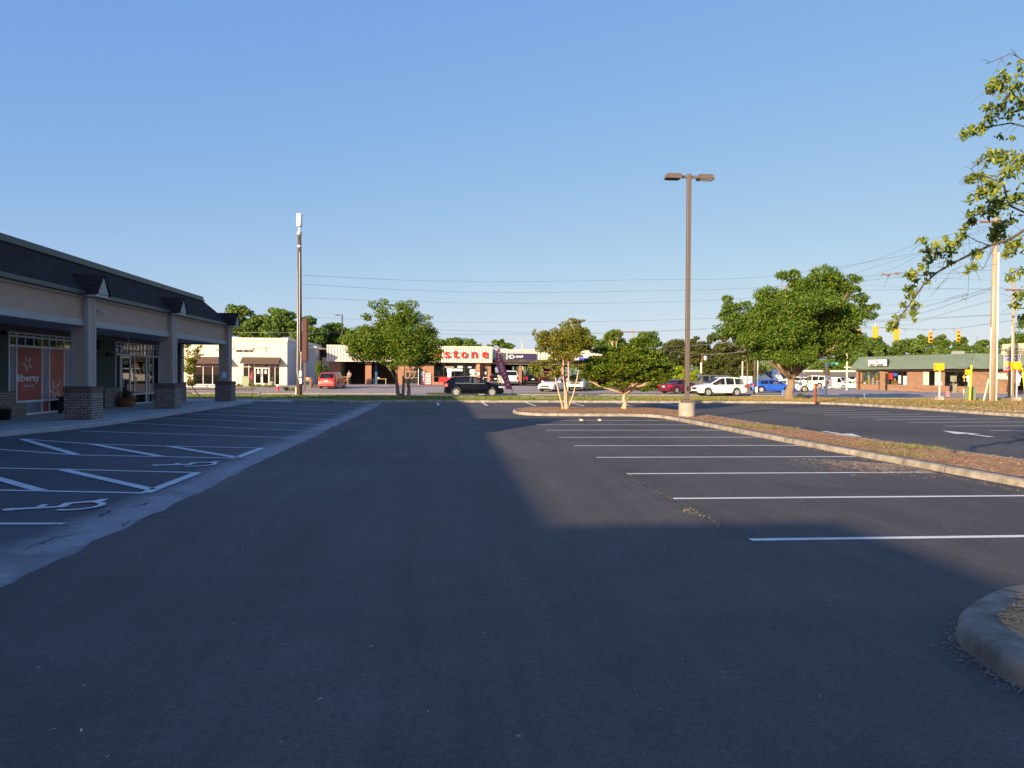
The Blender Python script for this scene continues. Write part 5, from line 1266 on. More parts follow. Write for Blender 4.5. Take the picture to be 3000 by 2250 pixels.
# driver of the white suv: seated body behind the wheel
def driver():
    # sits in the front of the white suv; front = car +x
    h = H0+math.pi+R(5); c, s_ = math.cos(h), math.sin(h); P0 = Vector(ps(2106, 68.0, -.14))
    lx, ly = .02, .36                      # near side seat
    pos = P0+Vector((lx*c-ly*s_, lx*s_+ly*c, 0))
    t = thing('person', 'person in a salmon shirt driving the white suv', 'person', pos, h)
    J = [((0, 0, .62), (.15, .19)), ((0, 0, .85), (.13, .17)), ((.02, 0, 1.08), (.12, .2)), ((.02, 0, 1.2), .06), ((.03, 0, 1.27), .06), ((.04, 0, 1.36), (.085, .075)), ((.04, 0, 1.44), (.08, .07)),
         ((.05, .2, 1.1), .06), ((.28, .24, .98), .045), ((.5, .16, 1.02), .035), ((.57, .15, 1.04), .03), ((.05, -.2, 1.1), .06), ((.28, -.24, .98), .045), ((.5, -.16, 1.02), .035), ((.57, -.15, 1.04), .03),
         ((.3, .1, .6), .09), ((.5, .1, .52), .07), ((.3, -.1, .6), .09), ((.5, -.1, .52), .07)]
    E = [(0, 1), (1, 2), (2, 3), (3, 4), (4, 5), (5, 6), (2, 7), (7, 8), (8, 9), (9, 10), (2, 11), (11, 12), (12, 13), (13, 14), (0, 15), (15, 16), (0, 17), (17, 18)]
    skin_body('body', J, E, M['skin'], t)
    skin_body('shirt', [((0, 0, .64), (.16, .2)), ((0, 0, .85), (.145, .185)), ((.02, 0, 1.07), (.135, .21)), ((.02, 0, 1.17), .09), ((.05, .21, 1.1), .078), ((.2, .24, 1.0), .062), ((.05, -.21, 1.1), .078), ((.2, -.24, 1.0), .062)],
              [(0, 1), (1, 2), (2, 3), (2, 4), (4, 5), (2, 6), (6, 7)], M['orange_shirt'], t)
    skin_body('hair', [((.01, 0, 1.4), (.085, .08)), ((.0, 0, 1.47), (.085, .078))], [(0, 1)], M['hair'], t)
driver()
def standing():
    p = ps(1023, 97.6); t = thing('person', 'person in a grey print shirt and dark trousers standing at the open garage bay', 'person', (p[0], p[1], p[2]+.02), R(-100))
    J = [((0, 0, .93), (.13, .17)), ((.01, 0, 1.15), (.12, .15)), ((.02, 0, 1.38), (.12, .2)), ((.02, 0, 1.5), .06), ((.03, 0, 1.57), .058), ((.045, 0, 1.66), (.085, .075)), ((.04, 0, 1.73), (.08, .07)),
         ((.02, .2, 1.4), .065), ((.0, .27, 1.14), .05), ((.14, .2, .98), .038), ((.2, .16, .97), .03), ((.02, -.2, 1.4), .065), ((-.02, -.26, 1.12), .05), ((.05, -.27, .87), .038), ((.07, -.27, .78), .03),
         ((0, .1, .85), .095), ((.03, .12, .48), .065), ((0, .13, .09), .045), ((.14, .14, .04), .04), ((0, -.1, .85), .095), ((.02, -.12, .48), .065), ((-.02, -.13, .09), .045), ((.12, -.14, .04), .04)]
    E = [(0, 1), (1, 2), (2, 3), (3, 4), (4, 5), (5, 6), (2, 7), (7, 8), (8, 9), (9, 10), (2, 11), (11, 12), (12, 13), (13, 14), (0, 15), (15, 16), (16, 17), (17, 18), (0, 19), (19, 20), (20, 21), (21, 22)]
    skin_body('body', J, E, M['skin'], t)
    skin_body('shirt', [((0, 0, .95), (.15, .185)), ((.01, 0, 1.15), (.14, .17)), ((.02, 0, 1.37), (.138, .21)), ((.02, 0, 1.47), .09), ((.02, .215, 1.39), .08), ((.0, .27, 1.2), .065), ((.02, -.215, 1.39), .08), ((-.01, -.265, 1.18), .065)],
              [(0, 1), (1, 2), (2, 3), (2, 4), (4, 5), (2, 6), (6, 7)], M['shirt'], t)
    skin_body('trousers', [((0, 0, .92), (.15, .18)), ((0, .1, .84), .11), ((.03, .12, .48), .082), ((.0, .13, .12), .06), ((0, -.1, .84), .11), ((.02, -.12, .48), .082), ((-.02, -.13, .12), .06)],
              [(0, 1), (1, 2), (2, 3), (0, 4), (4, 5), (5, 6)], M['jeans'], t)
    skin_body('hair', [((.02, 0, 1.7), (.088, .08)), ((.01, 0, 1.76), (.085, .078))], [(0, 1)], M['hair'], t)
standing()
# ================================================================ BUILDINGS ACROSS THE STREET
# ---- hair salon
d0 = 90.5; p0 = A(545, 1127, d0-1.2); zS = gz(p0.x, d0)+.02
SA = R(4.0)
FH = Fac((A(841, 1127, d0).x, d0, zS), SA)          # origin at the right front corner; x negative to the left
xL = FH.X(535); xC = 0.0
HS = thing('hair_salon', 'cream painted hair salon with two brown awnings and lettering on the front', 'building', FH.p, SA)
zt = FH.Z(841, 991)
a0, a1 = FH.X(713), FH.X(819); b0, b1 = FH.X(566), FH.X(672); hz_ = FH.Z(770, 1065)
mb = MB(); wall_open(mb, xL, 0, 0, .25, -.3, zt, [(a0, a1, .02, hz_), (b0, b1, .02, hz_)]); mb.build('front_wall', M['cream'], HS)
mb = MB(); mb.box(xL-.1, .06, -.08, 0-.001, zt-.42, zt-.28).box(xL-.1, .12, -.16, -.001, zt-.28, zt+.02).box(.0605, .12, 0, 22, zt-.3, zt+.02); mb.build('cornice', M['cream'], HS)
MB().box(-.15, .0, .251, 22, -.3, zt-.01).box(xL, -.151, 9, 9.2, -.3, zt-.1).build('side_wall', M['greywall'], HS)  # grey instead of the front's cream: the side's shade is put into its colour
MB().box(xL, -.16, .26, 21.9, zt-.35, zt-.25).build('roof', M['dkalu'], HS)
MB().box(xL+.2, -.2, 5, 5.1, 0, 3.4).box(xL+.2, -.2, .3, 5, -.01, .01).build('interior_wall', M['interior'], HS)
for (u0, u1, nm) in ((a0, a1, 'a'), (b0, b1, 'b')):
    w_ = u1-u0
    if nm == 'a':
        cols = [u0+w_*.145, u0+w_*.30, u0+w_*.72, u0+w_*.87]
        f = glazing(HS, u0, u1, .08, .03, hz_-.02, cols, [FH.Z(770, 1075)], M['alu'], M['dglass'], .07)
        for s, q0, q1 in ((0, .31, .505), (1, .515, .71)):
            mb = MB(); x0, x1 = u0+w_*q0, u0+w_*q1; h = FH.Z(770, 1077)
            mb.box(x0, x0+.1, .0, .05, .03, h).box(x1-.1, x1, .0, .05, .03, h).box(x0+.1, x1-.1, 0, .05, h-.12, h).box(x0+.1, x1-.1, 0, .05, .03, .22)
            dd = mb.build('door', M['alu'], HS); MB().box(x0+.1, x1-.1, .02, .03, .22, h-.12).build('door_pane', M['dglass'], dd)
            cx = (x0+x1)/2; m_ = MB(); m_.face([(cx-.14, .015, 1.35), (cx+.14, .015, 1.35), (cx+.1, .015, 1.65), (cx, .015, 1.95), (cx-.1, .015, 1.65)]); m_.build('door_emblem', M['white'], dd)
            MB().tube([(x1-.06 if s == 0 else x0+.06, -.04, 1.0), (x1-.06 if s == 0 else x0+.06, -.04, 1.35)], .02).build('handle', M['alu'], dd)
        text('101', .26, M['white'], HS, u0+w_*.5, FH.Z(770, 1071), .02, 'house_number')
    else:
        cols = [u0+w_*.27, u0+w_*.53, u0+w_*.8]
        glazing(HS, u0, u1, .08, .03, hz_-.02, cols, [FH.Z(620, 1074)], M['alu'], M['dglass'], .07)
    zt_, zb_ = FH.Z(770, 1046.5), FH.Z(770, 1063.5)
    mb = MB(); e = .12; dp = 1.15
    mb.face([(u0-e, -.01, zt_), (u1+e, -.01, zt_), (u1+e, -dp, zb_), (u0-e-.0, -dp, zb_)])
    mb.face([(u0-e, -.01, zt_), (u0-e, -dp, zb_), (u0-e, -.01, zb_)]); mb.face([(u1+e, -.01, zt_), (u1+e, -.01, zb_), (u1+e, -dp, zb_)])
    mb.box(u0-e, u1+e, -dp-.015, -dp+.015, zb_-.1, zb_)
    mb.build('awning', M['awning'], HS)
def letters(s, px0, px1, pyc, hpx, fac, m, root, **k):
    x0, x1 = fac.X(px0), fac.X(px1); h = abs(fac.Z(px0, pyc-hpx/2)-fac.Z(px0, pyc+hpx/2))
    t = text(s, h*1.38, m, root, 0, 0, y=-.05, ext=.02, **k)
    xs_ = [v.co.x for v in t.data.vertices]; sc = (x1-x0)/(max(xs_)-min(xs_)); mn = min(xs_); zc = fac.Z((px0+px1)/2, pyc)
    zs_ = [v.co.z for v in t.data.vertices]; zm = (max(zs_)+min(zs_))/2
    for v in t.data.vertices: v.co.x = (v.co.x-mn)*sc+x0; v.co.z += zc-zm
    return t
letters('HAIR SALON', 692, 741, 1028, 7, FH, M['blacktxt'], HS, bold=.02)
letters('i', 683.5, 687, 1019, 12, FH, M['blacktxt'], HS, shear=.2)
mb = MB()
x_ = FH.X(768); z_ = FH.Z(768, 1022)
mb.box(x_-1.0, x_+.5, -.05, -.03, z_-.02, z_+.03); mb.face([(x_-1.1, -.045, z_-.13), (x_-.75, -.045, z_), (x_-1.1, -.045, z_+.13)]); mb.face([(x_+.4, -.045, z_+.12), (x_+.65, -.045, z_), (x_+.4, -.045, z_-.1)]); mb.face([(x_+.35, -.045, z_-.2), (x_+.8, -.045, z_-.22), (x_+.35, -.045, z_-.32)])
mb.build('arrow_emblem', M['blacktxt'], HS)
mb = MB(); x_ = FH.X(631); z_ = FH.Z(631, 1024); mb.box(x_-.2, x_+.2, -.2, 0, z_-.08, z_+.08); mb.build('wall_lamp', M['galv'], HS, bevel=.03)
# chairs and a counter glimpsed inside
mb = MB(); xx = FH.X(606); mb.box(xx-.3, xx+.3, 1.2, 1.8, .0, .5).box(xx-.3, xx+.3, 1.7, 1.8, .5, 1.2); mb.box(FH.X(622)-.3, FH.X(630), 1.0, 1.6, 0, 1.1).build('counter', M['brownwood'], HS)
# ---- lower block right of the salon
p = A(893, 1128, 96); FB = Fac((A(884, 1128, 96).x, 96, gz(p.x, 96)), R(4))
LB = thing('grey_annexe', 'low grey block wall building beside the salon with a white cornice', 'building', FB.p, R(4))
x1 = FB.X(922); zt = FB.Z(905, 1015)
MB().box(-3, x1, 0, 14, -.3, zt-.3).build('wall', M['greywall'], LB)
MB().box(-3, x1+.25, -.2, 14, zt-.3, zt).build('cornice', M['cream'], LB)
x1b = FB.X(958); MB().box(x1+.3, x1b+1, 3.4, 16, -.3, FB.Z(940, 1046, 3.4)).build('rear_wall', M['cream'], LB)
MB().box(x1+.3, x1b+1, 3.2, 16.2, FB.Z(940, 1046, 3.4), FB.Z(940, 1024, 3.4)).build('rear_roof', M['shingle'], LB)

# ---- tyre shop
TA = R(8.0); dT = 96.5
FT = Fac((A(957, 1129, dT).x, dT, .2), TA)
TS = thing('tyre_shop', 'brick tyre shop with a ribbed white metal fascia and big red letters', 'shop building', FT.p, TA)
zt = FT.Z(957, 1012); zb = FT.Z(957, 1057); xr = FT.X(1441.5)
DW = 1.3                                       # wall set back under the fascia
W_ = lambda px: FT.X(px, DW)
def ribbed(x0, x1, y, z0, z1, root, nm='fascia', dep=.3):
    mb = MB(); mb.box(x0, x1, y, y+dep, z0, z1); o = mb.build(nm, M['panelw'], root)
    r_ = MB(); x = x0+.2
    while x < x1-.05: r_.box(x-.03, x+.03, y-.045, y-.001, z0+.03, z1-.05); x += .36
    r_.build('rib', M['rib'], o)
    t_ = MB(); t_.box(x0-.03, x1+.03, y-.07, y+dep+.03, z1-.04, z1+.08).box(x0-.02, x1+.02, y-.06, y+.05, z0-.07, z0+.02); t_.build('edge_trim', M['cream'], o); return o
ribbed(0, xr, 0, zb, zt, TS)
MB().box(xr-.3, xr, .31, 3.0, zb, zt).box(0, .3, .31, 12, zb, zt).build('fascia_return', M['panelw'], TS)
# right hand set-back part
Y2 = 2.3; xe = FT.X(1868, Y2)
zb2 = FT.Z(1600, 1066.5, Y2); zt2 = FT.Z(1600, 1027, Y2)
ribbed(xr+.02, xe, Y2, zb2, zt2, TS, 'set_back_fascia')
ops = [(W_(998), W_(1070), 0, zb-.02), (W_(1088), W_(1160), 0, zb-.02)]
xg = W_(1271); xh = W_(1393)
mb = MB(); wall_open(mb, .2, xr, DW, DW+.3, -.3, zb+.3, ops+[(xg, xh, .35, zb-.05)])
mb.box(.2, .5, DW+.31, 14, -.3, zb+.3)
mb.build('brick_wall', M['brickr'], TS)
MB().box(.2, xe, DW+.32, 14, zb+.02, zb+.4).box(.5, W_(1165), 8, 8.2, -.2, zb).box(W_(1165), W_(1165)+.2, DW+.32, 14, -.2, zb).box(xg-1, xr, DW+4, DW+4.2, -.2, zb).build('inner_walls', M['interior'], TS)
# pilaster
pilx = W_(1394), W_(1404)
MB().box(pilx[0], pilx[1], DW-.9, DW-.001, -.3, zb-.01).build('pilaster', M['brickr'], TS)
glazing(TS, xg, xh, DW+.1, .36, zb-.06, [W_(1300), W_(1332), W_(1361)], [1.05], M['dkalu'], M['dglass'], .08)
mb = MB(); g = DW-.02
def pb(a, b, c, d_): mb.box(W_(a), W_(b), g+.06, g+.07, FT.Z(a, d_, DW), FT.Z(a, c, DW))
pb(1309, 1324, 1079, 1090); pb(1311, 1322, 1090, 1104); pb(1312, 1320, 1104.5, 1110); pb(1340, 1356, 1070, 1077); pb(1371, 1381, 1074, 1078); pb(1325, 1355, 1080, 1087)
mb.build('window_poster', M['white'], TS)
mb = MB(); pb(1303, 1330, 1073, 1077.5); mb.build('window_sticker', mat('faded_sticker', (.35, .3, .26), .7, .3, 6), TS)
# office interior door: lower panels
mb = MB(); x0, x1 = W_(1414), W_(1428); mb.box(x0, x1, DW-.03, DW-.001, .05, 2.2); dd = mb.build('door', M['dkalu'], TS)
mb = MB(); mb.box((x0+x1)/2-.15, (x0+x1)/2+.15, DW-.04, DW-.031, 1.4, 1.75); mb.build('notice', M['white'], dd)
mb = MB()
for a, y in ((1238, 1092), (1399, 1096)): mb.box(FT.X(a, DW)-.17, FT.X(a, DW)+.17, (DW-.04 if a < 1300 else DW-.95), (DW-.01 if a < 1300 else DW-.91), FT.Z(a, y+3, DW), FT.Z(a, y-5, DW))
mb.build('wall_notice', M['white'], TS)
mb = MB()
for i, y in enumerate((1073, 1081, 1107, 1116)): mb.box(pilx[0]+.08, pilx[1]-.08, DW-.93, DW-.905, FT.Z(1399, y+2.5, DW), FT.Z(1399, y-2, DW))
mb.build('bay_sign', mat('faded_orange_notice', (.75, .42, .2), .7, .2), TS)
# open drive-through bays: brick piers, rear wall with framed openings
Y3 = Y2+.5; XX = lambda px: FT.X(px, Y3)
for a, b in ((1520.5, 1528.5), (1640, 1650), (1740, 1750), (1846, 1868)): MB().box(XX(a), XX(b), Y3, Y3+.7, -.3, zb2).build('brick_pier', M['brickb'], TS)
Yb = Y3+9; XB = lambda px: FT.X(px, Yb)
mb = MB(); wall_open(mb, XX(1440), xe, Yb, Yb+.2, -.3, zb2+.3, [(XB(1450), XB(1478), 1.0, zb2-.3), (XB(1500), XB(1507), 1.3, zb2-.3), (XB(1511), XB(1518), 1.3, zb2-.3), (XB(1531), XB(1541), .9, zb2-.25), (XB(1543), XB(1558), .9, zb2-.25), (XB(1580), XB(1592), .9, zb2-.3), (XB(1655), XB(1735), .9, zb2-.3)])
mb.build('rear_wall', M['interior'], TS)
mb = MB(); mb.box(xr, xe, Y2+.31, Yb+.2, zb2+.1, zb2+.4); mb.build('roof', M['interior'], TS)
# blue-black sign with a ring emblem
s0, s1 = FT.X(1486, Y2), FT.X(1570, Y2); z0, z1 = FT.Z(1530, 1055, Y2), FT.Z(1530, 1036, Y2)
sg_ = thing('navy_sign', 'navy shop sign with white ring emblem above the open bays', 'sign', FT.p+Vector((0, 0, 0)), TA)
sb = MB().box(s0, s1, Y2-.18, Y2-.05, z0, z1).build('sign_panel', M['navy'], sg_)
mb = MB(); cx, cz = s0+.135*(s1-s0), (z0+z1)/2
for k in range(24):
    a, b = 2*math.pi*k/24, 2*math.pi*(k+1)/24
    mb.face([(cx+.42*math.cos(a), Y2-.19, cz+.26*math.sin(a)), (cx+.42*math.cos(b), Y2-.19, cz+.26*math.sin(b)), (cx+.08+.22*math.cos(b), Y2-.19, cz-.01+.15*math.sin(b)), (cx+.08+.22*math.cos(a), Y2-.19, cz-.01+.15*math.sin(a))])
mb.build('ring_emblem', M['white'], sg_)
t = text('GWP', .36, M['white'], sg_, s0+.28*(s1-s0), cz, Y2-.2, 'lettering', .005, 'LEFT', .015, 1.25)
s0, s1 = FT.X(1690, Y2), FT.X(1735, Y2)
sg2 = thing('navy_sign', 'second navy and white sign half hidden by the leaves of the airy tree', 'sign', FT.p, TA)
MB().box(s0, s1, Y2-.16, Y2-.05, z0+.1, z1-.1).build('sign_panel', M['white'], sg2)
MB().box(s0, s0+.4*(s1-s0), Y2-.175, Y2-.161, z0+.4, z1-.2).box(s0+.2, s1, Y2-.175, Y2-.161, z0+.12, z0+.35).build('sign_print', mat('royal_blue', (.02, .04, .5), .5), sg2)
# red letters, each a piece of the sign
LET = [('F', 1095), ('i', 1127), ('r', 1158), ('e', 1190), ('s', 1221), ('t', 1250), ('o', 1279.5), ('n', 1308), ('e', 1338.5), ]
spacing = [('s', 1308.5), ('t', 1334), ('o', 1358.5), ('n', 1389), ('e', 1419)]
LET = [('F', 1150), ('i', 1180), ('r', 1208), ('e', 1255), ('s', 1308), ('t', 1334), ('o', 1358.5), ('n', 1389), ('e', 1419)]
LET = [('F', 1196), ('i', 1225), ('r', 1251), ('e', 1281), ('s', 1309), ('t', 1333.5), ('o', 1359), ('n', 1388.5), ('e', 1420)]
RL = thing('letter_sign', 'row of separate red channel letters along the white ribbed fascia', 'sign', FT.p, TA)
for ch, px in LET:
    big = ch in 'Ftbi'
    c = MB(); x = FT.X(px); zc = FT.Z(px, 1040); hh = FT.Z(px, 1031)-FT.Z(px, 1049.5)
    t = text(ch, hh*1.62, M['redletter'], RL, 0, 0, y=-.16, ext=.1, bold=.016, name='letter')
    co_ = [v.co for v in t.data.vertices]; mx, mn = max(v.x for v in co_), min(v.x for v in co_); zz, zm = max(v.z for v in co_), min(v.z for v in co_)
    wdt = (FT.X(px+8.5)-FT.X(px-8.5))*(1 if ch != 'i' else .4); ht = hh*(1.25 if ch in 'Fti' else 1)
    for v in co_:
        v.x = (v.x-(mx+mn)/2)/(mx-mn)*wdt+x; v.z = (v.z-zm)/(zz-zm)*ht+zc-hh/2
    for v in co_: v.x += (v.z-zc)*.0
# objects in front of the tyre shop: p(px, dist from wall)
def tp(px, y): x = FT.X(px, y); q = FT.p+Vector((x*FT.c-y*FT.s, x*FT.s+y*FT.c, 0)); return q
t = thing('painted_flag_board', 'wooden board painted with red and white stripes leaning on the brick wall', 'board', tp(1230, DW-.12), TA)
w_ = FT.X(1263, DW)-FT.X(1230, DW); h = 1.5
MB().box(0, w_, -.02, .03, .02, h).build('board', M['white'], t)
mb = MB()
for k in range(7): 
    z = h*(k+.5)/7.; mb.box((.45*w_ if k > 3 else 0), w_, -.03, -.021, .02+h*k/7+.0, .02+h*k/7+h/14)
mb.build('stripe', mat('flag_red', (.5, .05, .06), .7), t)
MB().box(0, .45*w_, -.032, -.021, h*.57, h).build('canton', mat('faded_grey_blue', (.3, .34, .4), .7, .3, 8), t)
t = thing('red_bench', 'red bench standing outside the office window of the tyre shop', 'bench', tp(1310, DW-.9), TA)
rm = mat('bench_red', (.75, .03, .03), .45)
MB().box(-1.05, 1.05, -.2, .2, .42, .48).build('seat', rm, t)
MB().box(-1.05, 1.05, .18, .22, .48, .98).build('backrest', rm, t)
for s in (-1, 1): MB().box(s*1.0-.03, s*1.0+.03, -.2, .2, 0, .42).build('leg', rm, t)
for s in (-1, 1): MB().tube([(s*1.02, -.2, .48), (s*1.02, -.2, .7), (s*1.02, .2, .7)], .02).build('armrest', rm, t)
t = thing('tyre_rack', 'rolling steel tyre rack with tyres leaning by the brick wall', 'rack', tp(1203, DW-.8), TA)
mb = MB()
for z in (.1, .9, 1.7, 2.2):
    for y in (-.25, .25): mb.tube([(-1, y, z), (1, y, z)], .035)
for x in (-1, 1):
    for y in (-.25, .25): mb.tube([(x, y, .0), (x, y, 2.2)], .04)
mb.build('frame', M['galv'], t)
for k, (x, z) in enumerate(((-.6, .45), (.1, .45), (.75, .45), (-.2, 1.25), (.6, 1.25))):
    MB().lathe([(.19, -.1), (.32, -.11), (.34, 0), (.32, .11), (.19, .1)], 20, (x, 0, z), axis='y').build('tyre', M['tyre'], t)
for k, (px, r_) in enumerate(((1218, .7), (1222, .5))):
    t = thing('large_tyre', ['large dark tractor tyre leaning on the brick wall by the rack', 'smaller tyre leaning above the large one by the rack'][k], 'tyre', tp(px, DW-.25), TA)
    MB().lathe([(r_*.55, -.12), (r_*.95, -.14), (r_, 0), (r_*.95, .14), (r_*.55, .12)], 24, (0, 0, r_+(.0 if k == 0 else 1.35)), axis='y').build('casing', M['tyre'], t)
t = thing('drinks_machine', 'white and black drinks machine beside the brick pilaster', 'vending machine', tp(1386, DW-.4), TA)
MB().box(-.42, .42, -.3, .35, 0, 1.3).build('cabinet', mat('zebra_cabinet', (.5, .5, .48), .5, .8, 9), t)
MB().lathe([(.42, 0), (.44, .1), (.44, .5), (.3, .6)], 16, (0, 0, 1.45)).build('round_top', M['white'], t, smooth=True)
MB().box(-.2, .2, -.2, .2, 1.3, 1.46).build('neck', M['white'], t)
t = thing('wooden_chair', 'wooden chair in front of the first open garage bay', 'chair', tp(1013, -.3), TA)
MB().box(-.28, .28, -.25, .25, .42, .47).build('seat', M['tanwood'], t)
mb = MB(); mb.box(-.28, -.23, .2, .25, .47, 1.0).box(.23, .28, .2, .25, .47, 1.0)
for z in (.6, .75, .92): mb.box(-.23, .23, .21, .24, z, z+.07)
mb.build('backrest', M['tanwood'], t)
for sx in (-1, 1):
    for sy_ in (-1, 1): MB().box(sx*.25-.025, sx*.25+.025, sy_*.22-.025, sy_*.22+.025, 0, .42).build('leg', M['tanwood'], t)
    MB().box(sx*.27-.025, sx*.27+.025, -.25, .2, .65, .69).build('armrest', M['tanwood'], t)
t = thing('display_rack', 'small rack of goods by the dark brick wall of the tyre shop', 'rack', tp(1437, DW-.6), TA)
MB().box(-.35, .35, -.15, .2, 0, 1.5).build('rack_body', mat('mixed_goods', (.35, .2, .15), .7, .7, 7), t)
MB().box(-.4, .4, -.2, .25, 1.5, 1.56).build('shelf', M['brownwood'], t)
t = thing('white_frame_stand', 'small white framed stand by the side door of the tyre shop', 'stand', tp(1423, DW-.5), TA)
mb = MB()
for x in (-.3, .3): mb.tube([(x, 0, 0), (x, .1, 1.0)], .03)
for z in (.1, .5, 1.0): mb.tube([(-.3, z*.1, z), (.3, z*.1, z)], .03)
mb.build('frame', M['white'], t)
t = thing('mechanic_bench', 'low cluttered work table inside the second garage bay', 'table', tp(1112, DW+1.0), TA)
MB().box(-.9, .9, -.3, .3, .7, .76).build('tabletop', M['tanwood'], t)
for sx in (-1, 1): MB().box(sx*.8-.04, sx*.8+.04, -.25, .25, 0, .7).build('leg', M['galv'], t)
MB().box(-.4, .0, -.2, .2, .761, .95).build('toolbox', M['galv'], t)
t = thing('blue_lift_post', 'blue vehicle lift post inside the second garage bay', 'vehicle lift', tp(1102, DW+2.4), TA)
bm_ = mat('lift_blue', (.03, .1, .3), .5)
MB().box(-.15, .15, -.2, .2, 0, 3.0).build('post', bm_, t); MB().box(-.3, .3, -.35, .35, 0, .05).build('base_plate', bm_, t)

# ---- long grey-roofed building in the right distance
dG = 150; FG = Fac((A(2255, 1137, dG).x, dG, -.85), R(4))
GB = thing('grey_roofed_building', 'long low cream building with a grey shingle roof behind the parked white cars', 'building', FG.p, R(4))
x1 = FG.X(2515); zt = FG.Z(2400, 1087); zr = FG.Z(2400, 1113)
MB().box(0, x1, .6, 14, -.5, zr-.15).build('wall', M['cream'], GB)
mb = MB(); mb.face([(-.3, -.1, zr), (x1+.5, -.1, zr), (x1+.5, 2.2, zt-.12), (-.3, 2.2, zt-.12)]); mb.box(-.3, x1+.5, 2.2, 14, zt-.3, zt-.12); mb.build('roof', mat('grey_shingles', (.12, .11, .105), .9, .12, 5), GB)
mb = MB(); mb.box(-.3, x1+.5, 2.1, 2.35, zt-.13, zt+.2).box(-.3, x1+.5, -.2, .1, zr-.2, zr); mb.build('fascia_board', M['cream'], GB)
mb = MB()
for pxa, pxb, top in ((2215, 2262, 1097), (2262, 2292, 1082)):
    xa, xb = FG.X(pxa), FG.X(pxb); mb.prism([(xa, zr-.1), (xb, zr-.1), ((xa+xb)/2, FG.Z(pxa, top))], -.6, 2, axis='y')
mb.build('gable_porch', M['white'], GB)
mb = MB(); mb.box(FG.X(2490), FG.X(2503), -.05, .61, .6, 2.4); mb.build('window', M['dglass'], GB)

# ---- green roofed shop
P0 = A(2515, 1100, 106); P1 = A(2850, 1100, 85.5)
ang = math.atan2(P1.y-P0.y, P1.x-P0.x); FP = Fac((P0.x, P0.y, -.2), ang)
PC = thing('paint_shop', 'brick shop with a wide sloping green metal roof and shop windows', 'shop building', FP.p, ang)
LN = (P1-P0).length
ze = 2.79; ztp = 4.52
# wall plane at y=0; windows from the photo
X = FP.X; Z = FP.Z
PX = lambda zx: 2480+zx*.1718
o1 = [(X(PX(262)), X(PX(545)), Z(PX(400), 980+850*.1718), 2.5), (X(PX(700)), X(PX(1030)), Z(PX(850), 980+855*.1718), 2.5), (X(PX(1303)), X(PX(1605)), Z(PX(1450), 980+870*.1718), 2.55), (X(PX(1668)), X(PX(2075)), Z(PX(1800), 980+880*.1718), 2.45)]
od = [(X(PX(545)), X(PX(595)), .02, 2.3), (X(PX(655)), X(PX(700)), .02, 2.3)]
# openings sorted; neighbours share an edge
mb = MB(); wall_open(mb, 0, LN, 0, .25, -.3, 2.7, o1+od); mb.box(-.0, LN, .3, .31, 2.5, 2.7)
mb.build('brick_wall', M['brickb'], PC)
MB().box(X(PX(595)), X(PX(655)), -.25, -.001, -.3, 2.6).box(-.1, .35, -.3, -.001, -.3, 2.6).box(X(PX(1105)), X(PX(1120)), -.1, -.001, -.3, 2.6).build('pilaster', M['brickb'], PC)
for k, (a, b, c_, e) in enumerate(o1):
    w_ = b-a
    if k < 2: glazing(PC, a, b, .1, c_, e, [a+w_*q for q in (.25, .5, .75)], [], M['dkalu'], M['clear_glass'], .06)
    elif k == 2:
        f = glazing(PC, a, b, .1, c_, e, [a+w_*.33, a+w_*.66], [], M['dkalu'], M['dglass'], .06)
        MB().box(a+.02, a+w_*.32, .03, .06, c_+.03, e-.03).build('shutter_panel', M['cream'], f)
        MB().box(a+w_*.67, b-.02, .03, .06, c_+.03, e-.03).build('shutter_panel', M['cream'], f)
    else:
        glazing(PC, a, b, .1, c_, e, [a+w_*.5], [], M['dkalu'], M['dglass'], .06)
for a, b, c_, e in od:
    fr_ = MB(); fr_.box(a, a+.07, .05, .1, 0, e).box(b-.07, b, .05, .1, 0, e).box(a+.07, b-.07, .05, .1, e-.08, e).box(a+.07, b-.07, .05, .1, 0, .2)
    dr_ = fr_.build('door', M['dkalu'], PC); MB().box(a+.07, b-.07, .07, .08, .2, e-.08).build('door_pane', M['glass'], dr_)
gx0, gx1 = o1[0][0], o1[1][1]
MB().box(.3, LN-.3, 4.5, 4.6, -.2, 2.6).box(.3, LN, .3, 4.5, -.1, -.02).box(gx1+.2, gx1+.3, .3, 4.5, 0, 2.6).build('interior_wall', M['interior'], PC)
# shelves of paint goods seen through the glass
gm_ = [mat('goods_white', (.7, .68, .62), .6), mat('goods_yellow', (.75, .5, .08), .6), mat('goods_blue', (.1, .2, .55), .6), mat('goods_orange', (.7, .25, .05), .6)]
mb = MB(); rg = random.Random(4)
for a, b in ((o1[0][0]+.1, o1[0][1]-.1), (o1[1][0]+.1, o1[1][1]-.1)):
    x = a
    while x < b:
        w2 = rg.uniform(.2, .5); h2 = rg.uniform(.5, 1.5); z = .5
        while z < h2+.5:
            mb.box(x, x+w2*.9, .5, .8, z, z+.26, rg.choice([0, 0, 0, 1, 1, 2, 3])); z += .3
        x += w2+(0 if a == o1[0][0]+.1 else .5)
mb.build('stacked_goods', gm_, PC)
mb = MB(); a = o1[1][0]; w_ = o1[1][1]-a
mb.box(a+.05*w_, a+.25*w_, .06, .075, 1.5, 2.3).build('red_poster', M['redletter'], PC)
MB().box(a+.3*w_, a+.47*w_, .06, .075, 1.9, 2.3).build('blue_poster', mat('poster_blue', (.03, .15, .7), .5), PC)
MB().box(a+.55*w_, a+.68*w_, .06, .075, 1.0, 2.0).box(a+.8*w_, a+.97*w_, .06, .075, .8, 1.95).build('white_poster', M['white'], PC)
# mansard roof wraps the corner
E = .9; S_ = 1.15
mb = MB()
LX = LN+E
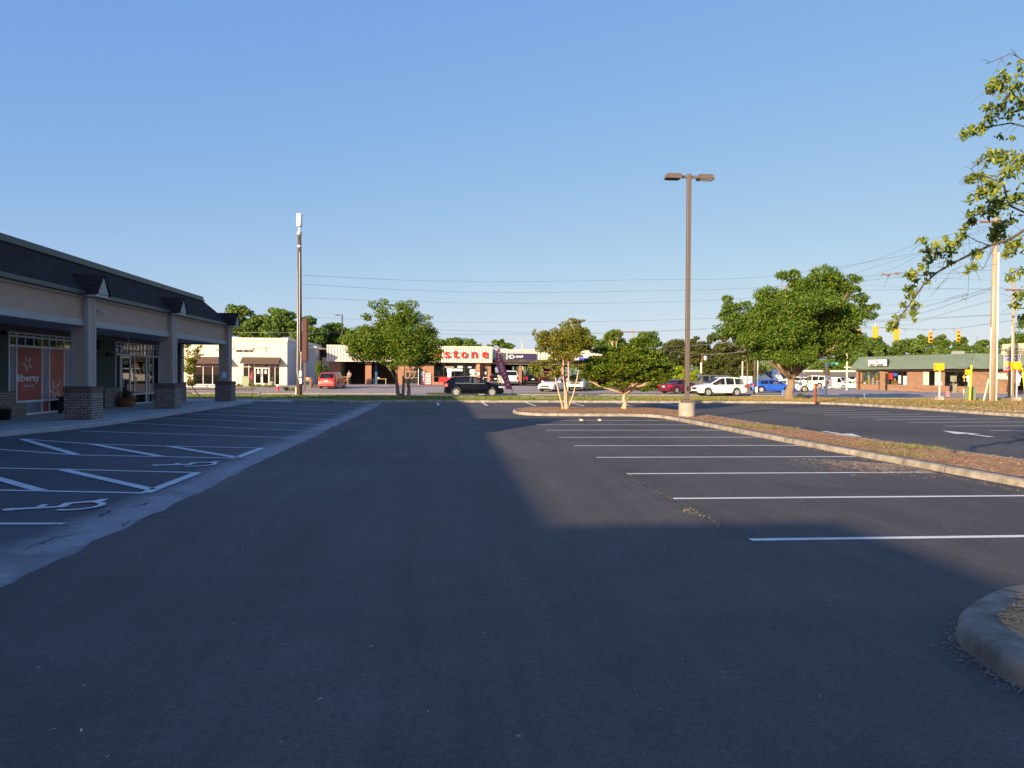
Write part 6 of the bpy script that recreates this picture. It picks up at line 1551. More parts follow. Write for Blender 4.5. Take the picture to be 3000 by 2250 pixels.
# second front, at a right angle, starts at local x = LN and runs along -y?  (recedes away from the street corner)
x2 = 12
mb.face([(-E, -E, ze), (LX, -E, ze), (LX-S_, S_-E, ztp), (-E+S_*.6, S_-E, ztp)])
mb.face([(-E, -E, ze), (-E+S_*.6, S_-E, ztp), (-E+S_*.6, 16, ztp), (-E, 16, ze)])
mb.face([(LX, -E, ze), (LX, 16, ze), (LX-S_, 16, ztp), (LX-S_, S_-E, ztp)])
mb.face([(-E+S_*.6, S_-E, ztp), (LX-S_, S_-E, ztp), (LX-S_, 16, ztp), (-E+S_*.6, 16, ztp)])
mb.face([(-E, -E, ze-.02), (-E, 16, ze-.02), (LX, 16, ze-.02), (LX, -E, ze-.02)])
mb.build('roof', M['greenroof'], PC)
rb = MB(); x = -E+.3
while x < LX-.6:
    t0 = 1.0
    rb.face([(x-.02, -E-.02, ze+.01), (x+.02, -E-.02, ze+.01), (x+.02, S_-E-.03, ztp), (x-.02, S_-E-.03, ztp)]); x += .42
rb.build('roof_seam', mat('roof_seam_green', (.10, .16, .105), .55), PC)
rb = MB(); y = -E+1.2
while y < 15:
    rb.face([(LX+.02, y-.02, ze+.01), (LX+.02, y+.02, ze+.01), (LX-S_+.03, y+.02, ztp), (LX-S_+.03, y-.02, ztp)]); y += .42
rb.build('roof_seam', mat('roof_seam_green_b', (.10, .16, .105), .55), PC)
MB().box(X(2770)-.4, X(2770)+.5, S_-E+.8, S_-E+1.8, ztp, ztp+.35).build('roof_vent', M['galv'], PC)
# side front along +y from the corner (faces the camera's right)
FQ = Fac(FP.p+Vector((LN*FP.c, LN*FP.s, 0)), ang+math.pi/2)
XQ = lambda px: FQ.X(px); ZQ = FQ.Z
q0, q1 = XQ(2920), XQ(2957)
mb = MB(); wall_open(mb, .26, 15, 0, .25, -.3, 2.7, [(q0-1.2 if q0 > 2 else .8, q1, .75, 2.35), (XQ(2975), XQ(3030), .4, 2.4)])
o = mb.build('side_brick_wall', M['brickb'], PC); o.location = (LN, 0, 0); o.rotation_euler = (0, 0, math.pi/2)
mb = MB(); mb.box(q0-1.1, q1, .08, .1, .75, 2.35); w3 = mb.build('tan_window_film', mat('tan_film', (.3, .2, .1), .6, .1), PC); w3.location = (LN, 0, 0); w3.rotation_euler = (0, 0, math.pi/2)
zc = ZQ(2938, 960+1040*.1326); t = text('WELCOME', .42, M['white'], w3, 0, 0, y=.06, ext=.01, bold=.02)
def fitx(t, x0, x1, zc):
    v = [q.co for q in t.data.vertices]; mn, mx = min(q.x for q in v), max(q.x for q in v); zm = (min(q.z for q in v)+max(q.z for q in v))/2
    for q in v: q.x = x0+(q.x-mn)/(mx-mn)*(x1-x0); q.z += zc-zm
fitx(t, XQ(2920), XQ(2950), zc)
t = text('DISCOUNTS', .42, M['white'], w3, 0, 0, y=.06, ext=.01, bold=.02); fitx(t, XQ(2920), XQ(2954), ZQ(2938, 960+1108*.1326))
mb = MB(); mb.box(XQ(2975), XQ(3030), .08, .1, .4, 2.4); w4 = mb.build('dark_window', M['dglass'], PC); w4.location = (LN, 0, 0); w4.rotation_euler = (0, 0, math.pi/2)
t = text('AUTO', .8, M['white'], w4, 0, 0, y=.06, ext=.01, bold=.03); fitx(t, XQ(2981), XQ(3012), ZQ(2990, 960+1050*.1326))
# sign on the roof
s0, s1 = X(PX(378), -E), X(PX(678), -E)
ps_ = thing('paint_center_sign', 'white sign reading Paint Center with round emblem on the green roof', 'sign', FP.p, ang)
zs0, zs1 = ze+.42, ze+1.27
MB().box(s0, s1, -E-.1, -E+.06, zs0, zs1).build('sign_panel', M['white'], ps_)
MB().box(s0-.06, s1+.06, -E+.061, -E+.3, zs0-.06, zs1+.06).build('sign_case', M['black'], ps_)
t = text('Paint Center', .5, M['blacktxt'], ps_, 0, 0, y=-E-.11, ext=.005, bold=.015, shear=.25); fitx(t, s0+.25, s1-.35, zs0+.2)
mb = MB(); cx, cz = (s0+s1)/2, zs0+.6
for k in range(20):
    a, b = 2*math.pi*k/20, 2*math.pi*(k+1)/20
    mb.face([(cx+.28*math.cos(a), -E-.11, cz+.2*math.sin(a)), (cx+.28*math.cos(b), -E-.11, cz+.2*math.sin(b)), (cx+.22*math.cos(b), -E-.11, cz+.15*math.sin(b)), (cx+.22*math.cos(a), -E-.11, cz+.15*math.sin(a))])
mb.box(cx-.22, cx+.22, -E-.112, -E-.101, cz+.03, cz+.09).box(cx-.14, cx-.02, -E-.112, -E-.101, cz-.1, cz+.0).box(cx+.04, cx+.16, -E-.112, -E-.101, cz-.1, cz+.0)
mb.build('round_emblem', mat('emblem_teal', (.03, .12, .13), .5), ps_)
t = thing('grey_newspaper_post', 'tall grey dispenser standing before the dark window of the brick shop', 'dispenser', FP.p+Vector((X(PX(1905))*FP.c+.6*FP.s, X(PX(1905))*FP.s-.6*FP.c, 0)), ang)
MB().box(-.3, .3, -.25, .25, 0, 1.1).box(-.26, .26, -.2, .2, 1.3, 2.0).box(-.05, .05, -.05, .05, 1.1, 1.3).build('cabinet', mat('grey_olive', (.28, .27, .2), .6), t)
MB().box(-.2, .2, -.262, -.251, .3, .9).build('front_panel', M['dkalu'], t)
mb = MB(); x = X(PX(2010)); 
t = thing('cutout_figures', 'row of white and yellow cutout figures hung in the shop window', 'decoration', FP.p, ang)
for k, (dx, m_) in enumerate(((0, gm_[1]), (.45, M['white']), (.85, M['white']))):
    a = MB(); a.prism([(x+dx-.25, 1.9), (x+dx, 1.6), (x+dx-.12, 1.35), (x+dx, 1.4), (x+dx+.12, 1.35), (x+dx+.05, 1.7), (x+dx+.25, 1.95), (x+dx+.08, 1.95), (x+dx, 2.15), (x+dx-.08, 1.95)], -.05, -.03, axis='y'); a.build('figure', m_, t)
# ================================================================ STREET FURNITURE
def V(px, py, d): return A(px, py, d)
def on(px, d, z=None): p = A(px, 1100, d); return Vector((p.x, d, gz(p.x, d) if z is None else z))
def hgt(px, py, d): return A(px, py, d).z
# tall lamp post on the island
b = Vector((*G(2012, 1222, .1)[:2], .1)); d = b.y
t = thing('lamp_post', 'tall bronze parking lot lamp post with two flat box heads on the island', 'lamp post', b, LA)
MB().lathe([(.31, -.1), (.31, .52), (.295, .55), (.0, .55)], 32).build('concrete_base', M['concrete'], t)
MB().box(-.19, .19, -.19, .19, .55, .67).build('base_cover', M['steelbrown'], t, bevel=.02)
ht = hgt(2020, 510, d)-.1
MB().box(-.077, .077, -.077, .077, .67, ht).build('pole', M['steelbrown'], t, bevel=.015)
MB().box(-.03, .03, -.092, -.078, 1.0, 1.17).build('hand_hole_cover', M['black'], t)
for s in (-1, 1):
    hd = MB(); x0, x1 = .32, .9
    M4 = Matrix.Diagonal((s, 1, 1, 1))
    hd.prism([(x0+.05, ht-.21), (x0, ht-.18), (x0+.02, ht-.03), (x1-.03, ht-.03), (x1+.03, ht-.2)], -.2, .2, M=M4)
    h_ = hd.build('lamp_head', M['steelbrown'], t)
    MB().box(.078, .32, -.035, .035, ht-.16, ht-.06, M=M4).build('arm', M['steelbrown'], h_)
    MB().box(x0+.09, x1-.05, -.16, .16, ht-.222, ht-.212, M=M4).build('lens', M['headl'] if s > 0 else M['black'], h_)
# antenna pole at the left
d = 57.0; b = on(877, d, .1); R_ = .19
t = thing('utility_pole', 'dark wooden utility pole topped by a white cylindrical antenna with silver conduit', 'utility pole', b, 0)
zz = lambda py, px=877: hgt(px, py, d)-.1
MB().tube([(0, 0, -.1), (-.02, 0, zz(690))], [.22, .14], 14).build('pole', M['wood_dark'], t, smooth=True)
MB().lathe([(.21, 0), (.22, .02), (.21, .93), (.17, .96)], 22, (-.03, 0, zz(664))).build('antenna', M['white'], t, smooth=True)
MB().lathe([(.06, 0), (.06, .5)], 10, (-.03, 0, zz(685))).lathe([(.2, 0), (.2, .1)], 14, (-.03, 0, zz(688))).lathe([(.19, 0), (.19, .08)], 14, (-.03, 0, zz(683))).lathe([(.17, 0), (.17, .16)], 14, (-.02, 0, zz(725))).build('antenna_mount', M['galv'], t)
mb = MB(); mb.tube([(-.08, -.18, zz(790)), (-.09, -.2, zz(1000)), (-.1, -.22, zz(1090)), (-.02, -.24, zz(1105)), (.12, -.22, zz(1120)), (.14, -.2, zz(1126))], .032, 8); mb.build('conduit', M['galv'], t, smooth=True)
mb = MB(); mb.tube([(.1, -.15, zz(1035)), (.18, -.18, zz(1030)), (.16, -.2, zz(1085))], .03, 8); mb.tube([(.05, -.17, zz(740)), (.06, -.19, zz(1030))], .02, 6); mb.build('cable', M['white'], t, smooth=True)
MB().box(.06, .24, -.3, -.16, zz(1104), zz(1086)).box(.08, .24, -.28, -.16, zz(1124), zz(1107)).build('meter_box', M['white'], t, bevel=.01)
t = thing('white_bollard', 'short white marker post just left of the antenna pole foot', 'bollard', on(868, 62))
MB().box(-.06, .06, -.06, .06, 0, .62).build('post', M['cream'], t, bevel=.01); MB().box(-.065, .065, -.065, .065, .621, .66).build('cap', M['cream'], t, bevel=.01)
d = 76; t = thing('pylon_sign', 'brown sign cabinet seen edge on behind the antenna pole', 'sign', on(893, d), R(15))
z0 = t.location.z; a0 = hgt(893, 1058, d)-z0; a1 = hgt(893, 935, d)-z0
MB().box(-.26, .14, -1.0, 1.0, a0, a1).build('cabinet', mat('rust_brown_cabinet', (.13, .05, .04), .6, .15, 3), t)
MB().box(.141, .34, -1.05, 1.05, a0-.05, a1+.05).build('cabinet_edge', M['black'], t)
MB().box(-.1, .1, -.1, .1, -.2, a0).build('post', M['steelbrown'], t)
d = 105; t = thing('street_lamp', 'single arm street lamp rising behind the bushy tree', 'street lamp', on(1002, d))
z0 = t.location.z; h = hgt(1002, 922, d)-z0
MB().tube([(0, 0, -.1), (0, 0, h)], [.12, .09], 10).build('pole', M['dkalu'], t)
MB().box(-.95, -.3, -.12, .12, h-.12, h+.02).build('lamp_head', M['dkalu'], t, bevel=.03); MB().box(-.3, 0, -.03, .03, h-.1, h-.04).build('arm', M['dkalu'], t)
d = 118; t = thing('street_lamp', 'pale leaning twin lamp above the shop roof', 'street lamp', on(1532, d))
z0 = t.location.z; h = hgt(1530, 993, d)-z0
MB().tube([(0, 0, 0), (0, 0, h*.62), (-.25, 0, h*.97)], [.1, .08, .06], 8).build('pole', M['galv'], t)
for s, dx, dz in ((-1, -.4, 0), (1, .35, -.35)):
    MB().tube([(-.1, 0, h*.85), (dx*.6, 0, h+dz-.05)], .03, 6).build('arm', M['galv'], t); MB().box(*sorted((dx*.6, dx*.6+s*.55)), -.12, .12, h+dz-.08, h+dz+.05).build('lamp_head', M['galv'], t, bevel=.03)
# hydrant
t = thing('fire_hydrant', 'red fire hydrant with a white cap on the far kerb before the salon', 'hydrant', on(814, 75))
s = 1.0
MB().lathe([(.16, 0), (.17, .04), (.11, .05), (.11, .42), (.14, .44), (.14, .47)], 16).build('barrel', M['hydrant'], t, smooth=False)
MB().lathe([(.15, .47), (.13, .54), (.07, .6), (.03, .62), (.03, .66)], 16).build('bonnet', M['white'], t)
for sx in (-1, 1): MB().lathe([(.06, 0), (.06, sx*.09), (.04, sx*.11)], 10, (sx*.1, 0, .36), axis='x').build('outlet', M['hydrant'], t)
MB().lathe([(.07, 0), (.07, -.1)], 10, (0, -.1, .33), axis='y').build('outlet', M['hydrant'], t)
# banners
def feather(name, label, px, d, py0, py1, pybase, tw, lean, m, words=None, furled=False):
    b = on(px, d, .06); t = thing(name, label, 'banner', b)
    h0, h1, = hgt(px, py1, d)-.06, hgt(px, py0, d)-.06
    mb = MB(); mb.tube([(0, 0, -.3), (-.0, 0, h0), (lean*.48, 0, (h0+h1)/2), (lean, 0, h1)], [.02, .02, .018, .01], 8); mb.build('pole', M['dkalu'], t)
    n = 14; L1, L2 = [], []
    for i in range(n+1):
        u = i/n; z = h0+(h1-h0)*u; xr = (-.02+lean*u*.92) if not furled else tw*.3*math.sin(u*math.pi)
        wdt = tw*(.75+.45*u) if u < .7 else tw*(1.06-(u-.7)**1.6*5.5)
        if furled: wdt = tw*math.sin(u*math.pi)**.6
        L1.append((xr, z)); L2.append((xr-wdt+(.04*math.sin(u*9)), z+.12*(1-u)*0))
    mb = MB()
    for i in range(n): mb.face([(L1[i][0], .0, L1[i][1]), (L1[i+1][0], .03*math.sin(i), L1[i+1][1]), (L2[i+1][0], .06*math.sin(i*.9+1), L2[i+1][1]), (L2[i][0], .06*math.sin((i-1)*.9+1), L2[i][1])])
    c = mb.build('banner_cloth', m, t, smooth=True)
    if words:
        for k, ch in enumerate(words):
            u = .9-.86*k/len(words); i = int(u*n); x = (L1[i][0]+L2[i][0])/2; z = h0+(h1-h0)*u
            tt = text(ch, .36, M['white'], c, 0, 0, y=0, ext=.004, bold=.004)
            tt.data.transform(Matrix.Translation((x, -.09, z)) @ Matrix.Rotation(R(62), 4, 'Y')); tt.name = 'lettering'
    return t
feather('feather_banner', 'tall leaning crimson feather banner with white writing on the street verge', 1501, 55, 1023, 1141, 1160, .55, -.98, mat('crimson_cloth', (.5, .10, .16), .7, .3, 2), 'Automotive')
feather('furled_banner', 'narrow furled red banner on a thin pole before the hair salon', 739, 54, 1078, 1128, 1162, .14, 0, mat('furled_red_cloth', (.45, .03, .07), .7, .2), None, True)
t = thing('mailbox', 'weathered wooden mailbox post left of the red minivan', 'mailbox', on(910, 82))
MB().box(-.1, .1, -.1, .1, 0, 1.2).build('post', M['brownwood'], t); MB().box(-.75, .25, -.15, .15, .75, .9).build('crossbar', M['brownwood'], t); MB().box(-.6, -.1, -.15, .15, .9, 1.2).build('box', M['tanwood'], t, bevel=.03)
t = thing('utility_cabinet', 'sage green utility cabinet before the salon window', 'cabinet', on(722, 86.5))
MB().box(-.42, .42, -.3, .3, 0, 1.1).build('cabinet_body', M['greenbox'], t, bevel=.02); MB().box(-.45, .45, -.33, .33, 1.1, 1.15).build('lid', M['greenbox'], t)
for k, px in enumerate((733, 797)):
    t = thing('potted_plant', ['tall spiky plant in a pot left of the salon doors', 'spiky plant in a pale pot right of the salon doors'][k], 'potted plant', on(px, 88.5), 0, 'pots by the salon doors')
    MB().lathe([(.2, 0), (.28, .45), (.3, .48), (.25, .48), (.22, .4)], 14).build('pot', M['galv'], t, smooth=True)
    mb = MB()
    for q in range(26):
        a = random.uniform(0, 6.28); r_ = random.uniform(.1, .4); h = random.uniform(.5, .9)
        mb.face([(math.cos(a+1)*.03, math.sin(a+1)*.03, .45), (-math.cos(a+1)*.03, -math.sin(a+1)*.03, .45), (r_*math.cos(a), r_*math.sin(a), .45+h)])
    mb.build('plant', M['leaf_far'], t)
for k, px in enumerate((575, 640)):
    p = on(px, 84); t = thing('wheel_stop', ['white concrete wheel stop left of the third pillar, nearer the young tree', 'white concrete wheel stop just left of the last brick pillar'][k], 'wheel stop', p, R(4), 'wheel stops before the salon')
    MB().prism([(-.1, 0), (.1, 0), (.07, .14), (-.07, .14)], -1.1, 1.1, axis='x').build('concrete_bar', M['white'], t)
    for x_ in (-.7, .7): MB().lathe([(.02, .141), (.02, .15)], 8, (x_, 0, 0)).build('anchor_pin', M['galv'], t)
t = thing('storm_drain', 'dark storm drain slot in the far kerb beside the red minivan', 'drain', L(-16.8, STREET1-.06, -.13), LA)
MB().box(-1.3, 1.3, -.1, .25, -.05, .1).build('drain_lintel', M['concrete'], t); MB().box(-1.2, 1.2, -.115, -.101, -.03, .07).build('drain_opening', M['black'], t)
t = thing('orange_marker', 'slim orange utility marker post on the verge right of the big tree', 'marker post', Vector((*A(2389.5, 1150, 45.6)[:2], .12)))
MB().box(-.06, .06, -.05, .05, -.1, 1.12).build('post', M['orange'], t, bevel=.01); MB().box(-.15, .0, -.02, .02, 1.0, 1.08).build('tab', M['orange'], t)
def yard_sign(label, px, d, py0, py1, wpx, m, z=None, name='yard_sign', tilt=0, grp='small yard signs by the crossing', words=None, tc=None):
    p = on(px, d, z); t = thing(name, label, 'yard sign', p, tilt, grp); h1, h0 = hgt(px, py0, d)-p.z, hgt(px, py1, d)-p.z; w_ = wpx*d/FPX/2
    b_ = MB().box(-w_, w_, -.01, .01, max(.12, h0), h1).build('board', m, t)
    for s in (-1, 1): MB().tube([(s*w_*.7, .02, -.1), (s*w_*.7, .02, h1*.8)], .008, 5).build('leg', M['galv'], t)
    if words:
        n = len(words); hh = (h1-max(.12, h0))/n
        for i, q in enumerate(words):
            tt = text(q, hh*.8, tc, b_, 0, 0, y=-.02, ext=.002, bold=.005); fitx(tt, -w_*.85, w_*.85, h1-hh*(i+.5))
    return t
skyblue = mat('sign_blue', (.08, .22, .6), .6, .3, 6)
yard_sign('pale blue yard sign leaning beside the trunk of the big tree', 2296, 53, 1143, 1160, 13, mat('pale_sign_blue', (.25, .4, .7), .6, .4, 6), .12, tilt=.5)
yard_sign('small blue sign on the street edge right of the orange marker', 2534, 52.5, 1147, 1167, 6.5, skyblue, .12, tilt=R(50))
yard_sign('small red and white sign right of the first yellow signal pole', 2777, 60, 1146, 1162, 10, mat('sign_red_white', (.75, .2, .2), .6, .5, 9), None)
yard_sign('red and white sign just left of the sage roadside cabinet', 2828, 60, 1140, 1154, 11, M['white'], None, words=['NEW', 'SALE'], tc=M['redletter'])
yard_sign('white board between the orange marker and the street name pole', 2407, 67, 1138, 1151, 17, M['white'])
yard_sign('white notice on the dark pole behind the blue hatchback', 2216, 69, 1134, 1149, 7, M['white'])
# pedestrian signals
def ped(label, px, d, pytop, pybase, boxw, boxh, back=True, white=False, zb=None):
    p = on(px, d, zb); t = thing('pedestrian_signal', label, 'pedestrian signal', p, 0, 'yellow pedestrian signals'); h = hgt(px, pytop, d)-p.z
    MB().prism([(-.22, 0), (.22, 0), (.17, .26), (-.17, .26)], -.2, .2).build('footing', M['concrete'], t)
    MB().tube([(0, 0, .26), (0, 0, h-boxh)], .045, 10).build('pole', M['white'], t)
    hb = MB().box(-boxw/2, boxw/2, -.1, .12, h-boxh, h).build('signal_box', M['yellow'], t, bevel=.03)
    MB().lathe([(.07, 0), (.1, .08)], 10, (0, 0, h-boxh-.08)).build('collar', M['yellow'], t)
    MB().box(-boxw/2-.03, boxw/2+.03, .121, .2, h-boxh-.03, h+.03).build('visor', M['yellow'], t)
    MB().box(.03, .14, -.1, .0, 1.0, 1.25).build('push_button', M['galv'], t)
    if white: MB().box(-.1, .18, -.09, -.07, 1.25, 1.7).build('sign_plate', M['white'], t)
ped('yellow pedestrian signal on the far corner, in front of the white suv seen from behind', 2345, 68, 1077, 1157, .34, .3)
ped('yellow pedestrian signal between the shutters and dark window of the brick shop', 2753, 51.5, 1065, 1178, .54, .46, zb=.12)
ped('yellow pedestrian signal at the far right in front of the red banner sign', 2979, 51, 1061, 1178, .56, .48, white=True, zb=.12)
ped('small side-on yellow pedestrian signal above the sage roadside cabinet', 2838, 54, 1084, 1176, .26, .3, zb=.12)
t = thing('roadside_cabinet', 'sage green traffic control cabinet beside the yellow guard post', 'cabinet', on(2843, 52.5, .12), R(8))
MB().box(-.26, .26, -.25, .25, 0, .86).build('cabinet_body', M['greenbox'], t, bevel=.02); MB().box(-.28, .28, -.27, .27, .861, .9).build('lid', M['greenbox'], t); MB().box(-.2, .2, -.262, -.251, .08, .78).build('door', M['greenbox'], t)
def guard(label, pa, pb, d, m, r_=.05, name='guy_wire_guard', wire=None):
    a = on(pa[0], d); b = A(pb[0], pb[1], d); t = thing(name, label, 'guy wire guard', a, 0, 'guy wire guards')
    MB().tube([(0, 0, 0), b-a], r_, 8).build('guard_tube', m, t)
    if wire: MB().tube([b-a, A(*wire, d+.6)-a], .012, 5).build('guy_wire', M['cable'], t)
guard('bright yellow guy guard standing upright before the sage cabinet', (2842, 1175), (2846, 1070), 51, M['brightyellow'], .06, wire=(2864, 985))
guard('yellow slanting guy guard right of the far pedestrian signal', (2353, 1157), (2372, 1100), 67, M['brightyellow'], .06, wire=(2395, 1030))
guard('pale slanting guy guard left of the far pedestrian signal', (2326, 1154), (2357, 1090), 66.5, M['cream'], .045, wire=(2372, 1060))
guard('yellow slanting guy guard at the far right edge', (3006, 1120), (2995, 1078), 62, M['brightyellow'], .05, wire=(2978, 1000))
guard('wooden brace leaning on the tall pole right of the sage cabinet', (2880, 1156), (2896, 1112), 50.5, M['cream'], .05, 'pole_brace')
# utility poles
def upole(label, px, d, pytop, wpx, m, arms=(), extras=(), zb=None, name='utility_pole', pb=None, grp='wooden utility poles'):
    p = on(pb or px, d, zb); t = thing(name, label, 'utility pole', p, 0, grp); h = hgt(px, pytop, d)-p.z; r_ = wpx*d/FPX/2
    tx = A(px, pytop, d).x-p.x
    MB().tube([(0, 0, -.2), (tx, 0, h)], [r_*1.1, r_*.8], 14).build('pole', m, t, smooth=True)
    for (py, w_) in arms: z = hgt(px, py, d)-p.z; MB().box(-w_/2+tx, w_/2+tx, -r_-.12, -r_*.6, z-.06, z+.06).build('crossarm', M['brownwood'], t)
    for (k, dx, py0, py1, rr, mm) in extras:
        z0, z1 = max(-.1, hgt(px, py1, d)-p.z), hgt(px, py0, d)-p.z
        if k == 'pipe': MB().tube([(dx, -r_*.6, z0), (dx, -r_*.6, z1)], rr, 8).build('conduit', mm, t, smooth=True)
        else: MB().lathe([(rr*.9, z0), (rr, z0+.05), (rr, z1-.05), (rr*.7, z1)], 14, (dx, -.1, 0)).build('transformer', mm, t, smooth=True)
    return t
UP1 = upole('tall thick wooden utility pole at the right with white conduits down both sides', 2917, 50.5, 640, 16, M['wood_pole'], [(652, 2.2)], [('pipe', -.2, 960, 1177, .035, M['white']), ('pipe', -.07, 840, 1177, .03, M['cream']), ('pipe', .22, 740, 1177, .06, M['white'])], .12, pb=2907)
upole('second wooden utility pole behind the pylon sign at the far right', 2970, 66, 828, 8.5, M['wood_pole'], [(850, 1.6)], [('pipe', -.15, 955, 1160, .03, M['white'])], pb=2967)
upole('dark wooden pole with steel conduit left of the big tree trunk', 2212, 70, 1000, 7, M['wood_dark'], [], [('pipe', .22, 1010, 1150, .06, M['galv'])])
upole('distant wooden pole carrying a transformer between the pines', 2057, 120, 1035, 4, M['brownwood'], [], [('tr', .45, 1042, 1056, .28, M['galv']), ('pipe', -.2, 1062, 1130, .13, M['cream'])])
upole('distant wooden pole with crossarm and transformer between two round trees', 1854, 128, 965, 4.5, M['wood_pole'], [(972, 4.5)], [('tr', -.4, 1006, 1018, .28, M['galv'])])
upole('short distant wooden pole stub in front of the left round tree', 1795, 128, 988, 4, M['wood_pole'])
upole('slim brown pole in front of the white board sign', 2190, 100, 1062, 4.5, M['brownwood'])
t = thing('thin_light_pole', 'thin white light pole just left of the green roofed shop', 'light pole', on(2481, 99)); z0 = t.location.z; h = hgt(2481, 1036, 99)-z0
MB().tube([(0, 0, 0), (0, 0, h)], .1, 10).build('pole', M['cream'], t); MB().box(-.35, .5, -.05, .05, h*.62, h*.62+.12).build('bracket', M['cream'], t)
t = thing('white_post', 'tall thin white post left of the slim brown pole', 'post', on(2175, 101)); z0 = t.location.z; h = hgt(2175, 1060, 101)-z0
MB().tube([(0, 0, 0), (0, 0, h)], .09, 10).build('pole', M['cream'], t); MB().lathe([(.11, h), (.11, h+.08)], 10).build('cap', M['cream'], t)
# street name pole with signal heads
d = 68; p = on(2421, d); t = thing('street_name_post', 'pale steel corner post with a green street name sign on top', 'sign post', p); h = hgt(2421, 1063, d)-p.z
MB().tube([(0, 0, -.1), (0, 0, h)], .11, 12).build('pole', M['cream'], t)
x0, x1 = A(2424, 1065, d).x-p.x, A(2456, 1065, d).x-p.x
gs = MB().box(x0, x1, -.02, .02, h-.22, h+.05).build('name_plate', mat('sign_green', (.01, .3, .16), .5), t)
tt = text('Gum Branch Rd', .2, M['white'], gs, 0, 0, y=-.03, ext=.002); fitx(tt, x0+.06, x1-.06, h-.085)
MB().box(.12, .28, -.1, .15, h-1.1, h-.45).build('signal_box', M['yellow'], t, bevel=.02); MB().box(-.25, -.12, -.1, .1, h-1.0, h-.6).build('signal_box', M['yellow'], t, bevel=.02)
MB().box(.08, .2, -.15, .0, 1.1, 1.4).build('push_button', M['yellow'], t)
# white directory board
d = 100; p = on(2186, d); t = thing('directory_sign', 'white two panel board sign with faint lettering left of the big tree trunk', 'sign', p)
x0, x1 = A(2169, 1100, d).x-p.x, A(2203, 1100, d).x-p.x; za, zb_, zc = hgt(2186, 1102, d)-p.z, hgt(2186, 1112, d)-p.z, hgt(2186, 1125, d)-p.z
MB().box(x0, x1, -.08, .08, zb_+.04, za).build('panel', M['white'], t); MB().box(x0, x1, -.08, .08, zc, zb_-.04).build('panel', M['white'], t)
MB().box(x0+.25, x0+.4, -.06, .06, 0, zc).box(x1-.4, x1-.25, -.06, .06, 0, zc).build('post', M['brownwood'], t)
mb = MB(); rp = random.Random(2)
for zr in [zb_+.04+(za-zb_)*q for q in (.2, .45, .72)]+[zc+(zb_-zc)*q for q in (.15, .35, .6, .8)]:
    x = x0+.1
    while x < x1-.3:
        l_ = rp.uniform(.08, .35); mb.box(x, min(x+l_, x1-.1), -.09, -.081, zr, zr+.05); x += l_+rp.uniform(.05, .12)
mb.build('faint_print', mat('faint_grey_print', (.4, .38, .33), .7), t)
# paint center pylon
d = 74; p = on(2975, d); t = thing('pylon_sign', 'beige pylon sign reading Paint Center above a printed banner at the far right', 'sign', p, R(-6))
xx = lambda px: A(px, 1000, d).x-p.x
zt_, zb_ = hgt(2960, 1008, d)-p.z, hgt(2960, 1039, d)-p.z
bp = mat('beige_sign_face', (.62, .55, .38), .5)
mb = MB(); mb.prism([(xx(2937), zb_), (xx(3040), zb_+.05), (xx(3043), zt_+.12), (xx(2941), zt_)], -.15, .15); pn = mb.build('sign_panel', bp, t)
tt = text('Paint Center', .6, M['blacktxt'], pn, 0, 0, y=-.16, ext=.004, bold=.012, shear=.2); fitx(tt, xx(2943), xx(3003), zb_+.27)
mb = MB(); cx, cz = xx(2976), zb_+.78
for k in range(20):
    a, b_ = 2*math.pi*k/20, 2*math.pi*(k+1)/20
    mb.face([(cx+.24*math.cos(a), -.16, cz+.24*math.sin(a)), (cx+.24*math.cos(b_), -.16, cz+.24*math.sin(b_)), (cx+.18*math.cos(b_), -.16, cz+.18*math.sin(b_)), (cx+.18*math.cos(a), -.16, cz+.18*math.sin(a))])
mb.build('round_emblem', mat('emblem_teal_b', (.03, .12, .13), .5), pn)
z2 = hgt(2960, 1089, d)-p.z; z3 = hgt(2960, 1041, d)-p.z; bn = MB()
bn.box(xx(2943), xx(2989), -.06, .0, z2, z3); bo_ = bn.build('banner_panel', mat('faded_banner_white', (.55, .5, .5), .7, .2, 3), t)
navy = mat('banner_navy', (.08, .09, .25), .6)
for wd_, zc_, m_, sz in (('JACKSONVILLE', .92, navy, .25), ('CHIROPRACTIC', .74, navy, .36), ('AUTO INJURY', .22, mat('banner_red', (.55, .03, .05), .6), .34)):
    tt = text(wd_, sz, m_, bo_, 0, 0, y=-.07, ext=.003, bold=.02); fitx(tt, xx(2945), xx(2987), z2+(z3-z2)*zc_)
MB().box(xx(2943), xx(2989), -.075, -.061, z2, z2+.16).build('banner_stripe', mat('banner_red_b', (.6, .04, .04), .6), bo_)
MB().box(xx(2945), xx(2962), -.075, -.061, z2+(z3-z2)*.38, z2+(z3-z2)*.6).build('banner_picture', mat('banner_yellow', (.65, .45, .08), .6), bo_)
for a in (2962, 3020): MB().box(xx(a)-.1, xx(a)+.1, .0, .2, 0, zb_).build('post', M['brownwood'], t)
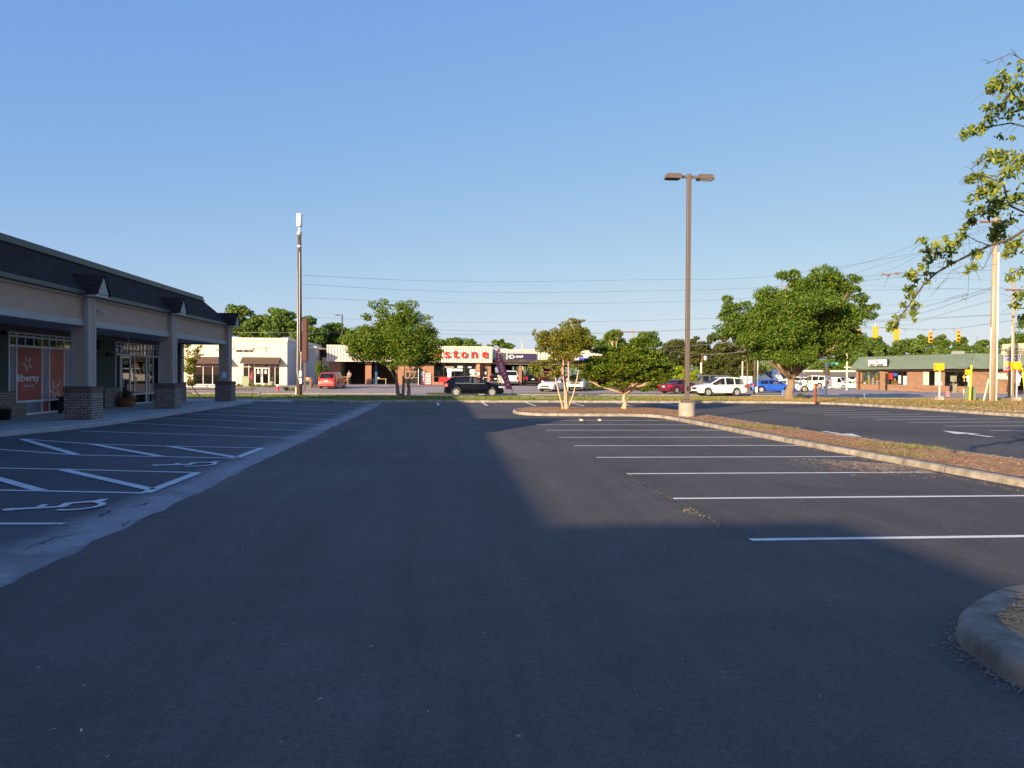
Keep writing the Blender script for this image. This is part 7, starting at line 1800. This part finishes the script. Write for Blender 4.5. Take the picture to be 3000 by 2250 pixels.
# traffic signals hung on a span wire
GRP = 'yellow traffic signals on the span wire'
LENS = {'r': emit_mat('red_lens', (1, .05, .03), 2.5), 'x': M['black'], 'y': M['yellow']}
def signal(label, px, py, d, rot, lit, hpx):
    p = A(px, py, d); h = hpx*d/FPX; t = thing('traffic_signal', label, 'traffic signal', (p.x, p.y, p.z-h/2), rot, GRP)
    w_ = h*.32
    MB().box(-w_/2, w_/2, -.08, .14, 0, h).build('housing', M['yellow'], t, bevel=.02)
    MB().tube([(0, 0, h), (0, 0, h+.32)], .03, 6).box(-.12, .12, -.03, .03, h+.1, h+.15).build('hanger', M['galv'], t)
    for k in range(3):
        z = h*(5-2*k)/6
        MB().lathe([(h*.125, 0), (h*.12, -.03), (.02, -.06)], 14, (0, -.085, z), axis='y').build('lens', LENS['r'] if (lit and k == 0) else LENS['x'], t)
        v = MB(); n = 12
        for i in range(n):
            a, b_ = R(-50+280*i/n), R(-50+280*(i+1)/n); r_ = h*.14
            v.face([(r_*math.cos(a), -.08, z+r_*math.sin(a)), (r_*math.cos(b_), -.08, z+r_*math.sin(b_)), (r_*math.cos(b_)*.95, -.26, z+r_*math.sin(b_)*.95-.02), (r_*math.cos(a)*.95, -.26, z+r_*math.sin(a)*.95-.02)])
        v.build('visor', M['yellow'], t)
signal('traffic signal half hidden in the right edge of the big tree', 2515, 979, 74, R(115), False, 27)
signal('side-on yellow traffic signal clear of the tree, left of the hanging leaves', 2564, 973, 72, R(95), False, 34)
signal('side-on yellow traffic signal partly covered by the hanging leaves', 2625, 978, 66, R(95), False, 36)
signal('traffic signal showing red, left one of the two facing us', 2726, 988, 72, R(-16), True, 32)
signal('traffic signal showing red, right one of the two and nearest the pole', 2807, 984, 74, R(-18), True, 32)
# wires
def wire(label, pts, r_=.014, name='overhead_wire', m=None, base=None):
    """pts: (px,py,d) passed through by a smooth sagging line"""
    P = [A(*p) for p in pts]; out = []
    for i in range(len(P)-1):
        p0 = P[max(0, i-1)]; p1, p2 = P[i], P[i+1]; p3 = P[min(len(P)-1, i+2)]
        for k in range(10):
            s = k/10; out.append(.5*((2*p1)+(p2-p0)*s+(2*p0-5*p1+4*p2-p3)*s*s+(3*p1-p0-3*p2+p3)*s**3))
    out.append(P[-1]); o = MB(); o.tube(out, r_*.62, 5); b_ = o.build(name, m or M['cable'], None); tag(b_, label, 'overhead wire', 'overhead wires crossing the sky'); return b_
dW = 72
wire('highest long wire crossing the sky from the antenna pole to the right', [(880, 806, 62), (1200, 821, dW), (1500, 825, dW), (1850, 820, dW), (2270, 808, 66), (2916, 700, 51)], .016)
wire('second long wire below the highest one', [(880, 832, 62), (1200, 850, dW), (1500, 857, dW), (1850, 853, dW), (2250, 842, 66), (2916, 790, 51)], .016)
wire('third long wire, passing just above the bushy tree top at the left', [(880, 872, 62), (1190, 883, dW), (1600, 890, dW), (2080, 880, 68), (2500, 852, 60), (2912, 846, 51)], .014)
wire('thin wire running behind the bushy tree just above its middle', [(600, 925, 70), (870, 928, 72), (1060, 936, 74), (1280, 943, 76), (1700, 943, 78), (2110, 931, 78), (2500, 905, 75), (2968, 850, 66)], .014)
wire('upper of the two close wires above the tyre shop roof', [(1050, 957, 85), (1280, 966, 90), (1650, 976, 100), (1854, 973, 126), (2070, 963, 100), (2400, 946, 85), (2968, 920, 66)], .02)
wire('lower of the two close wires above the tyre shop roof', [(1050, 978, 85), (1280, 979, 90), (1650, 979, 100), (1854, 974, 127), (2070, 964, 105)], .02)
wire('pale wire crossing in front of the trees behind the salon', [(560, 972, 75), (700, 974, 78), (900, 975, 80), (1000, 975, 85)], .02, m=M['galv'])
wire('wire sloping up to the right through the leaves, highest at the big tree', [(2400, 802, 75), (2560, 762, 68), (2700, 710, 62), (2916, 655, 51)], .016)
wire('wire sloping up to the right below the first sloping one', [(2500, 802, 75), (2600, 770, 68), (2720, 733, 62), (2916, 658, 51)], .016)
wire('steeper wire leaving the big tree top towards the tall pole', [(2500, 825, 75), (2620, 785, 68), (2720, 735, 62), (2914, 668, 51)], .014)
wire('nearly level wire passing behind the branch tip, upper one', [(2500, 806, 78), (2700, 812, 75), (2900, 821, 70), (3080, 826, 66)], .014)
wire('nearly level wire behind the hanging twigs, lower one', [(2520, 836, 78), (2700, 843, 75), (2900, 848, 70), (3080, 850, 66)], .014)
wire('upper cable sagging from the tall pole down to the left above the signals', [(2440, 925, 80), (2550, 922, 76), (2620, 917, 70), (2720, 895, 62), (2830, 865, 56), (2904, 842, 51)], .022)
wire('lower cable sagging from the tall pole down to the left above the signals', [(2500, 950, 78), (2600, 940, 72), (2720, 912, 62), (2830, 875, 56), (2904, 848, 51)], .022)
wire('straight guy cable slanting from the tall pole behind the signals', [(2500, 965, 80), (2640, 955, 72), (2780, 915, 62), (2904, 882, 51)], .016)
wire('level cable just above the traffic signals', [(2480, 942, 80), (2620, 940, 76), (2770, 932, 72), (2900, 924, 68), (2968, 919, 66)], .016)
wire('span wire from which the traffic signals hang', [(2380, 952, 82), (2515, 959, 74), (2564, 958, 72), (2625, 962, 67), (2726, 965, 71), (2807, 961, 73), (2904, 948, 62), (2970, 938, 66)], .022, 'span_wire')
wire('wire running off to the right edge between the two wooden poles, upper one', [(2916, 842, 51), (2970, 850, 60), (3080, 880, 66)], .016)
wire('wire running off to the right edge between the two wooden poles, lower one', [(2916, 855, 51), (2970, 872, 60), (3080, 905, 66)], .016)
wire('lowest wire running off the right edge beyond the second wooden pole', [(2971, 920, 66), (3080, 932, 66)], .02)
wire('distant pale wires in front of the pines left of the big tree, upper', [(1900, 1018, 110), (2060, 1010, 118), (2180, 995, 115)], .03, m=M['galv'])
wire('distant pale wires in front of the pines left of the big tree, lower', [(1900, 1020, 110), (2060, 1038, 119), (2180, 1030, 115)], .03, m=M['galv'])
t = thing('cable_coils', 'little coiled cable loops hanging on the span wire between the signals', 'cable coils', A(2650, 967, 68))
mb = MB()
for px, dd in ((2652, 68), (2736, 71), (2795, 73), (2812, 73)):
    c_ = A(px, 967 if px < 2700 else 965, dd)-A(2650, 967, 68)
    mb.tube([(c_.x+.12*math.cos(a*math.pi/6), c_.y, c_.z+.12*math.sin(a*math.pi/6)) for a in range(13)], .012, 5, cap=False)
mb.build('loops', M['cable'], t)
